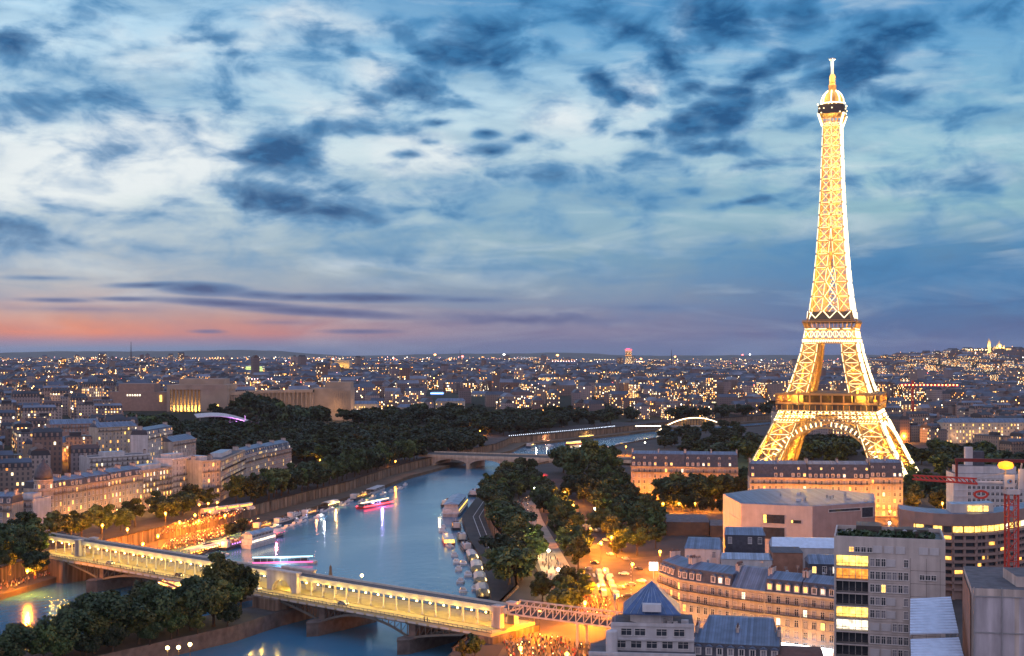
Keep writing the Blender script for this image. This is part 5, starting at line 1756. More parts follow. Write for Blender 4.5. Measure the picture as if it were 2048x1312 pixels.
bb.face([((a.lerp(b_, s)).x, (a.lerp(b_, s)).y - .05, z) for s, z in [(.34, 19.2), (.66, 19.2), (.60, 20.6), (.66, 22.3), (.54, 21.4), (.46, 21.4), (.33, 22.3), (.40, 20.6)]], 2)
M['bill_sea'] = mat('billboard_sand', (.45, .42, .40), .5, .2, .4); M['bill_sky'] = mat('billboard_sky', (.12, .27, .52), .5, .2, .2); M['bill_brown'] = mat('billboard_brown', (.22, .09, .05), .5, .2, .6)
fr = bb.build('billboard', [M['bill_sea'], M['bill_sky'], M['bill_brown']], o); fr['label'] = 'blue picture billboard with a brown shape'
# mirrored-glass low hall roofs left of it
block('low dark shed with a broad grey roof among the trees left of the beige building', 81, 103, 655, 18, 7.0, 'iron_dark', 'roofgrey', R(-4), None, 0, 'pavilion_hall', rise=2.6)
block('smaller grey-roofed shed touching the broad shed among the trees', 103, 118, 648, 14, 6.0, 'iron_dark', 'roofgrey', R(-4), None, 0, 'pavilion_hall', rise=1.8)
block('long flat hall with a row of small white lamps on its parapet', 112, 152, 470, 16, 23, 'slate', 'zinc_pale', R(-3), None, 0, 'long_hall', rise=.6)

clutter(bpy.data.objects['museum_building'], 112, 150, 512, 540, 34.6, 16, 4)
# curved embassy block
o = thing('curved_office', 'curved concrete office block with a band of golden top windows and deep window grids', 'office block', (0, 0, 0))
cp = [PX(1800, 500), PX(1830, 492), PX(1865, 487), PX(1905, 484), PX(1950, 484), PX(1990, 488), PX(2030, 497), PX(2075, 512)]
bkp = [Vector((v.x + 4, v.y + 16, 0)) for v in cp]
m = MB()
poly = [(v.x, v.y) for v in cp] + [(v.x, v.y) for v in reversed(bkp)]
m.prism(poly, -2, 25.6); m.prism(poly, 28.4, 33.0, 0, 1, bottom=True)
ins = [(v.x * .995 + .6, v.y + 1.2) for v in cp] + [(v.x, v.y - 1) for v in reversed(bkp)]
m.prism(ins, 25.6, 28.4, 0)
for z in [25.2 - 2.65 * k for k in range(9)]:
    for a, b_ in zip(cp[:-1], cp[1:]):
        n = Vector((b_.y - a.y, -(b_.x - a.x), 0)).normalized() * .7
        m.bar((a.x + n.x, a.y + n.y, z), (b_.x + n.x, b_.y + n.y, z), 1.4, 0, .95)
for a, b_ in zip(cp[:-1], cp[1:]):
    for s in (0, .5):
        c = a.lerp(b_, s); n = Vector((b_.y - a.y, -(b_.x - a.x), 0)).normalized() * .5
        m.bar((c.x + n.x, c.y + n.y, 0), (c.x + n.x, c.y + n.y, 25), 1.0)
m.build('wall', [M['taupe'], M['zinc']], o)
r = random.Random(9)
for a, b_ in zip(cp[:-1], cp[1:]):
    k = max(1, int((b_ - a).length / 3.0))
    n = Vector((b_.y - a.y, -(b_.x - a.x), 0)).normalized()
    for j in range(k):
        A, B = a.lerp(b_, (j + .08) / k), a.lerp(b_, (j + .92) / k)
        mm = MB(); e = n * -.35
        mm.face([(A.x + e.x, A.y + e.y, 25.9), (B.x + e.x, B.y + e.y, 25.9), (B.x + e.x, B.y + e.y, 28.1), (A.x + e.x, A.y + e.y, 28.1)])
        mm.build('window', M[r.choice(['lit_gold', 'lit_gold', 'lit_white', 'glass']) if j else 'lit_gold'], o)
        for f in range(8):
            z = 25.2 - 2.65 * f - 2.0
            mm = MB(); e = n * .05
            mm.face([(A.x + e.x, A.y + e.y, z), (B.x + e.x, B.y + e.y, z), (B.x + e.x, B.y + e.y, z + 1.4), (A.x + e.x, A.y + e.y, z + 1.4)])
            if f < 7 and (j + f) % 1 == 0: mm.build('window', M['lit_warm' if r.random() < .06 else 'glass'], o)
m = MB()
m.prism([(c.x + 1, c.y + 4) for c in cp[3:6]] + [(c.x + 2, c.y + 12) for c in reversed(cp[3:6])], 33.02, 36.4, 0, 1)
m.build('penthouse', [M['concrete'], M['zinc_pale']], o)
for k, px in enumerate((1940, 1950, 1960, 1972)):
    v = PX(px, 487.5); mm = MB(); mm.face([(v.x - .9, v.y, 33.6), (v.x + .9, v.y, 33.6), (v.x + .9, v.y, 35.8), (v.x - .9, v.y, 35.8)]); mm.build('window', M['lit_gold'], o)

# temporary sheet-metal roof
o = thing('sheet_roof_house', 'house under a temporary pale corrugated metal roof at the lower right', 'building', (0, 0, 0))
P1 = [(88.6, 278, 40.6), (97.6, 278, 40.9), (93.6, 262, 36.6), (83.4, 262, 36.4)]; P2 = [(83.2, 261, 35.5), (93.3, 261, 35.7), (90.2, 247, 31.6), (78.9, 247, 31.5)]
for P in (P1, P2):
    m = MB(); a, b_, c, d = [Vector(x) for x in P]
    n = 26
    for k in range(n):
        s0, s1 = k / n, (k + 1) / n; up_ = .16 if k % 2 else 0.0
        e = Vector((0, 0, up_))
        p0_, p1_, p2_, p3_ = a.lerp(d, s0) , b_.lerp(c, s0), b_.lerp(c, s1), a.lerp(d, s1)
        m.hexa([p3_ - Vector((0, 0, .2)), p2_ - Vector((0, 0, .2)), p1_ - Vector((0, 0, .2)), p0_ - Vector((0, 0, .2))], [p3_ + e, p2_ + Vector((0, 0, .16 - up_)), p1_ + Vector((0, 0, .16 - up_)), p0_ + e])
    m.build('roof_sheet', M['sheet'], o)
m = MB(); m.prism([(79.5, 248), (89.5, 248), (96.5, 277), (88.8, 277)], -2, 31.2); m.build('wall', M['iron_dark'], o)
m = MB()
for (x, y, z) in ((79, 247.5, 31.4), (90, 247.5, 31.4), (83.5, 262, 36.2), (93.4, 262, 36.2), (97.4, 277.6, 40.6), (88.8, 277.6, 40.4)): m.bar((x, y, 28), (x, y, z), .25)
m.build('scaffold_pole', M['metal'], o)

# sheeted concrete building at the right edge
o = thing('sheeted_building', 'grey building wrapped in scaffold sheeting at the bottom right corner', 'building', (91.9, 250, 0), R(0))
m = MB(); m.prism([(0, 0), (9, -2), (34, -6), (40, 20), (7.8, 26)], -2, 48.2, 0, 2)
m.prism([(9.5, 1), (34, -3), (36, 10), (11, 12)], 48.21, 50.3, 0, 2)
m.build('wall', [M['plaster'], M['brick'], M['roofgrey']], o)
m = MB(); m.face([(-.12, .3, 30), (-.12, .3, 47), (7.2, 25, 47), (7.2, 25, 30)][::-1]); m.build('brick_gable', M['brick'], o)
m = MB()
for k in range(4):
    x0, x1 = .4 + k * 5.2, .4 + k * 5.2 + 5.1
    f = lambda x: (x, -.2 - x * .18, 0)
    for j in range(5):
        z1 = 46.6 - j * 7.2; z0_ = z1 - 7.0
        a, b_ = f(x0), f(x1)
        bend = [(0, 0), (.25, -.12), (.5, .05), (.75, -.1), (1, 0)]
        for (s0, e0), (s1, e1) in zip(bend[:-1], bend[1:]):
            xa_, xb_ = x0 + (x1 - x0) * s0, x0 + (x1 - x0) * s1
            m.face([(xa_, f(xa_)[1] + e0 - .15, z0_), (xb_, f(xb_)[1] + e1 - .15, z0_), (xb_, f(xb_)[1] + e1 - .15, z1), (xa_, f(xa_)[1] + e0 - .15, z1)])
m.build('sheeting', M['scaffold'], o)
m = MB()
for k in range(5): x = .3 + k * 5.2; m.bar((x, -.55 - x * .18, 10), (x, -.55 - x * .18, 48.5), .16)
for j in range(6): z = 46.7 - j * 7.2; m.bar((.2, -.55, z), (21, -.55 - 21 * .18, z), .16)
m.build('scaffold_pole', M['metal'], o)

# long stone houses below the tower
JG = 'stone houses in front of the tower'
for (a, b_, y0, y1, nf, fh, rf, rh, lit, lab) in (
        (1500, 1615, 738, 735, 6, 3.6, 'double', 4.2, .2, 'ornate stone house with gabled dormers below the left leg of the tower'),
        (1615, 1740, 735, 732, 6, 3.55, 'double', 4.4, .1, 'stone house with a long arcade of arched attic windows below the tower arch'),
        (1740, 1806, 732, 730, 6, 3.7, 'double', 4.6, .2, 'tall-roofed stone corner house below the right leg of the tower'),):
    house(lab, PX(a, y0), PX(b_, y1), 14, nf, fh, wall='stone2', roof=rf, rh=rh, lit=lit, group=JG, balc=(1, 5), chim=3, sides='R' if a == 1740 else '', bay=3.3)
for (a, b_, y0, y1, lab) in ((1262, 1370, 806, 800, 'grey-roofed stone house behind the plane trees, left of its twin'), (1370, 1476, 800, 796, 'grey-roofed stone house with its right end glowing orange, behind the plane trees')):
    house(lab, PX(a, y0), PX(b_, y1), 15, 6, 3.7, wall='stone', roof='double', rh=4.2, lit=.04, group=JG, balc=(1, 5), chim=3, sides='R', bay=3.4)
for i, (px, y) in enumerate(((1275, 796), (1305, 795), (1340, 794), (1375, 792), (1410, 790), (1445, 788), (1510, 730), (1545, 728), (1580, 726), (1620, 724), (1660, 722), (1700, 720), (1740, 718), (1780, 716), (1800, 718))):
    v = PX(px, y - 3); put_lamp(LAVE, 0, 0, 0, '%s orange lamp from the left at the foot of the stone houses before the tower' % nth(i + 1), 'lamps of the stone houses', at=tuple(v))
v = PX(1488, 800); put_lamp(LAVE, 0, 0, 0, 'orange lamp at the glowing right end of the grey-roofed stone house', 'lamps of the stone houses', at=tuple(v))

# white office slab behind the crane
o = thing('office_slab', 'white office slab with a close grid of small windows behind the red crane', 'office block', (PX(1907, 612).x, 612, 0), R(-7))
m = MB(); m.prism([(0, 0), (50, 0), (50, 16), (0, 16)], -2, 36.5, 0, 1); m.prism([(2, 2), (30, 2), (30, 12), (2, 12)], 36.51, 40, 0, 1)
for f in range(9): m.bar((0, -.1, 34.6 - 3.1 * f), (50, -.1, 34.6 - 3.1 * f), .25, 0, .5)
m.build('wall', [M['white'], M['roofgrey']], o)
WOF = win_mesh('window', 1.3, 1.5, 'glass')
for f in range(7):
    for i in range(17): inst('window', WOF, o, (7.5 + i * 2.2, 0, 32.2 - 3.1 * f))
m = MB(); m.prism([(7, 6), (10.5, 6), (10.5, 9), (7, 9)], 40.01, 49); m.build('vent_tower', M['white'], o)
m = MB(); m.prism([(10.6, 6), (16, 6), (16, 10), (10.6, 10)], 40.01, 47); m.build('plant_room', M['slate'], o)

# ---------------------------------------------------------------- tower crane at the right
o = thing('tower_crane', 'red and white tower crane with a glowing orange lamp at the right edge', 'crane', (114.3, 286, 0), R(0))
m = MB()
for (x, y) in ((-1.1, -1.1), (1.1, -1.1), (1.1, 1.1), (-1.1, 1.1)): m.bar((x, y, 0), (x, y, 63), .34)
for k in range(24):
    z0_ = 2.0 + k * 2.54
    for (x0, y0, x1, y1) in ((-1.1, -1.1, 1.1, -1.1), (1.1, -1.1, 1.1, 1.1), (1.1, 1.1, -1.1, 1.1), (-1.1, 1.1, -1.1, -1.1)):
        m.bar((x0, y0, z0_), (x1, y1, z0_ + 2.5), .16); m.bar((x0, y0, z0_), (x1, y1, z0_), .16)
m.build('mast', M['red'], o)
m = MB(); m.bar((.9, -.5, 2), (.9, -.5, 62), .12); m.bar((.5, -.5, 2), (.5, -.5, 62), .12)
for k in range(80): m.bar((.5, -.5, 2 + k * .75), (.9, -.5, 2 + k * .75), .08)
m.build('ladder', M['white'], o)
m = MB(); m.box((0, 0, 63), (2.9, 2.9, 1.0)); m.build('slewing_ring', M['white'], o)
m = MB()
dx, dy = -.985, .17
for s in (-.55, .55): m.bar((-2 + s * .17, s, 65.6), (-7.5, s + 1.0, 65.6), .4)
m.bar((-1.5, 0, 65.4), (-7.6, 1, 65.4), .9, 0, .9); m.build('jib_root', M['white'], o)
m = MB()
m.bar((-7.6, .45, 65.2), (-21.4, 3.0, 66.0), .35); m.bar((-7.6, 1.55, 65.2), (-21.4, 4.1, 66.0), .35); m.bar((-7.6, 1.0, 66.4), (-21.4, 3.5, 66.9), .35)
for k in range(14):
    s0, s1 = k / 14, (k + 1) / 14
    a, b_ = Vector((-7.6, .45, 65.2)).lerp(Vector((-21.4, 3.0, 66.0)), s0), Vector((-7.6, 1.0, 66.4)).lerp(Vector((-21.4, 3.5, 66.9)), s1)
    m.bar(a, b_, .2)
m.build('jib', M['red'], o)
m = MB(); m.bar((-8, 14, 69.6), (14, 9, 69.6), .7, 0, .8); m.bar((-7.6, 14, 64), (-7.6, 14, 69.6), .5)
m.build('second_jib', mat('dark_red_paint', (.16, .02, .018), .5), o)
m = MB(); m.box((-.9, -.9, 64.6), (2.4, .5, 2.8)); m.box((3.0, -.9, 64.2), (3.4, .5, 4.6)); m.build('cab_panel', M['white'], o)
m = MB(); m.lathe([(.62, 0), (.62, .06)], 12, (0, 0, 0)); em = m.mesh('emblem', M['bill_sky']); e = inst('emblem', em, o, (-.9, -1.17, 66.0)); e.rotation_euler = (R(90), 0, 0); e.scale = (1, .75, 1)
m = MB(); m.lathe([(.3, 0), (.3, .07)], 10, (0, 0, 0)); em = m.mesh('emblem', M['bulb_orange'] if False else M['tile']); e = inst('emblem', em, o, (-.75, -1.18, 65.95)); e.rotation_euler = (R(90), 0, 0)
m = MB(); m.bar((2.6, -1.2, 65.9), (3.4, -1.2, 67.0), .5); m.bar((3.4, -1.2, 65.9), (2.6, -1.2, 67.0), .5); m.build('yellow_sign', mat('yellow_paint', (.6, .55, .03), .5), o)
m = MB()
for k in range(16):
    a0, a1 = 2 * PI * k / 16, 2 * PI * (k + 1) / 16
    m.bar((-6.8 + 1.5 * math.cos(a0), .6, 62.8 + .8 * math.sin(a0)), (-6.8 + 1.5 * math.cos(a1), .6, 62.8 + .8 * math.sin(a1)), .45)
m.build('hook_block', M['red'], o)
m = MB()
n = 10
m.lathe([(.3, 0), (1.2, .25), (1.45, .9), (1.2, 1.6), (.3, 1.9)], 14, (-1.4, -.2, 68.6), sx=1.25)
m.build('beacon', glow('beacon', (1, .30, .012), 2.6), o, True)
point('lamp_light', (-1.4, -2.5, 69.5), ORANGE, 900, o, .6)
m = MB(); m.bar((-1.4, 0, 64), (-1.4, 0, 68.6), .3); m.bar((1.0, 0, 64), (2.4, 0, 70), .3); m.bar((-1.2, 0, 67.8), (-8, .8, 66.6), .15); m.build('beacon_post', M['metal'], o)

# far crane with a red-lit jib
o = thing('lit_crane', 'distant crane with a row of red lamps along its jib right of the tower', 'crane', (577, 1800, 0))
m = MB()
for (x, y) in ((-1, -1), (1, -1), (1, 1), (-1, 1)): m.bar((x, y, 0), (x, y, 57), .9)
for k in range(19): m.bar((-1, -1, 3 * k), (1, -1, 3 * k + 3), .5)
m.bar((-20, 0, 50), (66, 0, 49), 1.3, 0, 1.1); m.bar((-20, 0, 52), (66, 0, 50.5), .6)
m.build('mast', M['red'], o)
m = MB()
for k in range(16): m.box((-16 + k * 5.3, -1.4, 49.6), (1.5, 1.0, 1.5))
m.build('jib_lamp', glow('lamp_red_orange', (1, .25, .08), 14), o)
# ---------------------------------------------------------------- landmarks in the distance
# columned palace on the left hill
CHY = 1500.0
pal = thing('palace', 'huge columned stone palace with curved wings and glowing bays on the left hill', 'palace', (0, 0, 0))
def pbox(m, x0, x1, y0, y1, z0, z1, mi=0): m.prism([(x0, y0), (x1, y0), (x1, y1), (x0, y1)], z0, z1, mi)
zb = 20.0
pv = thing
m = MB()
XL, XR_ = PX(338, CHY).x, PX(452, CHY).x
XB = PX(402, CHY).x
pbox(m, XL, XR_, CHY + 6, CHY + 50, zb - 8, 58); pbox(m, XL - 2, XR_ + 2, CHY - 2, CHY + 52, 52.2, 58.02); pbox(m, XL + 9, XR_ - 6, CHY + 12, CHY + 46, 58.03, 65)
pbox(m, XL - 2, XR_ + 2, CHY - 2, CHY + 5.9, zb - 8, 25)
for a, b_ in ((XL - 2, XL + 2), (XB, XR_ + 2)): pbox(m, a, b_, CHY - 2.1, CHY + 5.95, 25.01, 52.1)
m.build('pavilion', M['palace_stone'], pal)
n = 9
cm = MB(); cm.prism([(-1, -1), (1, -1), (1, 1), (-1, 1)], 25, 52.2); CM_ = cm.mesh('column', M['palace_stone'])
for k in range(n):
    inst('column', CM_, pal, (XL + 4 + (XB - 4 - XL) * k / (n - 1), CHY, 0))
mm = MB(); mm.box((0, 0, 25.4), (2.7, .4, 8)); BAYM = mm.mesh('lit_bay', M['lit_gold'])
for k in range(n - 1):
    x = XL + 4 + (XB - 4 - XL) * (k + .5) / (n - 1)
    inst('lit_bay', BAYM, pal, (x, CHY + 5.6, 0))
    if k % 2 == 0: point('bay_lamp', (x, CHY + 2.5, 29), AMBER, 9000, pal, .6)
inst('lit_bay', BAYM, pal, (PX(436, CHY).x, CHY - 2.4, 1)); inst('lit_bay', BAYM, pal, (PX(316, CHY).x, CHY + 12, 12))
for px in (415, 445, 480, 520, 560, 600, 640, 690): point('projector', (PX(px, 1490).x, 1490 if px < 460 else 1512 + (px - 460) * .62, 24), (1, .55, .25), 9000, pal, .6)
# left lower wing and the long curved wing running right
m = MB(); pbox(m, PX(212, CHY).x, XL - 2.1, CHY + 14, CHY + 45, 16, 49); pbox(m, PX(228, CHY).x, PX(300, CHY).x, CHY + 18, CHY + 46, 49.01, 59); pbox(m, PX(168, CHY).x, PX(212, CHY).x - .1, CHY + 10, CHY + 40, 16, 43)
lw = m.build('side_wing', M['taupe'], pal)
for k in range(6):
    mm = MB(); mm.box((PX(248 + k * 5, CHY).x, CHY + 13.8, 44), (1.6, .3, 2.2)); mm.build('window', M['lit_white'], lw)
wingpts = [(453, 1512), (470, 1530), (490, 1565), (540, 1600), (590, 1620), (625, 1625)]
m = MB()
for (a, b_) in zip(wingpts[:-1], wingpts[1:]):
    A, B = PX(*a), PX(*b_)
    m.hexa([(A.x, A.y + 4, 14), (B.x, B.y + 4, 14), (B.x, B.y + 24, 14), (A.x, A.y + 24, 14)], [(A.x, A.y + 4, 48), (B.x, B.y + 4, 48), (B.x, B.y + 24, 48), (A.x, A.y + 24, 48)])
    m.hexa([(A.x, A.y, 45), (B.x, B.y, 45), (B.x, B.y + 24, 45), (A.x, A.y + 24, 45)], [(A.x, A.y, 48.5), (B.x, B.y, 48.5), (B.x, B.y + 25, 48.5), (A.x, A.y + 25, 48.5)])
    k = int((B - A).length / 5)
    for j in range(k):
        c = A.lerp(B, (j + .5) / k); m.prism([(c.x - .8, c.y + .3), (c.x + .8, c.y + .3), (c.x + .8, c.y + 2), (c.x - .8, c.y + 2)], 20, 45)
m.build('curved_wing', M['palace_stone'], pal)
m = MB()
pbox(m, PX(622, 1640).x, PX(702, 1640).x, 1640, 1680, 6, 50); pbox(m, PX(650, 1640).x, PX(700, 1640).x, 1645, 1676, 50.01, 58)
m.build('end_pavilion', M['palace_stone'], pal)
for k in range(9): inst('column', CM_, pal, (PX(668 + k * 4, 1638).x, 1638, -5), 0, (.8, .8, 1))
# white canopy with violet light and pale terrace below the palace
o = thing('canopy', 'pale curved canopy with violet glow below the columned palace', 'canopy', (0, 0, 0))
m = MB(); prv = None
for k in range(9):
    s = k / 8; px = 388 + 128 * s; z = 26 + 5.0 * math.sin(PI * min(1, s * 1.1)) - 9 * s
    A, B = PX(px, 1440), PX(px + 6, 1415)
    if prv: m.hexa([(prv[0].x, prv[0].y, prv[2] - .8), (A.x, A.y, z - .8), (B.x, B.y, z - 3.5), (prv[1].x, prv[1].y, prv[2] - 3.5)][::-1], [(prv[0].x, prv[0].y, prv[2]), (A.x, A.y, z), (B.x, B.y, z - 2.7), (prv[1].x, prv[1].y, prv[2] - 2.7)][::-1])
    prv = (A, B, z)
m.build('roof', M['white'], o, recalc=True)
m = MB()
for px in (400, 430, 460, 490): v = PX(px, 1425); m.bar((v.x, v.y, 12), (v.x, v.y, 25), 1.0)
m.build('post', M['metal'], o)
for px, c in ((470, (.6, .15, 1)), (480, (.9, .3, .8))): v = PX(px, 1405); point('lamp_light', (v.x, v.y, 20), c, 16000, o, .6)
for lab, pts in (('pale terrace', [(560, 1470), (700, 1445), (742, 1375), (600, 1400)]), ):
    mb = MB()
    A = [PX(*q) for q in pts]
    mb.prism([(v.x, v.y) for v in reversed(A)], 5, 12.5)
    mb.build('fountain_terrace', M['concrete'])['kind'] = 'structure'

# triumphal arch
o = thing('triumphal_arch', 'small block-shaped triumphal arch floodlit deep gold far beyond the palace', 'monument', (PX(684, 3500).x, 3500, 36), R(-12))
m = MB(); L = 44; D_ = 22; H = 34
m.prism([(-L / 2, 0), (-8, 0), (-8, D_), (-L / 2, D_)], -20, H); m.prism([(8, 0), (L / 2, 0), (L / 2, D_), (8, D_)], -20, H)
for k in range(10):
    a0, a1 = PI - PI * k / 10, PI - PI * (k + 1) / 10
    p, q_ = (8 * math.cos(a0), 15 + 8 * math.sin(a0)), (8 * math.cos(a1), 15 + 8 * math.sin(a1))
    m.hexa([(p[0], 0, p[1]), (q_[0], 0, q_[1]), (q_[0], D_, q_[1]), (p[0], D_, p[1])], [(p[0], 0, H), (q_[0], 0, H), (q_[0], D_, H), (p[0], D_, H)])
m.build('arch', M['stone2'], o)
m = MB(); m.box((0, D_ / 2, H + .01), (L + 2, D_ + 2, 2)); m.box((0, D_ / 2, H + 2.01), (L - 1, D_ - 1, 6)); m.build('attic', M['stone2'], o)
for x in (-16, 0, 16):
    point('projector', (x, -9, 2), (1, .5, .03), 26000, o, .8); point('projector', (x, -9, 26), (1, .5, .03), 9000, o, .8)

# white basilica on its hill
o = thing('basilica', 'white domed basilica floodlit gold on top of the right hill', 'church', (1899, 4900, 90), R(-8))
m = MB(); m.prism([(-10, 0), (34, 0), (34, 40), (-10, 40)], -12, 20); m.build('nave', M['stone2'], o)
def domed(x, y, r, zb_, zt, pt):
    m = MB(); h = zt - zb_
    m.lathe([(r, zb_), (r, zb_ + h * .42), (r * 1.08, zb_ + h * .44), (r * 1.02, zb_ + h * .58), (r * .8, zb_ + h * .75), (r * .45, zb_ + h * .9), (r * .2, zb_ + h * .96), (r * .18, zt + pt * .5), (.2, zt + pt)], 12, (x, y, 0))
    m.build('dome', M['stone2'], o, True)
domed(15, 18, 9.5, 20, 52, 8)
for (x, y) in ((1, 6), (30, 6), (1, 32), (30, 32)): domed(x, y, 5, 20, 36, 4)
m = MB(); m.box((-24, 20, -10), (12, 12, 48)); m.box((-24, 20, 38), (13.5, 13.5, 2)); m.box((-24, 20, 40), (10, 10, 12)); m.lathe([(6, 52), (5, 57), (2.6, 62), (.8, 65), (.2, 69)], 10, (-24, 20, 0)); m.build('bell_tower', M['stone2'], o)
for (x, y, z, e) in ((-24, -6, 5, 30000), (-24, 0, 40, 14000), (0, -8, 5, 30000), (22, -8, 5, 30000), (15, -3, 34, 30000), (40, 5, 10, 20000)): point('projector', (x, y, z), (1, .58, .14), e * 5, o, 1)

# hotel tower with a red crown
o = thing('hotel_tower', 'lone distant high-rise with a red neon crown on the horizon', 'high-rise', (PX(1257, 5000).x, 5000, 0), R(15))
m = MB(); m.prism([(-11, -6), (0, -9), (11, -6), (11, 6), (0, 9), (-11, 6)], 0, 108); m.build('wall', M['facade_far'], o)
m = MB(); m.prism([(-11.4, -6.4), (0, -9.4), (11.4, -6.4), (11.4, 6.4), (0, 9.4), (-11.4, 6.4)], 108.1, 114); m.build('crown', M['neon_red'], o)
m = MB(); m.box((-2, 0, 114.1), (12, 4, 3)); m.build('sign', M['neon_pink'], o)
# round green-lit hall
o = thing('lit_round_hall', 'round hall lit in yellow-green rings far left on the plain', 'building', (PX(508, 3300).x, 3300, 0))
m = MB(); m.lathe([(24, 20), (26, 48), (27, 49), (27, 52), (20, 56), (20, 62), (12, 66)], 24); m.build('wall', M['concrete'], o)
m = MB()
for z, r_ in ((40, 26.5), (45, 26.8), (50, 27.8), (54, 23), (59, 21)): m.lathe([(r_, z), (r_, z + 2.6)], 24)
m.build('light_ring', glow('ring_glow', (.75, 1, .28), 1.3), o)
# small floodlit church and other lit fronts
o = thing('spired_church', 'church with two pale spires floodlit white-gold in the middle distance', 'church', (PX(1217, 2700).x, 2700, 0), R(-10))
m = MB()
for x in (-5, 5): m.box((x, 0, 0), (7, 7, 36)); m.lathe([(3.6, 36), (.2, 60)], 8, (x, 0, 0))
m.build('bell_tower', M['stone2'], o)
m = MB(); m.prism([(-9, 4), (9, 4), (9, 40), (-9, 40)], 0, 30); m.build('nave', M['stone2'], o)
for x in (-14, 0, 14): point('projector', (x, -16, 22), (1, .78, .38), 30000, o, 1)
def litfront(label, px, y, w, h, z0, c, power, name='lit_building', wall='stone2', rz=0, n=3):
    o = thing(name, label, 'building', (PX(px, y).x, y, 0), rz)
    m = MB(); m.prism([(-w / 2, 0), (w / 2, 0), (w / 2, 18), (-w / 2, 18)], 0, z0 + h); m.build('wall', M[wall], o)
    m = MB(); m.frust([(-w / 2 - .5, -.5), (w / 2 + .5, -.5), (w / 2 + .5, 18.5), (-w / 2 - .5, 18.5)], z0 + h + .01, [(-w / 2 + 3, 6), (w / 2 - 3, 6), (w / 2 - 3, 12), (-w / 2 + 3, 12)], z0 + h + 4); m.build('roof', M['zinc'], o)
    for k in range(n): point('projector', (-w / 2 + w * (k + .5) / n, -6, z0 + h * .35), c, power, o, .6)
    r = random.Random(int(px)); nb = max(2, int(w / 3.4))
    for f in range(int(h / 3.5)):
        for i in range(nb): inst('window', WIN[pick(r, .35)], o, (-w / 2 + w * (i + .5) / nb, 0, z0 + 1 + f * 3.5))
    return o
litfront('plain box-shaped building floodlit solid orange beyond the river trees', 1126, 2010, 18, 16, 0, (1, .30, .04), 16000)
litfront('corner building blazing yellow beyond the left river trees', 900, 1880, 44, 24, 0, (1, .62, .08), 16000, n=5)
litfront('tall cream building with orange roof lights behind the blazing yellow one', 960, 2050, 30, 30, 0, (1, .42, .08), 9000)
b2 = litfront('dark building topped by a blue and violet light band', 874, 2150, 24, 27, 0, (.2, .25, 1), 2000, n=1)
m = MB(); m.box((0, -.8, 26), (22, .5, 2.5)); m.build('light_band', M['neon_blue'], b2)
litfront('long low facade floodlit orange in the middle of the plain', 1290, 2760, 60, 14, 8, (1, .36, .05), 16000, n=4)
litfront('small front floodlit orange right of the spired church', 1420, 2500, 16, 12, 8, (1, .3, .05), 12000, n=2)
litfront('small arched front floodlit amber above the garden trees', 818, 1760, 34, 20, 0, (1, .45, .06), 9000, n=3)
litfront('low house with a warm lit front beside the columned palace', 722, 1800, 48, 17, 6, (1, .5, .15), 3000, n=3)
o = litfront('long stone row with many small lit windows at the right beyond the park', 1972, 1330, 92, 22, 0, (1, .5, .2), 2600, n=4)
# ---------------------------------------------------------------- island under the bridge
NV = Vector((-BD.y, BD.x, 0))          # away from the viewer, across the bridge
IC = A0 + BD * 137.5
def isl(s, w): return IC - NV * s + BD * w
mb = MB(); ip = [isl(-40, 0), isl(-30, 5), isl(0, 7.5), isl(28, 14), isl(160, 15), isl(160, -10), isl(0, -7.5), isl(-30, -5)]
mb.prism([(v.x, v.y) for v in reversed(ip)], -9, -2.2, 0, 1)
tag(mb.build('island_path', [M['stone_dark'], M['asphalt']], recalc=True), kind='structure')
st_ = thing('island_monument', 'small dark monument on the island tip just behind the bridge', 'monument', tuple(isl(-33, 0)))
m = MB(); m.box((0, 0, -2.2), (3, 3, 5)); m.lathe([(1, 2.8), (.8, 6), (.5, 8), (.6, 9), (.1, 10)], 8); m.build('pedestal', M['stone_dark'], st_)

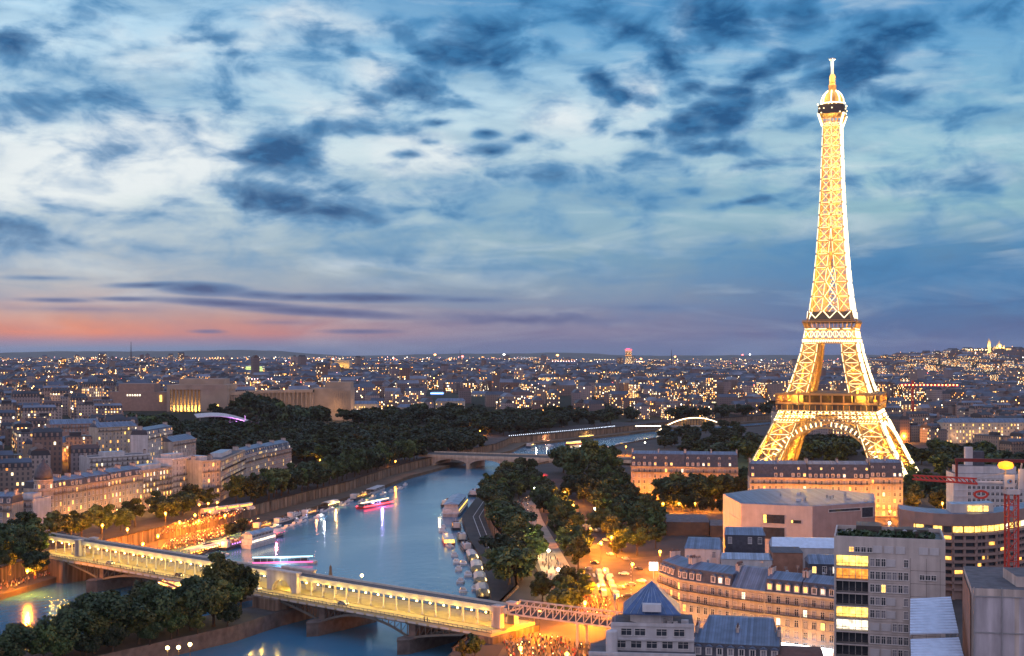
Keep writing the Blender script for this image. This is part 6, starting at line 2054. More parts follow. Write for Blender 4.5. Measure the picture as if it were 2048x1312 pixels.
# ---------------------------------------------------------------- trees
def tree_proto(name, h, r, n, leaf, lm, seed, trunk_h=.28, clumps=22, flat_=.85):
    rg = random.Random(seed)
    root = thing(name, '', 'tree')
    m = MB(); tr = .018 * h + .12
    m.lathe([(tr * 1.5, 0), (tr, h * .06), (tr * .75, h * trunk_h), (tr * .35, h * .62)], 8)
    cz = h * (trunk_h + 1) / 2; rz_ = h * (1 - trunk_h) / 2
    cl = []
    for k in range(clumps):
        for _ in range(20):
            d = Vector((rg.gauss(0, 1), rg.gauss(0, 1), rg.gauss(0, 1))).normalized()
            q = rg.uniform(.35, 1.0)
            c = Vector((d.x * r * q, d.y * r * q, cz + d.z * rz_ * q * flat_))
            if all((c - o[0]).length > r * .22 for o in cl): break
        cl.append((c, r * rg.uniform(.17, .46)))
    for c, cr in cl[::2]:
        b_ = Vector((0, 0, h * rg.uniform(trunk_h * .8, .5)))
        mid = b_.lerp(c, .55) + Vector((0, 0, h * .03))
        m.bar(b_, mid, tr * .55); m.bar(mid, c, tr * .3)
    m.build('trunk', M['trunk'], root)
    v = []; f = []
    per = n // clumps
    for c, cr in cl:
        for _ in range(per):
            d = Vector((rg.gauss(0, 1), rg.gauss(0, 1), rg.gauss(0, 1))).normalized() * cr * rg.random() ** .38
            d.z *= .85
            p = c + d
            s = leaf * rg.uniform(.55, 1.3)
            nr = (d.normalized() * .9 + Vector((rg.uniform(-1, 1), rg.uniform(-1, 1), rg.uniform(-.5, 1.1)))).normalized()
            t1 = nr.cross(Vector((rg.uniform(-1, 1), rg.uniform(-1, 1), rg.uniform(-1, 1)))).normalized() * s
            t2 = nr.cross(t1).normalized() * s * .62
            i = len(v); v.extend([tuple(p - t1), tuple(p + t2 * .9 - t1 * .1), tuple(p + t1), tuple(p - t2)]); f.append((i, i + 1, i + 2, i + 3))
    me = bpy.data.meshes.new('crown'); me.from_pydata(v, [], f); me.materials.append(M[lm])
    o = bpy.data.objects.new('crown', me); COL.objects.link(o); o.parent = root
    return root


PARK = (0, -3000, -200)
NEAR = [tree_proto('leafy_tree', 14, 5.6, 7500, .50, 'leaf_a', 1, .2, 34), tree_proto('leafy_tree', 14, 5.0, 6500, .50, 'leaf_b', 2, .22, 30), tree_proto('leafy_tree', 14, 6.2, 8000, .52, 'leaf_c', 3, .18, 38)]
MID = [tree_proto('leafy_tree', 14, 5.8, 2600, .85, 'leaf_a', 11, .2, 24), tree_proto('leafy_tree', 14, 5.2, 2400, .85, 'leaf_b', 12, .22, 22), tree_proto('leafy_tree', 14, 6.4, 2800, .9, 'leaf_c', 13, .18, 26), tree_proto('leafy_tree', 14, 4.6, 2200, .85, 'leaf_a', 14, .2, 20)]
FAR = [tree_proto('leafy_tree', 14, 6.0, 1000, 1.35, 'leaf_c', 21, .18, 20), tree_proto('leafy_tree', 14, 5.4, 1000, 1.35, 'leaf_a', 22, .2, 18), tree_proto('leafy_tree', 14, 6.6, 1100, 1.4, 'leaf_c', 23, .16, 22)]
USED = set()
TREES = []
rt = random.Random(77)


def put_tree(cls, x, y, z, h, group, ph=None, wide=1.0):
    src = rt.choice(cls)
    s = h / 14.0
    sc = (s * wide * rt.uniform(.9, 1.12), s * wide * rt.uniform(.9, 1.12), s)
    if src.name not in USED:
        USED.add(src.name); o = src; o.location = (x, y, z); o.rotation_euler = (0, 0, rt.uniform(0, 6.28)); o.scale = sc
    else:
        o = dup(src, (x, y, z), rt.uniform(0, 6.28), None, None, sc)
    o['group'] = group
    TREES.append((o, group, ph))
    return o


def inside(p, poly):
    c = False; n = len(poly)
    for i in range(n):
        a, b_ = poly[i], poly[(i + 1) % n]
        if (a[1] > p[1]) != (b_[1] > p[1]) and p[0] < (b_[0] - a[0]) * (p[1] - a[1]) / (b_[1] - a[1]) + a[0]: c = not c
    return c


def grove(poly, spacing, n, hr, cls, group, ph, zf=None, wide=1.0, avoid=None):
    xs = [p[0] for p in poly]; ys_ = [p[1] for p in poly]; got = []
    for _ in range(n * 60):
        if len(got) >= n: break
        p = (rt.uniform(min(xs), max(xs)), rt.uniform(min(ys_), max(ys_)))
        if not inside(p, poly): continue
        if avoid and avoid(p): continue
        if any(math.hypot(p[0] - q[0], p[1] - q[1]) < spacing for q in got): continue
        got.append(p)
        put_tree(cls, p[0], p[1], (zf(*p) if zf else 0), rt.uniform(*hr), group, ph, wide)


# island trees
for (s, w, h, wd) in ((20, -3, 24, .85), (13, 0, 19, .8), (29, -4, 15, 1), (38, 2, 14.5, 1.1), (46, -4, 16, 1.1), (55, 1, 15, 1.1), (63, -5, 15, 1.1), (72, 2, 14, 1.1), (80, -4, 14.5, 1.1), (90, 1, 12, 1), (100, -3, 11, 1), (112, 1, 11, .9), (35, -8, 12, .9), (58, -8.5, 12, .9)):
    v = isl(s, w); put_tree(NEAR, v.x, v.y, -2.3, h, 'trees on the river island', 'island trees below the near bridge', wd)
# left bank, near the bridge end
for (px, py, h) in ((20, 1150, 17), (52, 1135, 18), (80, 1115, 14), (8, 1110, 16), (45, 1090, 17), (-10, 1165, 16), (70, 1150, 11)):
    v = G(px, py); put_tree(NEAR if h > 16 else MID, v.x, v.y, 0, h, 'trees at the left bridge end', 'trees hiding the left end of the near bridge')
for k in range(15):
    y = 598 + k * 12.5
    put_tree(MID, xl(y) - 18 - rt.uniform(16, 32), y, 0, rt.uniform(12, 16.5), 'street trees below the left quay houses', 'street trees below the left quay houses', 1.15)
for k in range(27):
    y = 800 + k * 12.3
    for d in (6, 17):
        put_tree(MID, xl(y) - 18 - d - rt.uniform(0, 4), y + rt.uniform(-3, 3), 0, rt.uniform(15, 20), 'quay trees above the long left retaining wall', 'quay trees above the long retaining wall', 1.0)
hz_ = lambda x, y: hill(x, y)
grove([(-75, 1160), (-120, 1040), (-160, 1040), (-205, 1090), (-300, 1080), (-430, 1290), (-415, 1428), (-250, 1440), (-60, 1420), (-28, 1240)], 11.5, 300, (12, 18), FAR, 'dark garden trees below the columned palace', 'dark garden trees below the columned palace', hz_, 1.35)
grove([(-430, 1290), (-378, 1290), (-388, 1430), (-430, 1430)], 11, 20, (18, 24), FAR, 'tall trees left of the palace bays', 'tall dark trees in front of the palace', hz_, 1.2)
grove([(-180, 1480), (-30, 1420), (40, 1520), (60, 1700), (-160, 1760), (-220, 1600)], 14, 75, (15, 20), FAR, 'park trees right of the columned palace', 'dark park trees right of the columned palace', hz_, 1.4)
grove([(-5, 1400), (20, 1480), (110, 1640), (180, 1760), (180, 1960), (40, 1900), (-30, 1600)], 14, 60, (15, 20), FAR, 'trees along the far left embankment', 'trees along the far left embankment', None, 1.3)
grove([(-352, 1432), (-245, 1432), (-245, 1472), (-358, 1472)], 8, 40, (9, 12), FAR, 'low trees behind the violet canopy', 'low trees behind the violet canopy', hz_, 1.3)
grove([(-330, 1440), (-235, 1440), (-225, 1560), (-300, 1545)], 10, 40, (19, 26), FAR, 'tall trees before the curved palace wing', 'tall dark trees before the curved palace wing', hz_, 1.1)
grove(gp((1448, 985), (1500, 985), (1500, 1008), (1448, 1008)), 7, 7, (15, 19), MID, 'trees left of the ornate stone house', 'trees between the two rows of stone houses', None, 1.0)
grove(gp((1100, 975), (1130, 965), (1190, 1050), (1250, 1115), (1222, 1130), (1150, 1060)), 16, 5, (9, 12), MID, 'trees along the orange street kerb', 'trees right on the kerb of the orange street', None, .9)
grove([(230, 1760), (420, 1960), (420, 2060), (200, 1990)], 16, 24, (15, 20), FAR, 'trees beyond the lit footbridge', 'trees beyond the lit footbridge', None, 1.4)
for k in range(40):
    y = 515 + k * 10.5
    put_tree(MID, xr(y) + (15 if y > 560 else 6) + rt.uniform(0, 4) + (k % 2) * 5, y, 0, rt.uniform(12, 16.5), 'trees between the quay road and the promenade', 'trees between quay road and lit promenade', 1.2)
grove(gp((1072, 985), (1105, 985), (1160, 1070), (1205, 1135), (1165, 1150), (1128, 1110), (1085, 1035)), 8.5, 26, (11, 15), MID, 'trees between the promenade and the orange street', 'trees between lit promenade and orange street')
grove(gp((1132, 965), (1240, 955), (1255, 1012), (1330, 1040), (1318, 1105), (1255, 1118), (1190, 1050)), 8.6, 60, (11, 16), MID, 'trees right of the orange street', 'trees right of the orange street', None, 1.1)
grove(gp((1120, 945), (1180, 930), (1245, 940), (1240, 960), (1130, 965)), 12, 12, (19, 25), MID, 'tall trees beside the end of the stone bridge', 'tall trees beside the stone bridge end', None, 1.0)
for k in range(13):
    v = G(1268 + k * 19.5, 1021 + k * .6); put_tree(MID, v.x, v.y, 0, rt.uniform(8.5, 11.5), 'clipped trees of the orange-lit avenue', 'small trees lining the orange-lit avenue', .8)
for k in range(8):
    v = G(1338 + k * 18, 1013 + (k % 3)); put_tree(MID, v.x, v.y, 0, rt.uniform(19, 22), 'tall plane trees in front of the grey-roofed houses', 'plane trees before the grey-roofed houses', 1.0)
grove(gp((1320, 868), (1470, 858), (1500, 905), (1480, 930), (1330, 905)), 13, 40, (9, 13), FAR, 'park trees left of the tower', 'park trees left of the tower', None, 1.3)
grove([(200, 1060), (330, 1060), (360, 1230), (210, 1230)], 14, 36, (13, 20), FAR, 'park trees seen through the tower arch', 'park trees seen through the tower arch', None, 1.3)
grove([(330, 900), (400, 880), (430, 1150), (340, 1150)], 14, 30, (14, 19), FAR, 'park trees right of the tower', 'park trees right of the tower', None, 1.3)
grove(gp((1812, 1000), (1895, 985), (1898, 1025), (1820, 1030)), 8, 7, (12, 16), MID, 'trees behind the curved office', 'trees between the stone corner house and the office slab')
grove(gp((1068, 1195), (1165, 1180), (1175, 1225), (1090, 1240)), 7, 9, (9, 12.5), MID, 'trees by the girder viaduct', 'trees between promenade end and girder viaduct')
grove(gp((968, 1000), (1000, 958), (1062, 940), (1075, 985), (1012, 1015)), 9, 22, (11, 15), MID, 'trees at the upper end of the quay road', 'trees at the upper end of the quay road', None, 1.1)
for (px, py, h) in ((1815, 1000, 13), (1832, 985, 15), (1852, 975, 14), (1870, 990, 13), (1820, 965, 15)):
    v = G(px, py); put_tree(MID, v.x, v.y, 0, h, 'trees right of the stone corner house', 'trees right of the stone corner house', 1.1)
for (s, w, h) in ((24, 5, 15), (33, 9, 17), (42, 8, 19), (50, 11, 14), (57, 7, 18), (66, 11, 15), (74, 7, 19), (83, 11, 14), (92, 8, 16), (101, 11, 13), (110, 7, 14), (120, 11, 12), (48, -11, 17), (72, -9, 16), (30, 13, 9), (44, 14, 8), (55, 14, 10), (64, 14.5, 8), (78, 14, 9), (88, 14, 8), (98, 14, 9)):
    v = isl(s, w); put_tree(NEAR, v.x, v.y, -2.3, h, 'trees on the river island', 'island trees below the near bridge', 1.1)
for (px, py, h) in ((950, 1318, 8), (925, 1320, 6)):
    v = G(px, py); put_tree(MID, v.x, v.y, 0, h, 'small trees at the right foot of the near bridge', 'small trees at the right foot of the near bridge', .8)
for (px, py, h) in ((483, 1068, 9), (462, 1072, 8)):
    v = G(px, py, -5); put_tree(MID, v.x, v.y, -5.5, h, 'willows on the left lower quay', 'willows on the left lower quay beside the crowd', 1.2)
for src in NEAR + MID + FAR:
    if src.name not in USED: print('unused tree', src.name)
# beyond the 300 trees that show largest, the rest reads as one mass of wood
TREES.sort(key=lambda t: -t[0].scale.z / t[0].location.y)
rest = TREES[296:]; TREES = TREES[:296]
wv = []; wf = []; wmi = []; nb0 = 0
KINDM = ['leaf_a', 'leaf_b', 'leaf_c', 'trunk']
for o, g_, ph in rest:
    mw = Matrix.Translation(o.location) @ Matrix.Rotation(o.rotation_euler.z, 4, 'Z') @ Matrix.Diagonal((*o.scale, 1))
    mw = np.array(mw)
    for ch in list(o.children):
        me = ch.data; co_ = np.empty(len(me.vertices) * 3); me.vertices.foreach_get('co', co_); co_ = co_.reshape(-1, 3) @ mw[:3, :3].T + mw[:3, 3]
        wv.append(co_); mi = [i for i, kk in enumerate(KINDM) if M[kk] == me.materials[0]][0]
        for pl_ in me.polygons: wf.append(tuple(nb0 + v for v in pl_.vertices)); wmi.append(mi)
        nb0 += len(co_)
        bpy.data.objects.remove(ch)
    bpy.data.objects.remove(o)
me = bpy.data.meshes.new('park_woods'); me.from_pydata(np.concatenate(wv).tolist(), [], wf)
for kk in KINDM: me.materials.append(M[kk])
me.polygons.foreach_set('material_index', wmi)
o = bpy.data.objects.new('park_woods', me); COL.objects.link(o); tag(o, kind='stuff')
groups = {}
for o, g_, ph in TREES: groups.setdefault((g_, ph), []).append(o)
for (g_, ph), os_ in groups.items():
    os_.sort(key=lambda o: o.location.x / o.location.y)
    for i, o in enumerate(os_):
        if len(os_) == 1: o['label'] = 'leafy tree, ' + ph
        else: o['label'] = '%s from the left of the %s' % (nth(i + 1), ph) if i < 79 else 'leafy tree among the ' + ph
# reeds of shrubs round the tower feet
# ---------------------------------------------------------------- street lamps
for k, (px, py) in enumerate(((1069, 976), (1049, 1051), (1063, 1064), (1079, 1080), (1097, 1101), (1117, 1139))):
    put_lamp(LPALE, px, py, 8.4, '%s pale street lamp from the stone bridge along the promenade' % nth(k + 1), 'pale promenade lamps')
put_lamp(LPALE, 1190, 1017, 8.4, 'single white street lamp shining among the trees right of the orange street', 'white lamps')
put_lamp(LPALE, 1779, 1046, 8.4, 'white street lamp glaring behind the roof terrace of the tower block', 'white lamps')
for k, (px, py) in enumerate(((1130, 985), (1146, 1010), (1163, 1030), (1181, 1058), (1202, 1085), (1223, 1074))):
    put_lamp(LORG, px, py, 8.4, '%s orange lamp from the far end of the tree-lined street' % nth(k + 1), 'orange lamps of the tree-lined street')
for px, py, lab in ((1209, 1138, 'at the top of the parked vans'), (1197, 1170, 'left of the parked vans'), (1320, 1103, 'by the lit advertising panel'), (1265, 1128, 'in the open middle of the square'), (1170, 1205, 'in the densest crowd'), (1235, 1190, 'just left of the pyramid roof'), (1079, 1224, 'beside the girder viaduct'), (1041, 1296, 'below the girder viaduct, nearest the near bridge'), (1134, 1308, 'at the bottom edge below the girder viaduct')):
    put_lamp(LORG, px, py, 8.4, 'orange street lamp on the square, ' + lab, 'orange lamps of the square')
for k, (px, py) in enumerate(((205, 1050), (255, 1058), (331, 1026), (359, 1044), (390, 1030), (420, 1022))):
    put_lamp(LORG, px, py, 8.4, '%s orange lamp from the left in the crowded street behind the near bridge' % nth(k + 1), 'orange lamps on the left bank')
for k, (px, py) in enumerate(((286, 1087), (316, 1071), (398, 1041), (450, 1030))):
    put_lamp(LORG, px, py, 8.4, '%s lamp from the left along the crowded lower quay' % nth(k + 1), 'lamps of the crowded left quay', -5.5)
for k in range(8):
    v = G(1262 + k * 32, 1025); put_lamp(LAVE, 0, 0, 0, '%s added orange lamp from the left along the front of the avenue trees' % nth(k + 1), 'added lamps before the avenue trees', at=tuple(v))  # row added so the ground before the trees glows orange
put_lamp(LORG, 55, 1141, 8.4, 'lone lamp on the yellow lower quay left of the near bridge', 'lamps of the near left quay', -5.5)
put_lamp(LFOOT, 791, 922, 5, 'single orange lamp among the quay trees near the stone bridge', 'single park lamps')
put_lamp(LORG, 1252, 893, 8.4, 'large orange flare of a lamp at the right end of the stone bridge', 'lamps at the right end of the stone bridge')
put_lamp(LPALE, 1290, 885, 8.4, 'white lamp glaring on the right bank beyond the stone bridge', 'lamps at the right end of the stone bridge')
put_lamp(LORG, 1885, 1006, 8.4, 'orange lamp behind the curved office', 'orange lamps right of the tower')
put_lamp(LFOOT, 1755, 1007, 5, 'orange lamp at the foot of the stone corner house', 'orange lamps right of the tower')
put_lamp(LORG, 828, 836, 8.4, 'orange lamp deep in the park trees', 'single park lamps', 0)
for i, (px, py) in enumerate(((640, 905), (712, 878), (770, 862), (905, 858), (960, 850), (545, 905), (858, 872))):
    put_lamp(LAVE, px, py, 12, '%s lamp glimmering among the dark left bank trees, in no clear order' % nth(i + 1) if False else 'small orange lamp glimmering among the dark trees of the left bank park', 'lamps among the left bank trees')
for k, (px, py) in enumerate(((335, 1295), (357, 1294), (380, 1288))):
    put_lamp(LSMALL, px, py, 5, '%s small lamp from the left on the island path' % nth(k + 1), 'island path lamps', -2.2)
put_lamp(LSMALL, 655, 1150, 5, 'small lamp standing up behind the viaduct parapet', 'small lamps', DZ, at=tuple(A0 + BD * 168 + NV * 20 + Vector((0, 0, DZ + 3))))
for k, (px, py) in enumerate(((1018, 1030), (1028, 1052), (1038, 1072), (1050, 1095), (1060, 1120))):
    put_lamp(LSMALL, px, py, 5, '%s small lamp from the far end of the promenade balustrade' % nth(k + 1), 'balustrade lamps')
# promenade balustrade
a, b_ = G(1018, 1030), G(1085, 1165)
o = thing('balustrade', 'long dark railing along the left side of the lit promenade', 'railing', a, math.atan2(b_.y - a.y, b_.x - a.x))
L = (b_ - a).length; m = MB(); m.bar((0, 0, 1.1), (L, 0, 1.1), .25); m.bar((0, 0, .15), (L, 0, .15), .3)
for k in range(int(L / 2)): m.bar((2 * k, 0, 0), (2 * k, 0, 1.1), .2)
m.build('rail', M['stone_dark'], o)
# advertising panel on the square
v = G(1307, 1157)
o = thing('advertising_panel', 'glaring white advertising panel beside the rounded end house', 'sign', v, R(0))
m = MB(); m.bar((0, 0, 0), (0, 0, 3.4), .3); m.build('post', M['metal'], o)
m = MB(); m.box((0, 0, 3.4), (3.9, .5, 3.6)); m.build('frame', M['metal'], o)
m = MB(); m.face([(-1.75, -.27, 3.6), (1.75, -.27, 3.6), (1.75, -.27, 6.8), (-1.75, -.27, 6.8)]); m.build('screen', M['screen'], o)
point('lamp_light', (0, -2, 5), (1, .95, .85), 1500, o, .5)

# ---------------------------------------------------------------- vehicles
def car_proto(paint):
    root = thing('parked_car', '', 'car')
    prof = [(-2.1, .35), (2.1, .35), (2.15, .75), (1.25, .95), (.65, 1.42), (-.95, 1.45), (-1.7, .98), (-2.15, .9)]
    m = MB()
    for s in (-1, 1):
        pts = [(x, s * (.82 if z < 1 else .68), z) for x, z in prof]
        m.face(pts if s > 0 else pts[::-1])
    for i in range(len(prof)):
        a, b_ = prof[i], prof[(i + 1) % len(prof)]
        ya, yb = (.82 if a[1] < 1 else .68), (.82 if b_[1] < 1 else .68)
        m.face([(a[0], -ya, a[1]), (b_[0], -yb, b_[1]), (b_[0], yb, b_[1]), (a[0], ya, a[1])])
    m.build('body', paint, root, recalc=True)
    m = MB()
    for s in (-1, 1): m.face([(-1.5, s * .80, 1.0), (1.1, s * .80, 1.0), (.62, s * .70, 1.38), (-.92, s * .70, 1.38)])
    m.face([(1.22, -.7, 1.0), (1.22, .7, 1.0), (.68, .62, 1.39), (.68, -.62, 1.39)]); m.build('windscreen', M['glass'], root)
    w = MB(); w.lathe([(.32, -.1), (.32, .1)], 10); wm_ = w.mesh('wheel', M['black'])
    for (x, y) in ((-1.3, -.8), (1.3, -.8), (-1.3, .8), (1.3, .8)): inst('wheel', wm_, root, (x, y, .32)).rotation_euler = (R(90), 0, 0)
    hl = MB(); hl.box((0, 0, 0), (.08, .35, .2)); hm_ = hl.mesh('headlight', M['bulb_warm'])
    for s in (-1, 1): inst('headlight', hm_, root, (2.17, s * .55, .62))
    return root


def van_proto():
    root = thing('parked_van', '', 'van')
    m = MB(); m.prism([(-2.9, -1), (1.7, -1), (1.7, 1), (-2.9, 1)], .4, 2.5, bottom=True)
    m.hexa([(1.7, -1, .4), (2.8, -.95, .4), (2.8, .95, .4), (1.7, 1, .4)], [(1.7, -1, 2.4), (2.1, -.9, 2.3), (2.1, .9, 2.3), (1.7, 1, 2.4)]); m.build('body', M['hullwhite'], root)
    m = MB(); m.face([(2.84, -.8, 1.2), (2.84, .8, 1.2), (2.2, .75, 2.2), (2.2, -.75, 2.2)]); m.build('windscreen', M['glass'], root)
    w = MB(); w.lathe([(.38, -.12), (.38, .12)], 10); wm_ = w.mesh('wheel', M['black'])
    for (x, y) in ((-1.9, -1), (1.8, -1), (-1.9, 1), (1.8, 1)): inst('wheel', wm_, root, (x, y, .38)).rotation_euler = (R(90), 0, 0)
    hl = MB(); hl.box((0, 0, 0), (.08, .35, .25)); hm_ = hl.mesh('headlight', M['bulb_warm'])
    for s in (-1, 1): inst('headlight', hm_, root, (2.86, s * .65, .8))
    return root


def bus_proto():
    root = thing('parked_bus', '', 'bus')
    m = MB(); m.prism([(-6, -1.25), (6, -1.25), (6, 1.25), (-6, 1.25)], .4, 3.1, bottom=True); m.build('body', M['hullwhite'], root)
    m = MB()
    for s in (-1, 1): m.face([(-5.6, s * 1.262, 1.4), (5.6, s * 1.262, 1.4), (5.6, s * 1.262, 2.5), (-5.6, s * 1.262, 2.5)])
    m.build('window', M['lit_warm'], root)
    w = MB(); w.lathe([(.48, -.14), (.48, .14)], 10); wm_ = w.mesh('wheel', M['black'])
    for (x, y) in ((-3.8, -1.2), (3.8, -1.2), (-3.8, 1.2), (3.8, 1.2)): inst('wheel', wm_, root, (x, y, .48)).rotation_euler = (R(90), 0, 0)
    return root


CARS = [car_proto(mat('car_paint_grey', (.22, .23, .25), .3, .05)), car_proto(mat('car_paint_dark', (.03, .035, .05), .3, .05)), car_proto(mat('car_paint_white', (.6, .6, .6), .3, .05))]
VAN, BUS = van_proto(), bus_proto()
VUSED = set()
def put_v(src, v, rz, label, group):
    if src.name not in VUSED: VUSED.add(src.name); o = src; o.location = v; o.rotation_euler = (0, 0, rz)
    else: o = dup(src, v, rz)
    o['label'] = label; o['group'] = group
vd = G(1209, 1150) - G(1232, 1192); va = math.atan2(vd.y, vd.x)
k = 0
for col_, (xa, ya, xb, yb) in (('left', (1198, 1150, 1208, 1192)), ('right', (1212, 1148, 1232, 1194))):
    for j in range(5):
        s = j / 4; v = G(xa + (xb - xa) * s, ya + (yb - ya) * s)
        put_v(VAN, v, va + rt.uniform(-.05, .05), '%s white van from the top of the %s column on the orange square' % (nth(j + 1), col_), 'white vans parked on the square')
for j in range(8):
    v = G(418 + j * 12, 1026 - j * 1.6 + (j % 2) * 5); put_v(BUS if j % 2 == 0 else VAN, v, R(62), '%s vehicle from the left parked below the orange-lit corner block' % nth(j + 1), 'vehicles below the orange-lit corner block')
for j in range(10):
    s = j / 9; v = G(1152 + 88 * s, 1035 + 85 * s) + Vector((2.5 if j % 2 else -2.5, 0, 0)); put_v(CARS[j % 3], v, R(112), '%s car from the far end of the orange tree-lined street' % nth(j + 1), 'cars on the tree-lined street')
for j, (px, py) in enumerate(((1178, 1140), (1190, 1128), (1248, 1150), (1262, 1172), (1278, 1140), (1284, 1165), (1240, 1178), (1255, 1195), (1150, 1158), (1165, 1166))):
    put_v(CARS[j % 3], G(px, py), R(110 + (j % 4) * 23), 'car crossing the open orange square beside the vans', 'cars crossing the orange square')
for j in range(9):
    v = G(1275 + j * 26, 1010 + j * .8); put_v(CARS[(j + 1) % 3], v, R(5), '%s car from the left on the orange-lit avenue' % nth(j + 1), 'cars on the orange-lit avenue')
for j in range(4):
    v = A0 + BD * (30 + j * 48) + NV * 4.2; put_v(CARS[j % 3], (v.x, v.y, DZ + .01), BRZ, '%s car from the left on the yellow bridge roadway' % nth(j + 1), 'cars on the near bridge')

# ---------------------------------------------------------------- people
def person_geo(m, x, y, z, a, mi, h=1.72, r=None):
    ca, sa = math.cos(a), math.sin(a)
    q = lambda px, py, pz: (x + px * ca - py * sa, y + px * sa + py * ca, z + pz * h)
    def ring(cx, cy, rx, ry, zz, n=6): return [q(cx + rx * math.cos(2 * PI * k / n), cy + ry * math.sin(2 * PI * k / n), zz) for k in range(n)]
    def tube(rings, mm):
        b0 = len(m.v); n = len(rings[0])
        for rg_ in rings: m.v.extend(rg_)
        for i in range(len(rings) - 1):
            for k in range(n):
                m.f.append((b0 + i * n + k, b0 + i * n + (k + 1) % n, b0 + (i + 1) * n + (k + 1) % n, b0 + (i + 1) * n + k)); m.m.append(mm); m.uv.append(None)
        m.f.append(tuple(b0 + (len(rings) - 1) * n + k for k in range(n))); m.m.append(mm); m.uv.append(None)
    for s in (-1, 1): tube([ring(.05, s * .09, .07, .06, 0, 5), ring(0, s * .09, .08, .07, .27, 5), ring(0, s * .08, .10, .09, .49, 5)], 4)
    tube([ring(0, 0, .12, .17, .47), ring(0, 0, .11, .15, .60), ring(0, 0, .13, .21, .78), ring(0, 0, .07, .09, .84), ring(.01, 0, .06, .055, .86), ring(.01, 0, .095, .08, .92), ring(0, 0, .09, .075, .97), ring(0, 0, .03, .03, 1.0)], mi)
    for s in (-1, 1): tube([ring(0, s * .20, .05, .05, .79, 4), ring(.03, s * .25, .045, .04, .60, 4), ring(.09, s * .24, .035, .03, .46, 4)], mi)


CLO = [mat('cloth_pale', (.42, .36, .30), .8, .3, .3), mat('cloth_blue', (.08, .11, .2), .8, .3, .3), mat('cloth_red', (.35, .06, .05), .8, .3, .3), mat('cloth_tan', (.30, .18, .10), .8, .3, .3), mat('cloth_dark', (.03, .03, .04), .8, .3, .3), M['bulb_warm'], M['neon_red']]
rc = random.Random(31)


def crowd(pts, n, z, phones=.0, extra=None):
    m = MB(); xs = [p[0] for p in pts]; ys_ = [p[1] for p in pts]; c = 0
    while c < n:
        p = (rc.uniform(min(xs), max(xs)), rc.uniform(min(ys_), max(ys_)))
        if not inside(p, pts): continue
        person_geo(m, p[0], p[1], z, rc.uniform(0, 6.28), rc.choice([0, 0, 1, 2, 3, 3, 4]), rc.uniform(1.6, 1.85)); c += 1
        if rc.random() < phones: m.box((p[0] + .3, p[1] - .3, z + 1.4), (.22, .1, .25), 0, 5 if rc.random() < .85 else 6)
    o = m.build('crowd', CLO)
    return tag(o, kind='stuff')


def gpz(z, *pts): return [tuple(G(q[0], q[1], z)[:2]) for q in pts]
crowd(gpz(-5.5, (330, 1088), (370, 1072), (470, 1046), (520, 1040), (480, 1062), (380, 1098), (320, 1105)), 520, -5.5, .10)
crowd(gpz(0, (310, 1075), (345, 1052), (420, 1028), (500, 1018), (470, 1035), (390, 1055)), 420, 0.02, .08)
crowd(gpz(0, (1150, 1185), (1190, 1195), (1225, 1205), (1205, 1240), (1160, 1232), (1130, 1215)), 420, 0.02, .05)
crowd(gpz(0, (1000, 1285), (1060, 1270), (1180, 1290), (1200, 1315), (1120, 1335), (1020, 1330)), 320, 0.02, .08)
crowd(gpz(0, (1000, 1010), (1060, 995), (1075, 1045), (1030, 1055), (1012, 1040)), 260, 0.03, .03)
crowd(gpz(0, (1035, 1045), (1065, 1050), (1155, 1170), (1110, 1180)), 120, 0.03, 0)
crowd(gpz(-5.5, (0, 1168), (60, 1156), (105, 1144), (105, 1150), (20, 1180), (0, 1182)), 90, -5.5, 0)
crowd([(A0 + BD * s + NV * w)[:2] for s, w in ((20, 1), (125, 1), (125, 3), (20, 3))], 14, DZ + .02, 0)
PM = MB(); person_geo(PM, 0, 0, 0, 0, 4, 1.76); PME = PM.mesh('person', CLO)
for s, lab in ((216.5, 'left one of two people in dark clothes standing at the bridge railing'), (218.0, 'right one of two people in dark clothes standing at the bridge railing')):
    v = A0 + BD * s + NV * 1.2
    tag(inst('person', PME, None, (v.x, v.y, DZ + .01), BRZ), lab, 'person', 'pair on the near bridge')

# ---------------------------------------------------------------- boats
def hull(m, L, B, h, mi, bow=.22, z0=-.6):
    pts = [(-L / 2, -B * .42), (-L / 2 + L * .06, -B / 2), (L / 2 - L * bow, -B / 2), (L / 2 - L * bow * .35, -B * .3), (L / 2, 0), (L / 2 - L * bow * .35, B * .3), (L / 2 - L * bow, B / 2), (-L / 2 + L * .06, B / 2), (-L / 2, B * .42)]
    p0 = [(x * .96, y * .85) for x, y in pts]
    m.frust(p0, z0, pts, h, mi, mi)


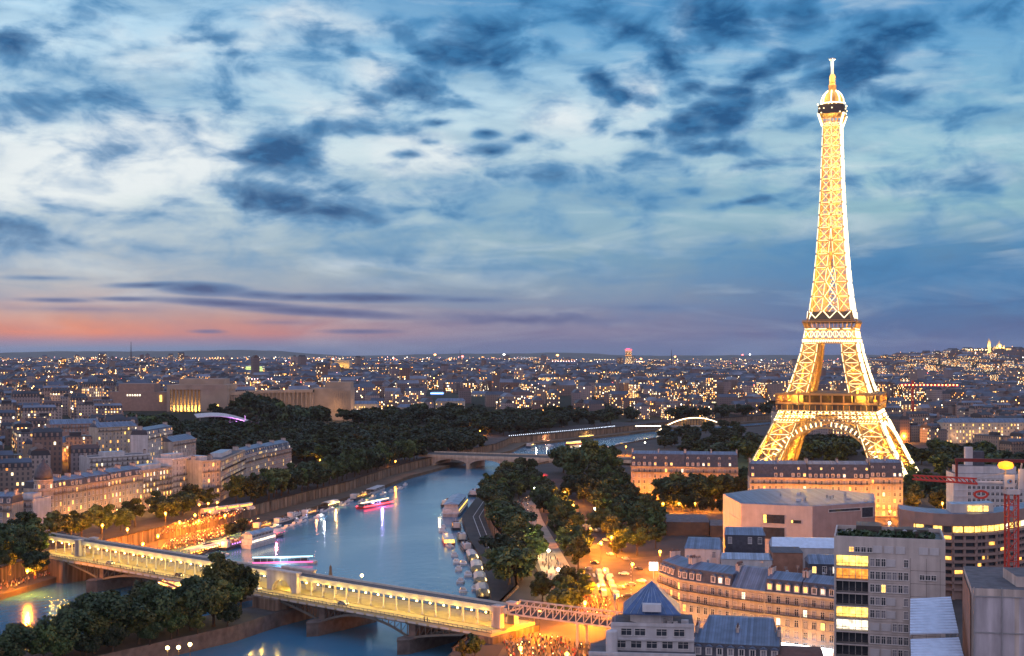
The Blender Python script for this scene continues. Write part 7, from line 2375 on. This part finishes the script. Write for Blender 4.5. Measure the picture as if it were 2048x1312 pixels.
def boat(kind, label, loc, rz, L=24, B=5.2, group=None, lit=None):
    rd = random.Random(int(loc[0] * 17 + loc[1] * 5))
    o = thing({'barge': 'houseboat', 'tour': 'tour_boat', 'small': 'motor_boat', 'ship': 'river_ship', 'glow': 'tour_boat', 'canopy': 'canopied_boat'}[kind], label, 'boat', (*loc[:2], ZW), rz, group)
    m = MB()
    if kind == 'barge':
        hull(m, L, B, 1.5, 0); m.build('hull', M['hulldark'], o)
        m = MB(); m.box((-L * .08, 0, 1.51), (L * .55, B * .72, 1.7)); m.build('cabin', M['hullwhite'] if lit is None else M['wood'], o)
        m = MB(); m.box((-L * .38, 0, 1.51), (L * .12, B * .62, 2.9)); m.build('wheelhouse', M['white'], o)
        m = MB()
        for k in range(6):
            for s in (-1, 1): m.box((-L * .30 + L * .075 * k, s * B * .362, 2.2), (.9, .06, .7))
        m.build('window', M[lit or 'glass'], o)
        m = MB(); m.box((L * .3, 0, 1.51), (L * .1, B * .5, .5)); m.bar((L * .42, 0, 1.5), (L * .42, 0, 4.5), .12); m.build('hatch', M['canvas'], o)
        for k in range(8):
            m = MB(); m.box((rd.uniform(-.3, .15) * L, rd.uniform(-.3, .3) * B, 3.21), (rd.uniform(.5, 1.6), rd.uniform(.5, 1.3), rd.uniform(.3, 1.0)), rd.uniform(-.4, .4))
            m.build('deck_crate', M[rd.choice(['tile', 'hulldark', 'canvas'])], o)
        m = MB()
        for s in (-1, 1):
            m.bar((-L * .45, s * B * .46, 2.4), (L * .3, s * B * .46, 2.4), .08)
            for k in range(10): m.bar((-L * .45 + L * .083 * k, s * B * .46, 1.5), (-L * .45 + L * .083 * k, s * B * .46, 2.4), .07)
        m.build('deck_rail', M['metal'], o)
    elif kind in ('tour', 'glow'):
        hull(m, L, B, 1.3, 0, .15); m.build('hull', M['hullwhite' if kind == 'tour' else 'hullred'], o)
        m = MB(); m.box((-L * .03, 0, 1.31), (L * .8, B * .86, 1.9), taper=.93); m.build('saloon', M[lit or 'glass'], o)
        m = MB(); m.box((-L * .03, 0, 3.22), (L * .82, B * .84, .22)); m.build('roof', M['hullwhite'], o)
        m = MB()
        for k in range(9):
            for s in (-1, 1): m.bar((-L * .41 + L * .095 * k, s * B * .44, 1.3), (-L * .41 + L * .095 * k, s * B * .41, 3.2), .16)
        m.build('frame', M['hullwhite'], o)
    elif kind == 'canopy':
        hull(m, L, B, 1.2, 0, .15); m.build('hull', M['hulldark'], o)
        m = MB()
        for k in range(8):
            x0, x1 = -L * .4 + L * .1 * k, -L * .4 + L * .1 * (k + 1)
            for (ya, za, yb, zb_) in ((-B * .5, 3.2, -B * .25, 4.1), (-B * .25, 4.1, B * .25, 4.1), (B * .25, 4.1, B * .5, 3.2)):
                m.hexa([(x0, ya, za), (x1, ya, za), (x1, yb, zb_), (x0, yb, zb_)], [(x0, ya, za + .12), (x1, ya, za + .12), (x1, yb, zb_ + .12), (x0, yb, zb_ + .12)])
        m.build('canopy', M['canvas'], o)
        m = MB()
        for k in range(9):
            for s in (-1, 1): m.bar((-L * .4 + L * .1 * k, s * B * .45, 1.2), (-L * .4 + L * .1 * k, s * B * .45, 3.3), .14)
        m.build('post', M['metal'], o)
        m = MB()
        for k in range(10): m.box((-L * .4 + L * .088 * k, -B * .46, 2.3 + .2 * (k % 2)), (.35, .35, .35))
        m.build('lamp', M[lit or 'bulb_orange'], o)
    elif kind == 'ship':
        hull(m, L, B, 2.2, 0, .14); m.build('hull', M['hullwhite'], o)
        m = MB(); m.box((-L * .04, 0, 2.21), (L * .84, B * .86, 2.7)); m.build('lower_deck', M['hullwhite'], o)
        m = MB(); m.box((-L * .06, 0, 4.92), (L * .72, B * .72, 2.5)); up_ = m.build('upper_deck', M['hullwhite'], o)
        m = MB()
        for k in range(16):
            for s in (-1, 1): m.box((-L * .43 + L * .053 * k, s * B * .432, 3.1), (L * .036, .06, 1.2))
        m.build('window', M[lit or 'lit_gold'], o)
        m = MB()
        for k in range(14): m.box((-L * .39 + L * .052 * k, -B * .362, 5.6), (L * .036, .06, 1.1)); m.box((-L * .39 + L * .052 * k, B * .362, 5.6), (L * .036, .06, 1.1))
        m.build('window', M['glass'], up_)
        m = MB()
        m.frust([(-L * .44, -B * .42), (L * .32, -B * .42), (L * .32, B * .42), (-L * .44, B * .42)], 7.43, [(-L * .42, -.3), (L * .3, -.3), (L * .3, .3), (-L * .42, .3)], 8.7); m.build('roof', M['zinc_pale'], o)
        m = MB(); m.box((L * .36, 0, 4.92), (L * .06, B * .5, 2.4)); m.build('wheelhouse', M['hullwhite'], o)
    else:
        hull(m, L, B, .9, 0, .35); m.build('hull', M['hullwhite'], o)
        m = MB(); m.hexa([(-L * .2, -B * .33, .9), (L * .18, -B * .3, .9), (L * .18, B * .3, .9), (-L * .2, B * .33, .9)], [(-L * .18, -B * .28, 2.0), (L * .04, -B * .25, 2.0), (L * .04, B * .25, 2.0), (-L * .18, B * .28, 2.0)]); m.build('cabin', M['hullwhite'], o)
        m = MB()
        for s in (-1, 1): m.face([(-L * .17, s * B * .325, 1.15), (L * .12, s * B * .305, 1.15), (L * .05, s * B * .275, 1.75), (-L * .16, s * B * .295, 1.75)])
        m.build('window', M[lit or 'glass'], o)
    return o


def ldir(y, f=xl): return math.atan2(20.0, f(y + 10) - f(y - 10))
LG = 'boats moored along the left quay'
lb = [  # px, py at the waterline, kind, L, B, lit, lamp (color, power), label
    (398, 1108, 'canopy', 30, 7, 'bulb_orange', ((1, .25, .08), 2500), 'pale-roofed boat with red and orange lamps nearest the near bridge, left quay'),
    (428, 1100, 'canopy', 26, 6, 'bulb_warm', (AMBER, 2000), 'second pale canopied boat from the near bridge with a yellow lamp'),
    (405, 1122, 'small', 15, 4, None, None, 'long white motor boat just behind the viaduct roof, left quay'),
    (445, 1113, 'small', 12, 3.6, None, None, 'white motor boat outside the second canopied boat'),
    (478, 1092, 'barge', 34, 6, 'neon_violet', ((.5, .3, 1), 800), 'dark barge with violet windows on the left quay'),
    (535, 1078, 'canopy', 32, 8, 'neon_pink', ((1, .15, .25), 5000), 'festive boat under pink and red lamps on the left quay'),
    (520, 1090, 'ship', 30, 7, 'lit_white', None, 'white two-decked boat with lit windows beside the pink-lamped boat'),
    (530, 1056, 'barge', 26, 6, 'lit_warm', (AMBER, 3000), 'barge with amber cabin lights behind the pink-lamped boat'),
    (562, 1064, 'small', 10, 3.4, None, None, 'small boat first in the long dark cluster on the left quay'),
    (575, 1056, 'small', 12, 3.6, None, None, 'small boat second in the long dark cluster on the left quay'),
    (590, 1050, 'small', 11, 3.4, None, None, 'small boat third in the long dark cluster on the left quay'),
    (604, 1044, 'small', 12, 3.6, None, None, 'small boat fourth in the long dark cluster on the left quay'),
    (570, 1046, 'barge', 28, 5.5, None, None, 'dark barge lying inside the cluster of small boats'),
    (597, 1034, 'barge', 30, 5.5, None, None, 'wooden barge inside the cluster, next to the quay wall'),
    (622, 1030, 'barge', 24, 5.5, 'lit_warm', ((1, .3, .1), 1500), 'brown houseboat with a red lit side past the small boats'),
    (640, 1034, 'small', 13, 4, 'bulb_white', ((.9, .95, 1), 2500), 'white cabin boat with a brilliant white lamp'),
    (660, 1014, 'canopy', 22, 6, 'bulb_warm', (AMBER, 5000), 'canopied boat glowing gold in the middle of the left quay'),
    (684, 1009, 'small', 12, 3.6, None, None, 'pale motor boat just past the gold-glowing boat'),
    (700, 1003, 'small', 12, 3.6, None, None, 'second pale motor boat past the gold-glowing boat'),
    (712, 996, 'barge', 38, 6, 'lit_gold', (AMBER, 2500), 'long houseboat with golden bow lights'),
    (752, 983, 'tour', 36, 7, 'glass', None, 'grey glass-roofed tour boat moored farthest up the left quay'),
]
for (px, py, kd, L, B, lt, lp, lab) in lb:
    v = G(px, py, ZW); v.x = max(v.x, xl(v.y) + B * .5 + .3) if kd in ('barge', 'canopy', 'ship') else v.x
    o = boat(kd, lab, v, ldir(v.y), L, B, LG, lt)
    if lp: point('lamp_light', (0, -B * .7, 4.0), lp[0], lp[1], o, .4)
RG = 'boats moored along the right quay'
rbt = [
    (912, 1020, 'ship', 72, 12, 'lit_gold', 'big white river ship with golden windows at the right quay'),
    (950, 988, 'barge', 40, 8, None, 'long dark-roofed barge beyond the big white ship'),
    (893, 1010, 'barge', 24, 6, None, 'dark barge crowded on the outer side of the big white ship'),
    (912, 1056, 'barge', 22, 6, 'lit_warm', 'dark houseboat just below the big white ship'),
    (884, 1062, 'small', 12, 4, None, 'dark motor boat outside the houseboats at the right quay'),
    (925, 1078, 'barge', 26, 5.5, None, 'houseboat beside the yellow-lit boat'),
    (897, 1086, 'glow', 24, 6.5, 'lit_gold', 'yellow-lit passenger boat showing its glowing stern at the right quay'),
    (932, 1098, 'barge', 24, 5.2, None, 'houseboat with a white arch below the yellow-lit boat'),
    (944, 1120, 'canopy', 20, 5, 'bulb_warm', 'white-roofed boat first from the top in the lower right moorings'),
    (953, 1142, 'canopy', 20, 5.5, 'bulb_warm', 'white-roofed boat second in the lower right moorings'),
    (962, 1166, 'canopy', 18, 5.5, 'bulb_warm', 'white-roofed boat third in the lower right moorings'),
    (968, 1190, 'canopy', 18, 5.5, 'bulb_warm', 'white-roofed boat nearest the near bridge in the right moorings'),
    (926, 1128, 'small', 11, 3.6, 'bulb_orange', 'small orange-lit boat outside the white-roofed boats'),
    (936, 1150, 'small', 12, 3.8, None, 'dark small boat outside the white-roofed boats'),
    (951, 1178, 'small', 11, 3.6, None, 'dark small boat nearest the near bridge'),
]
for (px, py, kd, L, B, lt, lab) in rbt:
    v = G(px, py, ZW)
    if kd != 'small': v.x = min(v.x, xr(v.y) - B * .5 - .3) if kd != 'glow' else v.x
    o = boat(kd, lab, v, ldir(v.y, xr) + (PI if kd == 'glow' else 0), L, B, RG, lt)
    if kd == 'ship':
        for s in (-25, 0, 25): point('lamp_light', (s, 8, 5), (1, .75, .4), 1500, o, .5)
    if kd == 'glow': point('lamp_light', (-15, 0, 4), AMBER, 1500, o, .5)
    if kd == 'canopy': point('lamp_light', (0, 0, 2.8), AMBER, 350, o, .3)
for i in range(16):
    y = 665 + i * 21 + rt.uniform(-5, 5); a = ldir(y)
    boat('small', '%s of the little boats from the near bridge, outermost along the left quay' % nth(i + 1), (xl(y) + rt.uniform(9.5, 13), y), a + rt.uniform(-.1, .1), rt.uniform(8, 13), rt.uniform(2.8, 3.8), 'little boats on the left side', 'lit_white' if i % 4 == 0 else None)
for i in range(9):
    y = 545 + i * 24 + rt.uniform(-5, 5)
    boat('small', '%s of the little boats from the near bridge, outermost along the right quay' % nth(i + 1), (xr(y) - rt.uniform(9.5, 13), y), ldir(y, xr) + rt.uniform(-.3, .3), rt.uniform(8, 12), rt.uniform(2.8, 3.6), 'little boats on the right side', 'lit_warm' if i % 3 == 0 else None)
# two tour boats under way
v = G(750, 1012, ZW)
o = boat('glow', 'red tour boat with a white light strip along its roof in mid river', v, R(63), 40, 5.5, None, 'glass')
m = MB(); m.box((0, 0, 3.5), (34, .6, .4)); m.build('light_strip', M['bulb_flash'], o)
m = MB()
for s in (-1, 1): m.box((0, s * 3.2, 1.0), (36, .15, .7))
m.build('side_strip', M['neon_red'], o); point('lamp_light', (0, -6, 3), (.5, .4, 1), 6000, o, .5)
v = G(566, 1128, ZW)
o = boat('tour', 'tour boat with a cyan-white light strip passing just behind the near bridge', v, R(8), 34, 6.5, None, 'glass')
m = MB(); m.box((0, -1.5, 3.6), (29, .5, .35)); m.build('light_strip', glow('cyan_strip', (.55, .95, 1), 2.2), o)
m = MB(); m.box((0, -3.2, 1.0), (29, .15, .7)); m.build('side_strip', M['neon_pink'], o); point('lamp_light', (0, -6, 4), (.5, .85, 1), 5000, o, .5)
# boats beyond the stone bridge
FG = 'lit boats beyond the stone bridge'
fl = [(1062, 893, 'barge'), (1085, 884, 'canopy'), (1104, 880, 'canopy'), (1122, 876, 'canopy'), (1136, 874, 'tour'), (1152, 888, 'glow'), (1172, 876, 'tour'), (1198, 868, 'tour'), (1222, 866, 'barge'), (1246, 864, 'tour'), (1100, 892, 'small'), (1210, 902, 'canopy'), (1236, 896, 'canopy'), (1258, 890, 'tour')]
for i, (px, py, kd) in enumerate(fl):
    v = G(px, py, ZW); L = {'small': 14, 'barge': 34}.get(kd, 38)
    o = boat(kd, '%s boat from the left among the lit boats beyond the stone bridge' % nth(i + 1), v, ldir(min(v.y, 1900)), L, 7, FG, 'bulb_warm' if kd == 'canopy' else ('lit_gold' if kd != 'small' else None))
    if kd != 'small': point('lamp_light', (0, -6, 5), rt.choice([AMBER, (1, .8, .55), (1, .45, .2)]), 6000, o, .6)
# line of lamps along the far embankment
m = MB()
for k in range(60):
    s = k / 59
    y = 1400 + 190 * s; x = xl(y) - 17
    m.lathe([(.15, 0), (.32, .25), (.15, .5)], 6, (x, y, 3.2)); m.bar((x, y, 0), (x, y, 3.2), .2, 1)
o = m.build('embankment_lights', [glow('pale_blue_lamp', (.75, .85, 1), 7), M['iron_dark']])
tag(o, 'long line of bluish white lamps on the far left embankment', 'lamp row')
o = thing('red_canopy', 'red market canopy between the stone bridge and the promenade trees', 'canopy', tuple(G(1070, 962)), R(60))
m = MB(); m.hexa([(-16, -3, 3), (16, -3, 3), (16, 0, 4.2), (-16, 0, 4.2)], [(-16, -3, 3.2), (16, -3, 3.2), (16, 0, 4.4), (-16, 0, 4.4)]); m.hexa([(-16, 0, 4.2), (16, 0, 4.2), (16, 3, 3), (-16, 3, 3)], [(-16, 0, 4.4), (16, 0, 4.4), (16, 3, 3.2), (-16, 3, 3.2)]); m.build('roof', M['red'], o)
m = MB()
for x in (-15, -5, 5, 15):
    for y in (-2.8, 2.8): m.bar((x, y, 0), (x, y, 3.1), .16)
m.build('post', M['metal'], o)
for x in (-8, 8): point('lamp_light', (x, -5, 4), (1, .2, .12), 2500, o, .4)

# ---------------------------------------------------------------- the city
ctr = random.Random(99)
PROT = []
for k in range(14):
    L, D, H = ctr.uniform(16, 34), ctr.uniform(11, 16), ctr.choice([15, 18, 18, 21, 21, 24])
    fl_ = ctr.random() < .25
    w = MB(); uo = k * 100
    pts = [(-L / 2, -D / 2), (L / 2, -D / 2), (L / 2, D / 2), (-L / 2, D / 2)]
    w.prism(pts, -10, H, 0, None, uo)
    r_ = MB()
    if fl_:
        r_.prism([(x * .96, y * .96) for x, y in pts], H + .01, H + .8, 0); xo = ctr.uniform(-L * .2, L * .2)
        r_.prism([(xo - 4, -3), (xo + 4, -3), (xo + 4, 3), (xo - 4, 3)], H + .81, H + 3.6, 1)
    else:
        q1 = [(x * .98, y * .82) for x, y in pts]; q2 = [(x * .94, y * .12) for x, y in pts]
        r_.frust(pts, H + .01, q1, H + 3.2, 1, cap=False); r_.frust(q1, H + 3.2, q2, H + 5.4, 0)
        for i in range(int(L / 3.4)):
            x = -L / 2 + 1.7 + i * 3.4; r_.box((x, -D / 2 * .93, H + .6), (1.3, 1.4, 2.0), 0, 2)
        for x in (-L / 2 + .8, L / 2 - .8, ctr.uniform(-L * .2, L * .2)): r_.box((x, 0, H + 3.4), (.8, 3.4, 3.6), 0, 2)
    roofm = ctr.choice(['zinc', 'zinc', 'zinc_pale', 'slate', 'tile'])
    if fl_: roofm = ctr.choice(['roofgrey', 'zinc_pale'])
    PROT.append((w.mesh('wall', M['facade']), r_.mesh('roof', [M['far_' + roofm], M['far_slate'], M['taupe']]), max(L, D), H, fl_, roofm))
BLK = [(o.location.x, o.location.y) for o in bpy.data.objects if o.parent is None and o.get('category') in ('apartment block', 'building', 'palace', 'office block', 'monument', 'church')]


LANDPX = [(684, 24, 2900, 3540), (508, 30, 2700, 3360), (1217, 14, 2300, 2760), (1126, 16, 1700, 2050), (900, 36, 1600, 1920), (960, 24, 1700, 2080), (874, 20, 1800, 2180), (1290, 34, 2400, 2800), (1420, 14, 2200, 2540), (722, 34, 1600, 1830), (1972, 90, 1200, 1360), (1860, 70, 1500, 1830)]
def city_free(x, y):
    px_ = 1024 + x / y * 2500
    if any(abs(px_ - a) < w and y0 < y < y1 for a, w, y0, y1 in LANDPX): return False
    if 880 < y < 1440 and 262 < 1024 + x / y * 2500 < 620: return False
    if y < 2060:
        if xl(y) - 75 < x < xr(y) + 60: return False
    if math.hypot(x - 244, y - 952) < 125: return False
    # gardens and palace
    if -470 < x < -10 and 1000 < y < 1470 and x > -190 - (y - 1000) * .62: return False
    if PX(160, 1500).x - 10 < x < PX(720, 1640).x + 10 and 1430 < y < 1700: return False
    if -240 < x < 420 and 1400 < y < 1800 and x < xl(min(y, 2000)) + 20 and x > -230: return False
    if x < 0 and y < 840 and x > -262 - (840 - y) * -.0: return False
    if -300 < x < -130 and y < 1110: return False
    if x > 0 and y < 1160 and x < 430: return False
    if x > 0 and y < 1000: return False
    if 190 < x < 430 and y < 1330: return False
    if 60 < x < 330 and y < 1800: return False
    return not any(abs(x - bx) < 34 and abs(y - by) < 26 for bx, by in BLK)


cand = []
def fill(y0, y1, cell, rot):
    ca, sa = math.cos(rot), math.sin(rot)
    R_ = int(y1 * 1.2 / cell) + 2
    for i in range(-R_, R_):
        for j in range(-R_, R_):
            if i % 5 == 0 and ctr.random() < .75: continue
            x = (i * ca - j * sa) * cell + ctr.uniform(-.15, .15) * cell; y = (i * sa + j * ca) * cell * .9 + ctr.uniform(-.15, .15) * cell
            if not (y0 <= y < y1) or abs(x) > .435 * y + 25: continue
            if not city_free(x, y): continue
            cand.append((y, x, cell, rot))
fill(640, 1560, 31, R(24)); fill(1560, 2300, 38, R(12)); fill(2300, 3800, 40, R(31)); fill(3800, 7000, 68, R(18)); fill(7000, 15500, 175, R(40))
cand.sort()
IND = cand[:285]
TONE = {}
infos = []
for (y, x, cell, rot) in IND:
    k = ctr.randrange(len(PROT)); w, r_, L, H, fl_, rfm = PROT[k]
    z = hill(x, y)
    o = thing('city_house', '', 'house', (x, y, z), rot + ctr.choice([0, 0, PI / 2]) + ctr.uniform(-.06, .06))
    s = ctr.uniform(.85, 1.12); o.scale = (s, s, ctr.uniform(.85, 1.15))
    inst('wall', w, o); inst('roof', r_, o)
    reg = ('left hillside', 'houses on the left hillside') if x < -150 and y < 1600 else (('plain beyond the river', 'houses beyond the river trees') if x < 330 else ('right of the tower', 'houses right of the tower'))
    infos.append((reg, y, x, o, {'zinc': 'blue-grey zinc roof', 'zinc_pale': 'pale metal roof', 'slate': 'dark slate roof', 'tile': 'brownish tiled roof', 'roofgrey': 'flat grey roof'}[rfm]))
for reg in sorted(set(i[0] for i in infos)):
    L_ = sorted([i for i in infos if i[0] == reg], key=lambda t: t[1])
    for t0 in range(0, len(L_), 18):
        tier = sorted(L_[t0:t0 + 18], key=lambda t: t[2] / t[1])
        for i, t in enumerate(tier):
            o = t[3]; o['group'] = reg[1]
            o['label'] = '%s, %s from left in %s tier, %s' % (t[4], nth(i + 1), nth(t0 // 18 + 1), reg[0])
# the rest of the city as one mass, and its lamps
mb = MB(); lamps = MB()
RM = ['zinc', 'slate', 'zinc_pale', 'tile', 'roofgrey']
for (y, x, cell, rot) in cand[285:]:
    f = max(.85, cell / 46.0)
    L, D = ctr.uniform(18, 40) * f ** .9, ctr.uniform(12, 20) * f ** .8
    H = ctr.choice([15, 17, 19, 21, 23]) * (1 + .1 * ctr.random())
    if ctr.random() < .018: H *= ctr.uniform(1.5, 2.4); L *= .6
    z = hill(x, y); a = rot + ctr.choice([0, PI / 2]) + ctr.uniform(-.15, .15)
    ca, sa = math.cos(a), math.sin(a); q = lambda px, py: (x + px * ca - py * sa, y + px * sa + py * ca)
    P = [q(-L / 2, -D / 2), q(L / 2, -D / 2), q(L / 2, D / 2), q(-L / 2, D / 2)]
    mb.prism(P, z - 8, z + H, 0, 5, ctr.randrange(3000) * 100.0)
    mb.f.pop(); mb.m.pop(); mb.uv.pop()
    mi = 1 + ctr.choice([0, 0, 0, 1, 2, 3, 4, 4])
    if mi < 5:
        P1 = [q(sx * L * .47, sy * D * .1) for sx, sy in ((-1, -1), (1, -1), (1, 1), (-1, 1))]
        mb.frust(P, z + H, P1, z + H + 5, mi)
    else:
        mb.face([(p[0], p[1], z + H) for p in P], mi)
        xo = ctr.uniform(-L * .3, L * .3); mb.box((*q(xo, 0), z + H + .01), (L * .25, D * .4, 3), a, 5)
tag(mb.build('distant_city', [M['facade_far']] + [M['far_' + r] for r in RM]), kind='stuff')
LM = [glow('far_lamp_warm', (1, .66, .28), 14), glow('far_lamp_orange', (1, .40, .08), 16), glow('far_lamp_white', (1, .95, .85), 14), glow('far_lamp_red', (1, .12, .1), 12), glow('far_lamp_pink', (1, .5, .45), 10)]
n = 0
while n < 3600:
    y = 1250 * math.exp(ctr.random() ** .8 * math.log(13.5))
    x = ctr.uniform(-.43, .43) * y
    if not city_free(x, y) and y < 2100: continue
    r_ = (.45 + y * .00016) * ctr.choice([.4, .5, .6, .8, 1, 1.3])
    zz = hill(x, y) + (ctr.uniform(6, 24) if y < 5000 else ctr.uniform(10, 32))
    mi = ctr.choices([0, 1, 2, 3, 4], [6, 6, 2, .7, 1.5])[0]
    lamps.lathe([(r_ * .3, -r_), (r_, -r_ * .2), (r_, r_ * .4), (r_ * .3, r_)], 5, (x, y, zz), mi); n += 1
    if ctr.random() < .06:   # short strings of street lamps
        for k in range(ctr.randint(3, 9)):
            lamps.lathe([(r_ * .3, -r_), (r_, 0), (r_ * .3, r_)], 5, (x + (k + 1) * y * .0022, y + ctr.uniform(-4, 4), zz), mi)
for (px, y, z, r_, mi) in ((806, 3500, 60, 7, 2), (605, 6000, 80, 9, 1), (870, 9000, 90, 14, 1), (925, 8000, 80, 14, 3), (1008, 8000, 92, 12, 2), (1115, 7000, 88, 12, 1), (1282, 6000, 72, 8, 1), (1350, 7000, 80, 9, 1), (1485, 7500, 90, 9, 3), (1500, 7500, 92, 8, 2), (12, 6500, 60, 14, 1), (30, 6500, 62, 10, 0)):
    r_ *= .55
    lamps.lathe([(r_ * .3, -r_ * .6), (r_, -r_ * .2), (r_, r_ * .2), (r_ * .3, r_ * .6)], 8, (PX(px, y).x, y, z), mi)
lo = tag(lamps.build('city_lights', LM), kind='stuff')
for k in range(110):
    y = 1050 * math.exp(ctr.random() * math.log(3.2)); x = ctr.uniform(-.42, .42) * y
    if not city_free(x, y): continue
    point('lamp_light', (x, y, hill(x, y) + 7), ctr.choice([(1, .32, .03), (1, .42, .07), (1, .55, .15)]), ctr.uniform(15000, 60000), lo, .6)
for (px, y, h, lab) in ((262, 5500, 150, 'thin dark radio mast on the left plain'), (920, 7000, 118, 'thin mast with a red lamp in the far middle of the plain'), (1343, 6500, 118, 'thin dark mast on the horizon right of the red-crowned high-rise')):
    o = thing('radio_mast', lab, 'mast', (PX(px, y).x, y, 0)); m = MB(); m.lathe([(4, 0), (2.6, h * .6), (.8, h)], 6); m.build('mast', M['iron_dark'], o)
for (px, y, w, h) in ((1380, 4200, 24, 62), (1362, 4300, 18, 60), (1590, 5200, 30, 70)):
    o = thing('slab_block', '%s of the tall slab blocks on the plain left of the tower' % nth({1380: 2, 1362: 1, 1590: 3}[px]), 'apartment tower', (PX(px, y).x, y, 0), R(10), 'tall slab blocks on the plain'); m = MB(); m.prism([(-w / 2, 0), (w / 2, 0), (w / 2, 14), (-w / 2, 14)], 0, h); m.build('wall', M['facade_far'], o)
    m = MB(); m.prism([(-w / 3, 2), (w / 3, 2), (w / 3, 10), (-w / 3, 10)], h + .01, h + 4); m.build('roof', M['roofgrey'], o)
# floodlight glare of cables is left out: that is the lens, not the place
# ---------------------------------------------------------------- evening haze
mb = MB()
mb.hexa([(-26000, -1200, -14), (26000, -1200, -14), (26000, 26000, -14), (-26000, 26000, -14)], [(-26000, -1200, 350), (26000, -1200, 350), (26000, 26000, 350), (-26000, 26000, 350)])
hzm = bpy.data.materials.new('haze'); hzm.use_nodes = True
t = hzm.node_tree; t.nodes.clear()
pv_ = t.nodes.new('ShaderNodeVolumePrincipled'); out_ = t.nodes.new('ShaderNodeOutputMaterial')
pv_.inputs['Color'].default_value = (.80, .86, 1.0, 1)
pv_.inputs['Density'].default_value = 0.000014
t.links.new(pv_.outputs[0], out_.inputs['Volume'])
tag(mb.build('haze', hzm), kind='stuff')
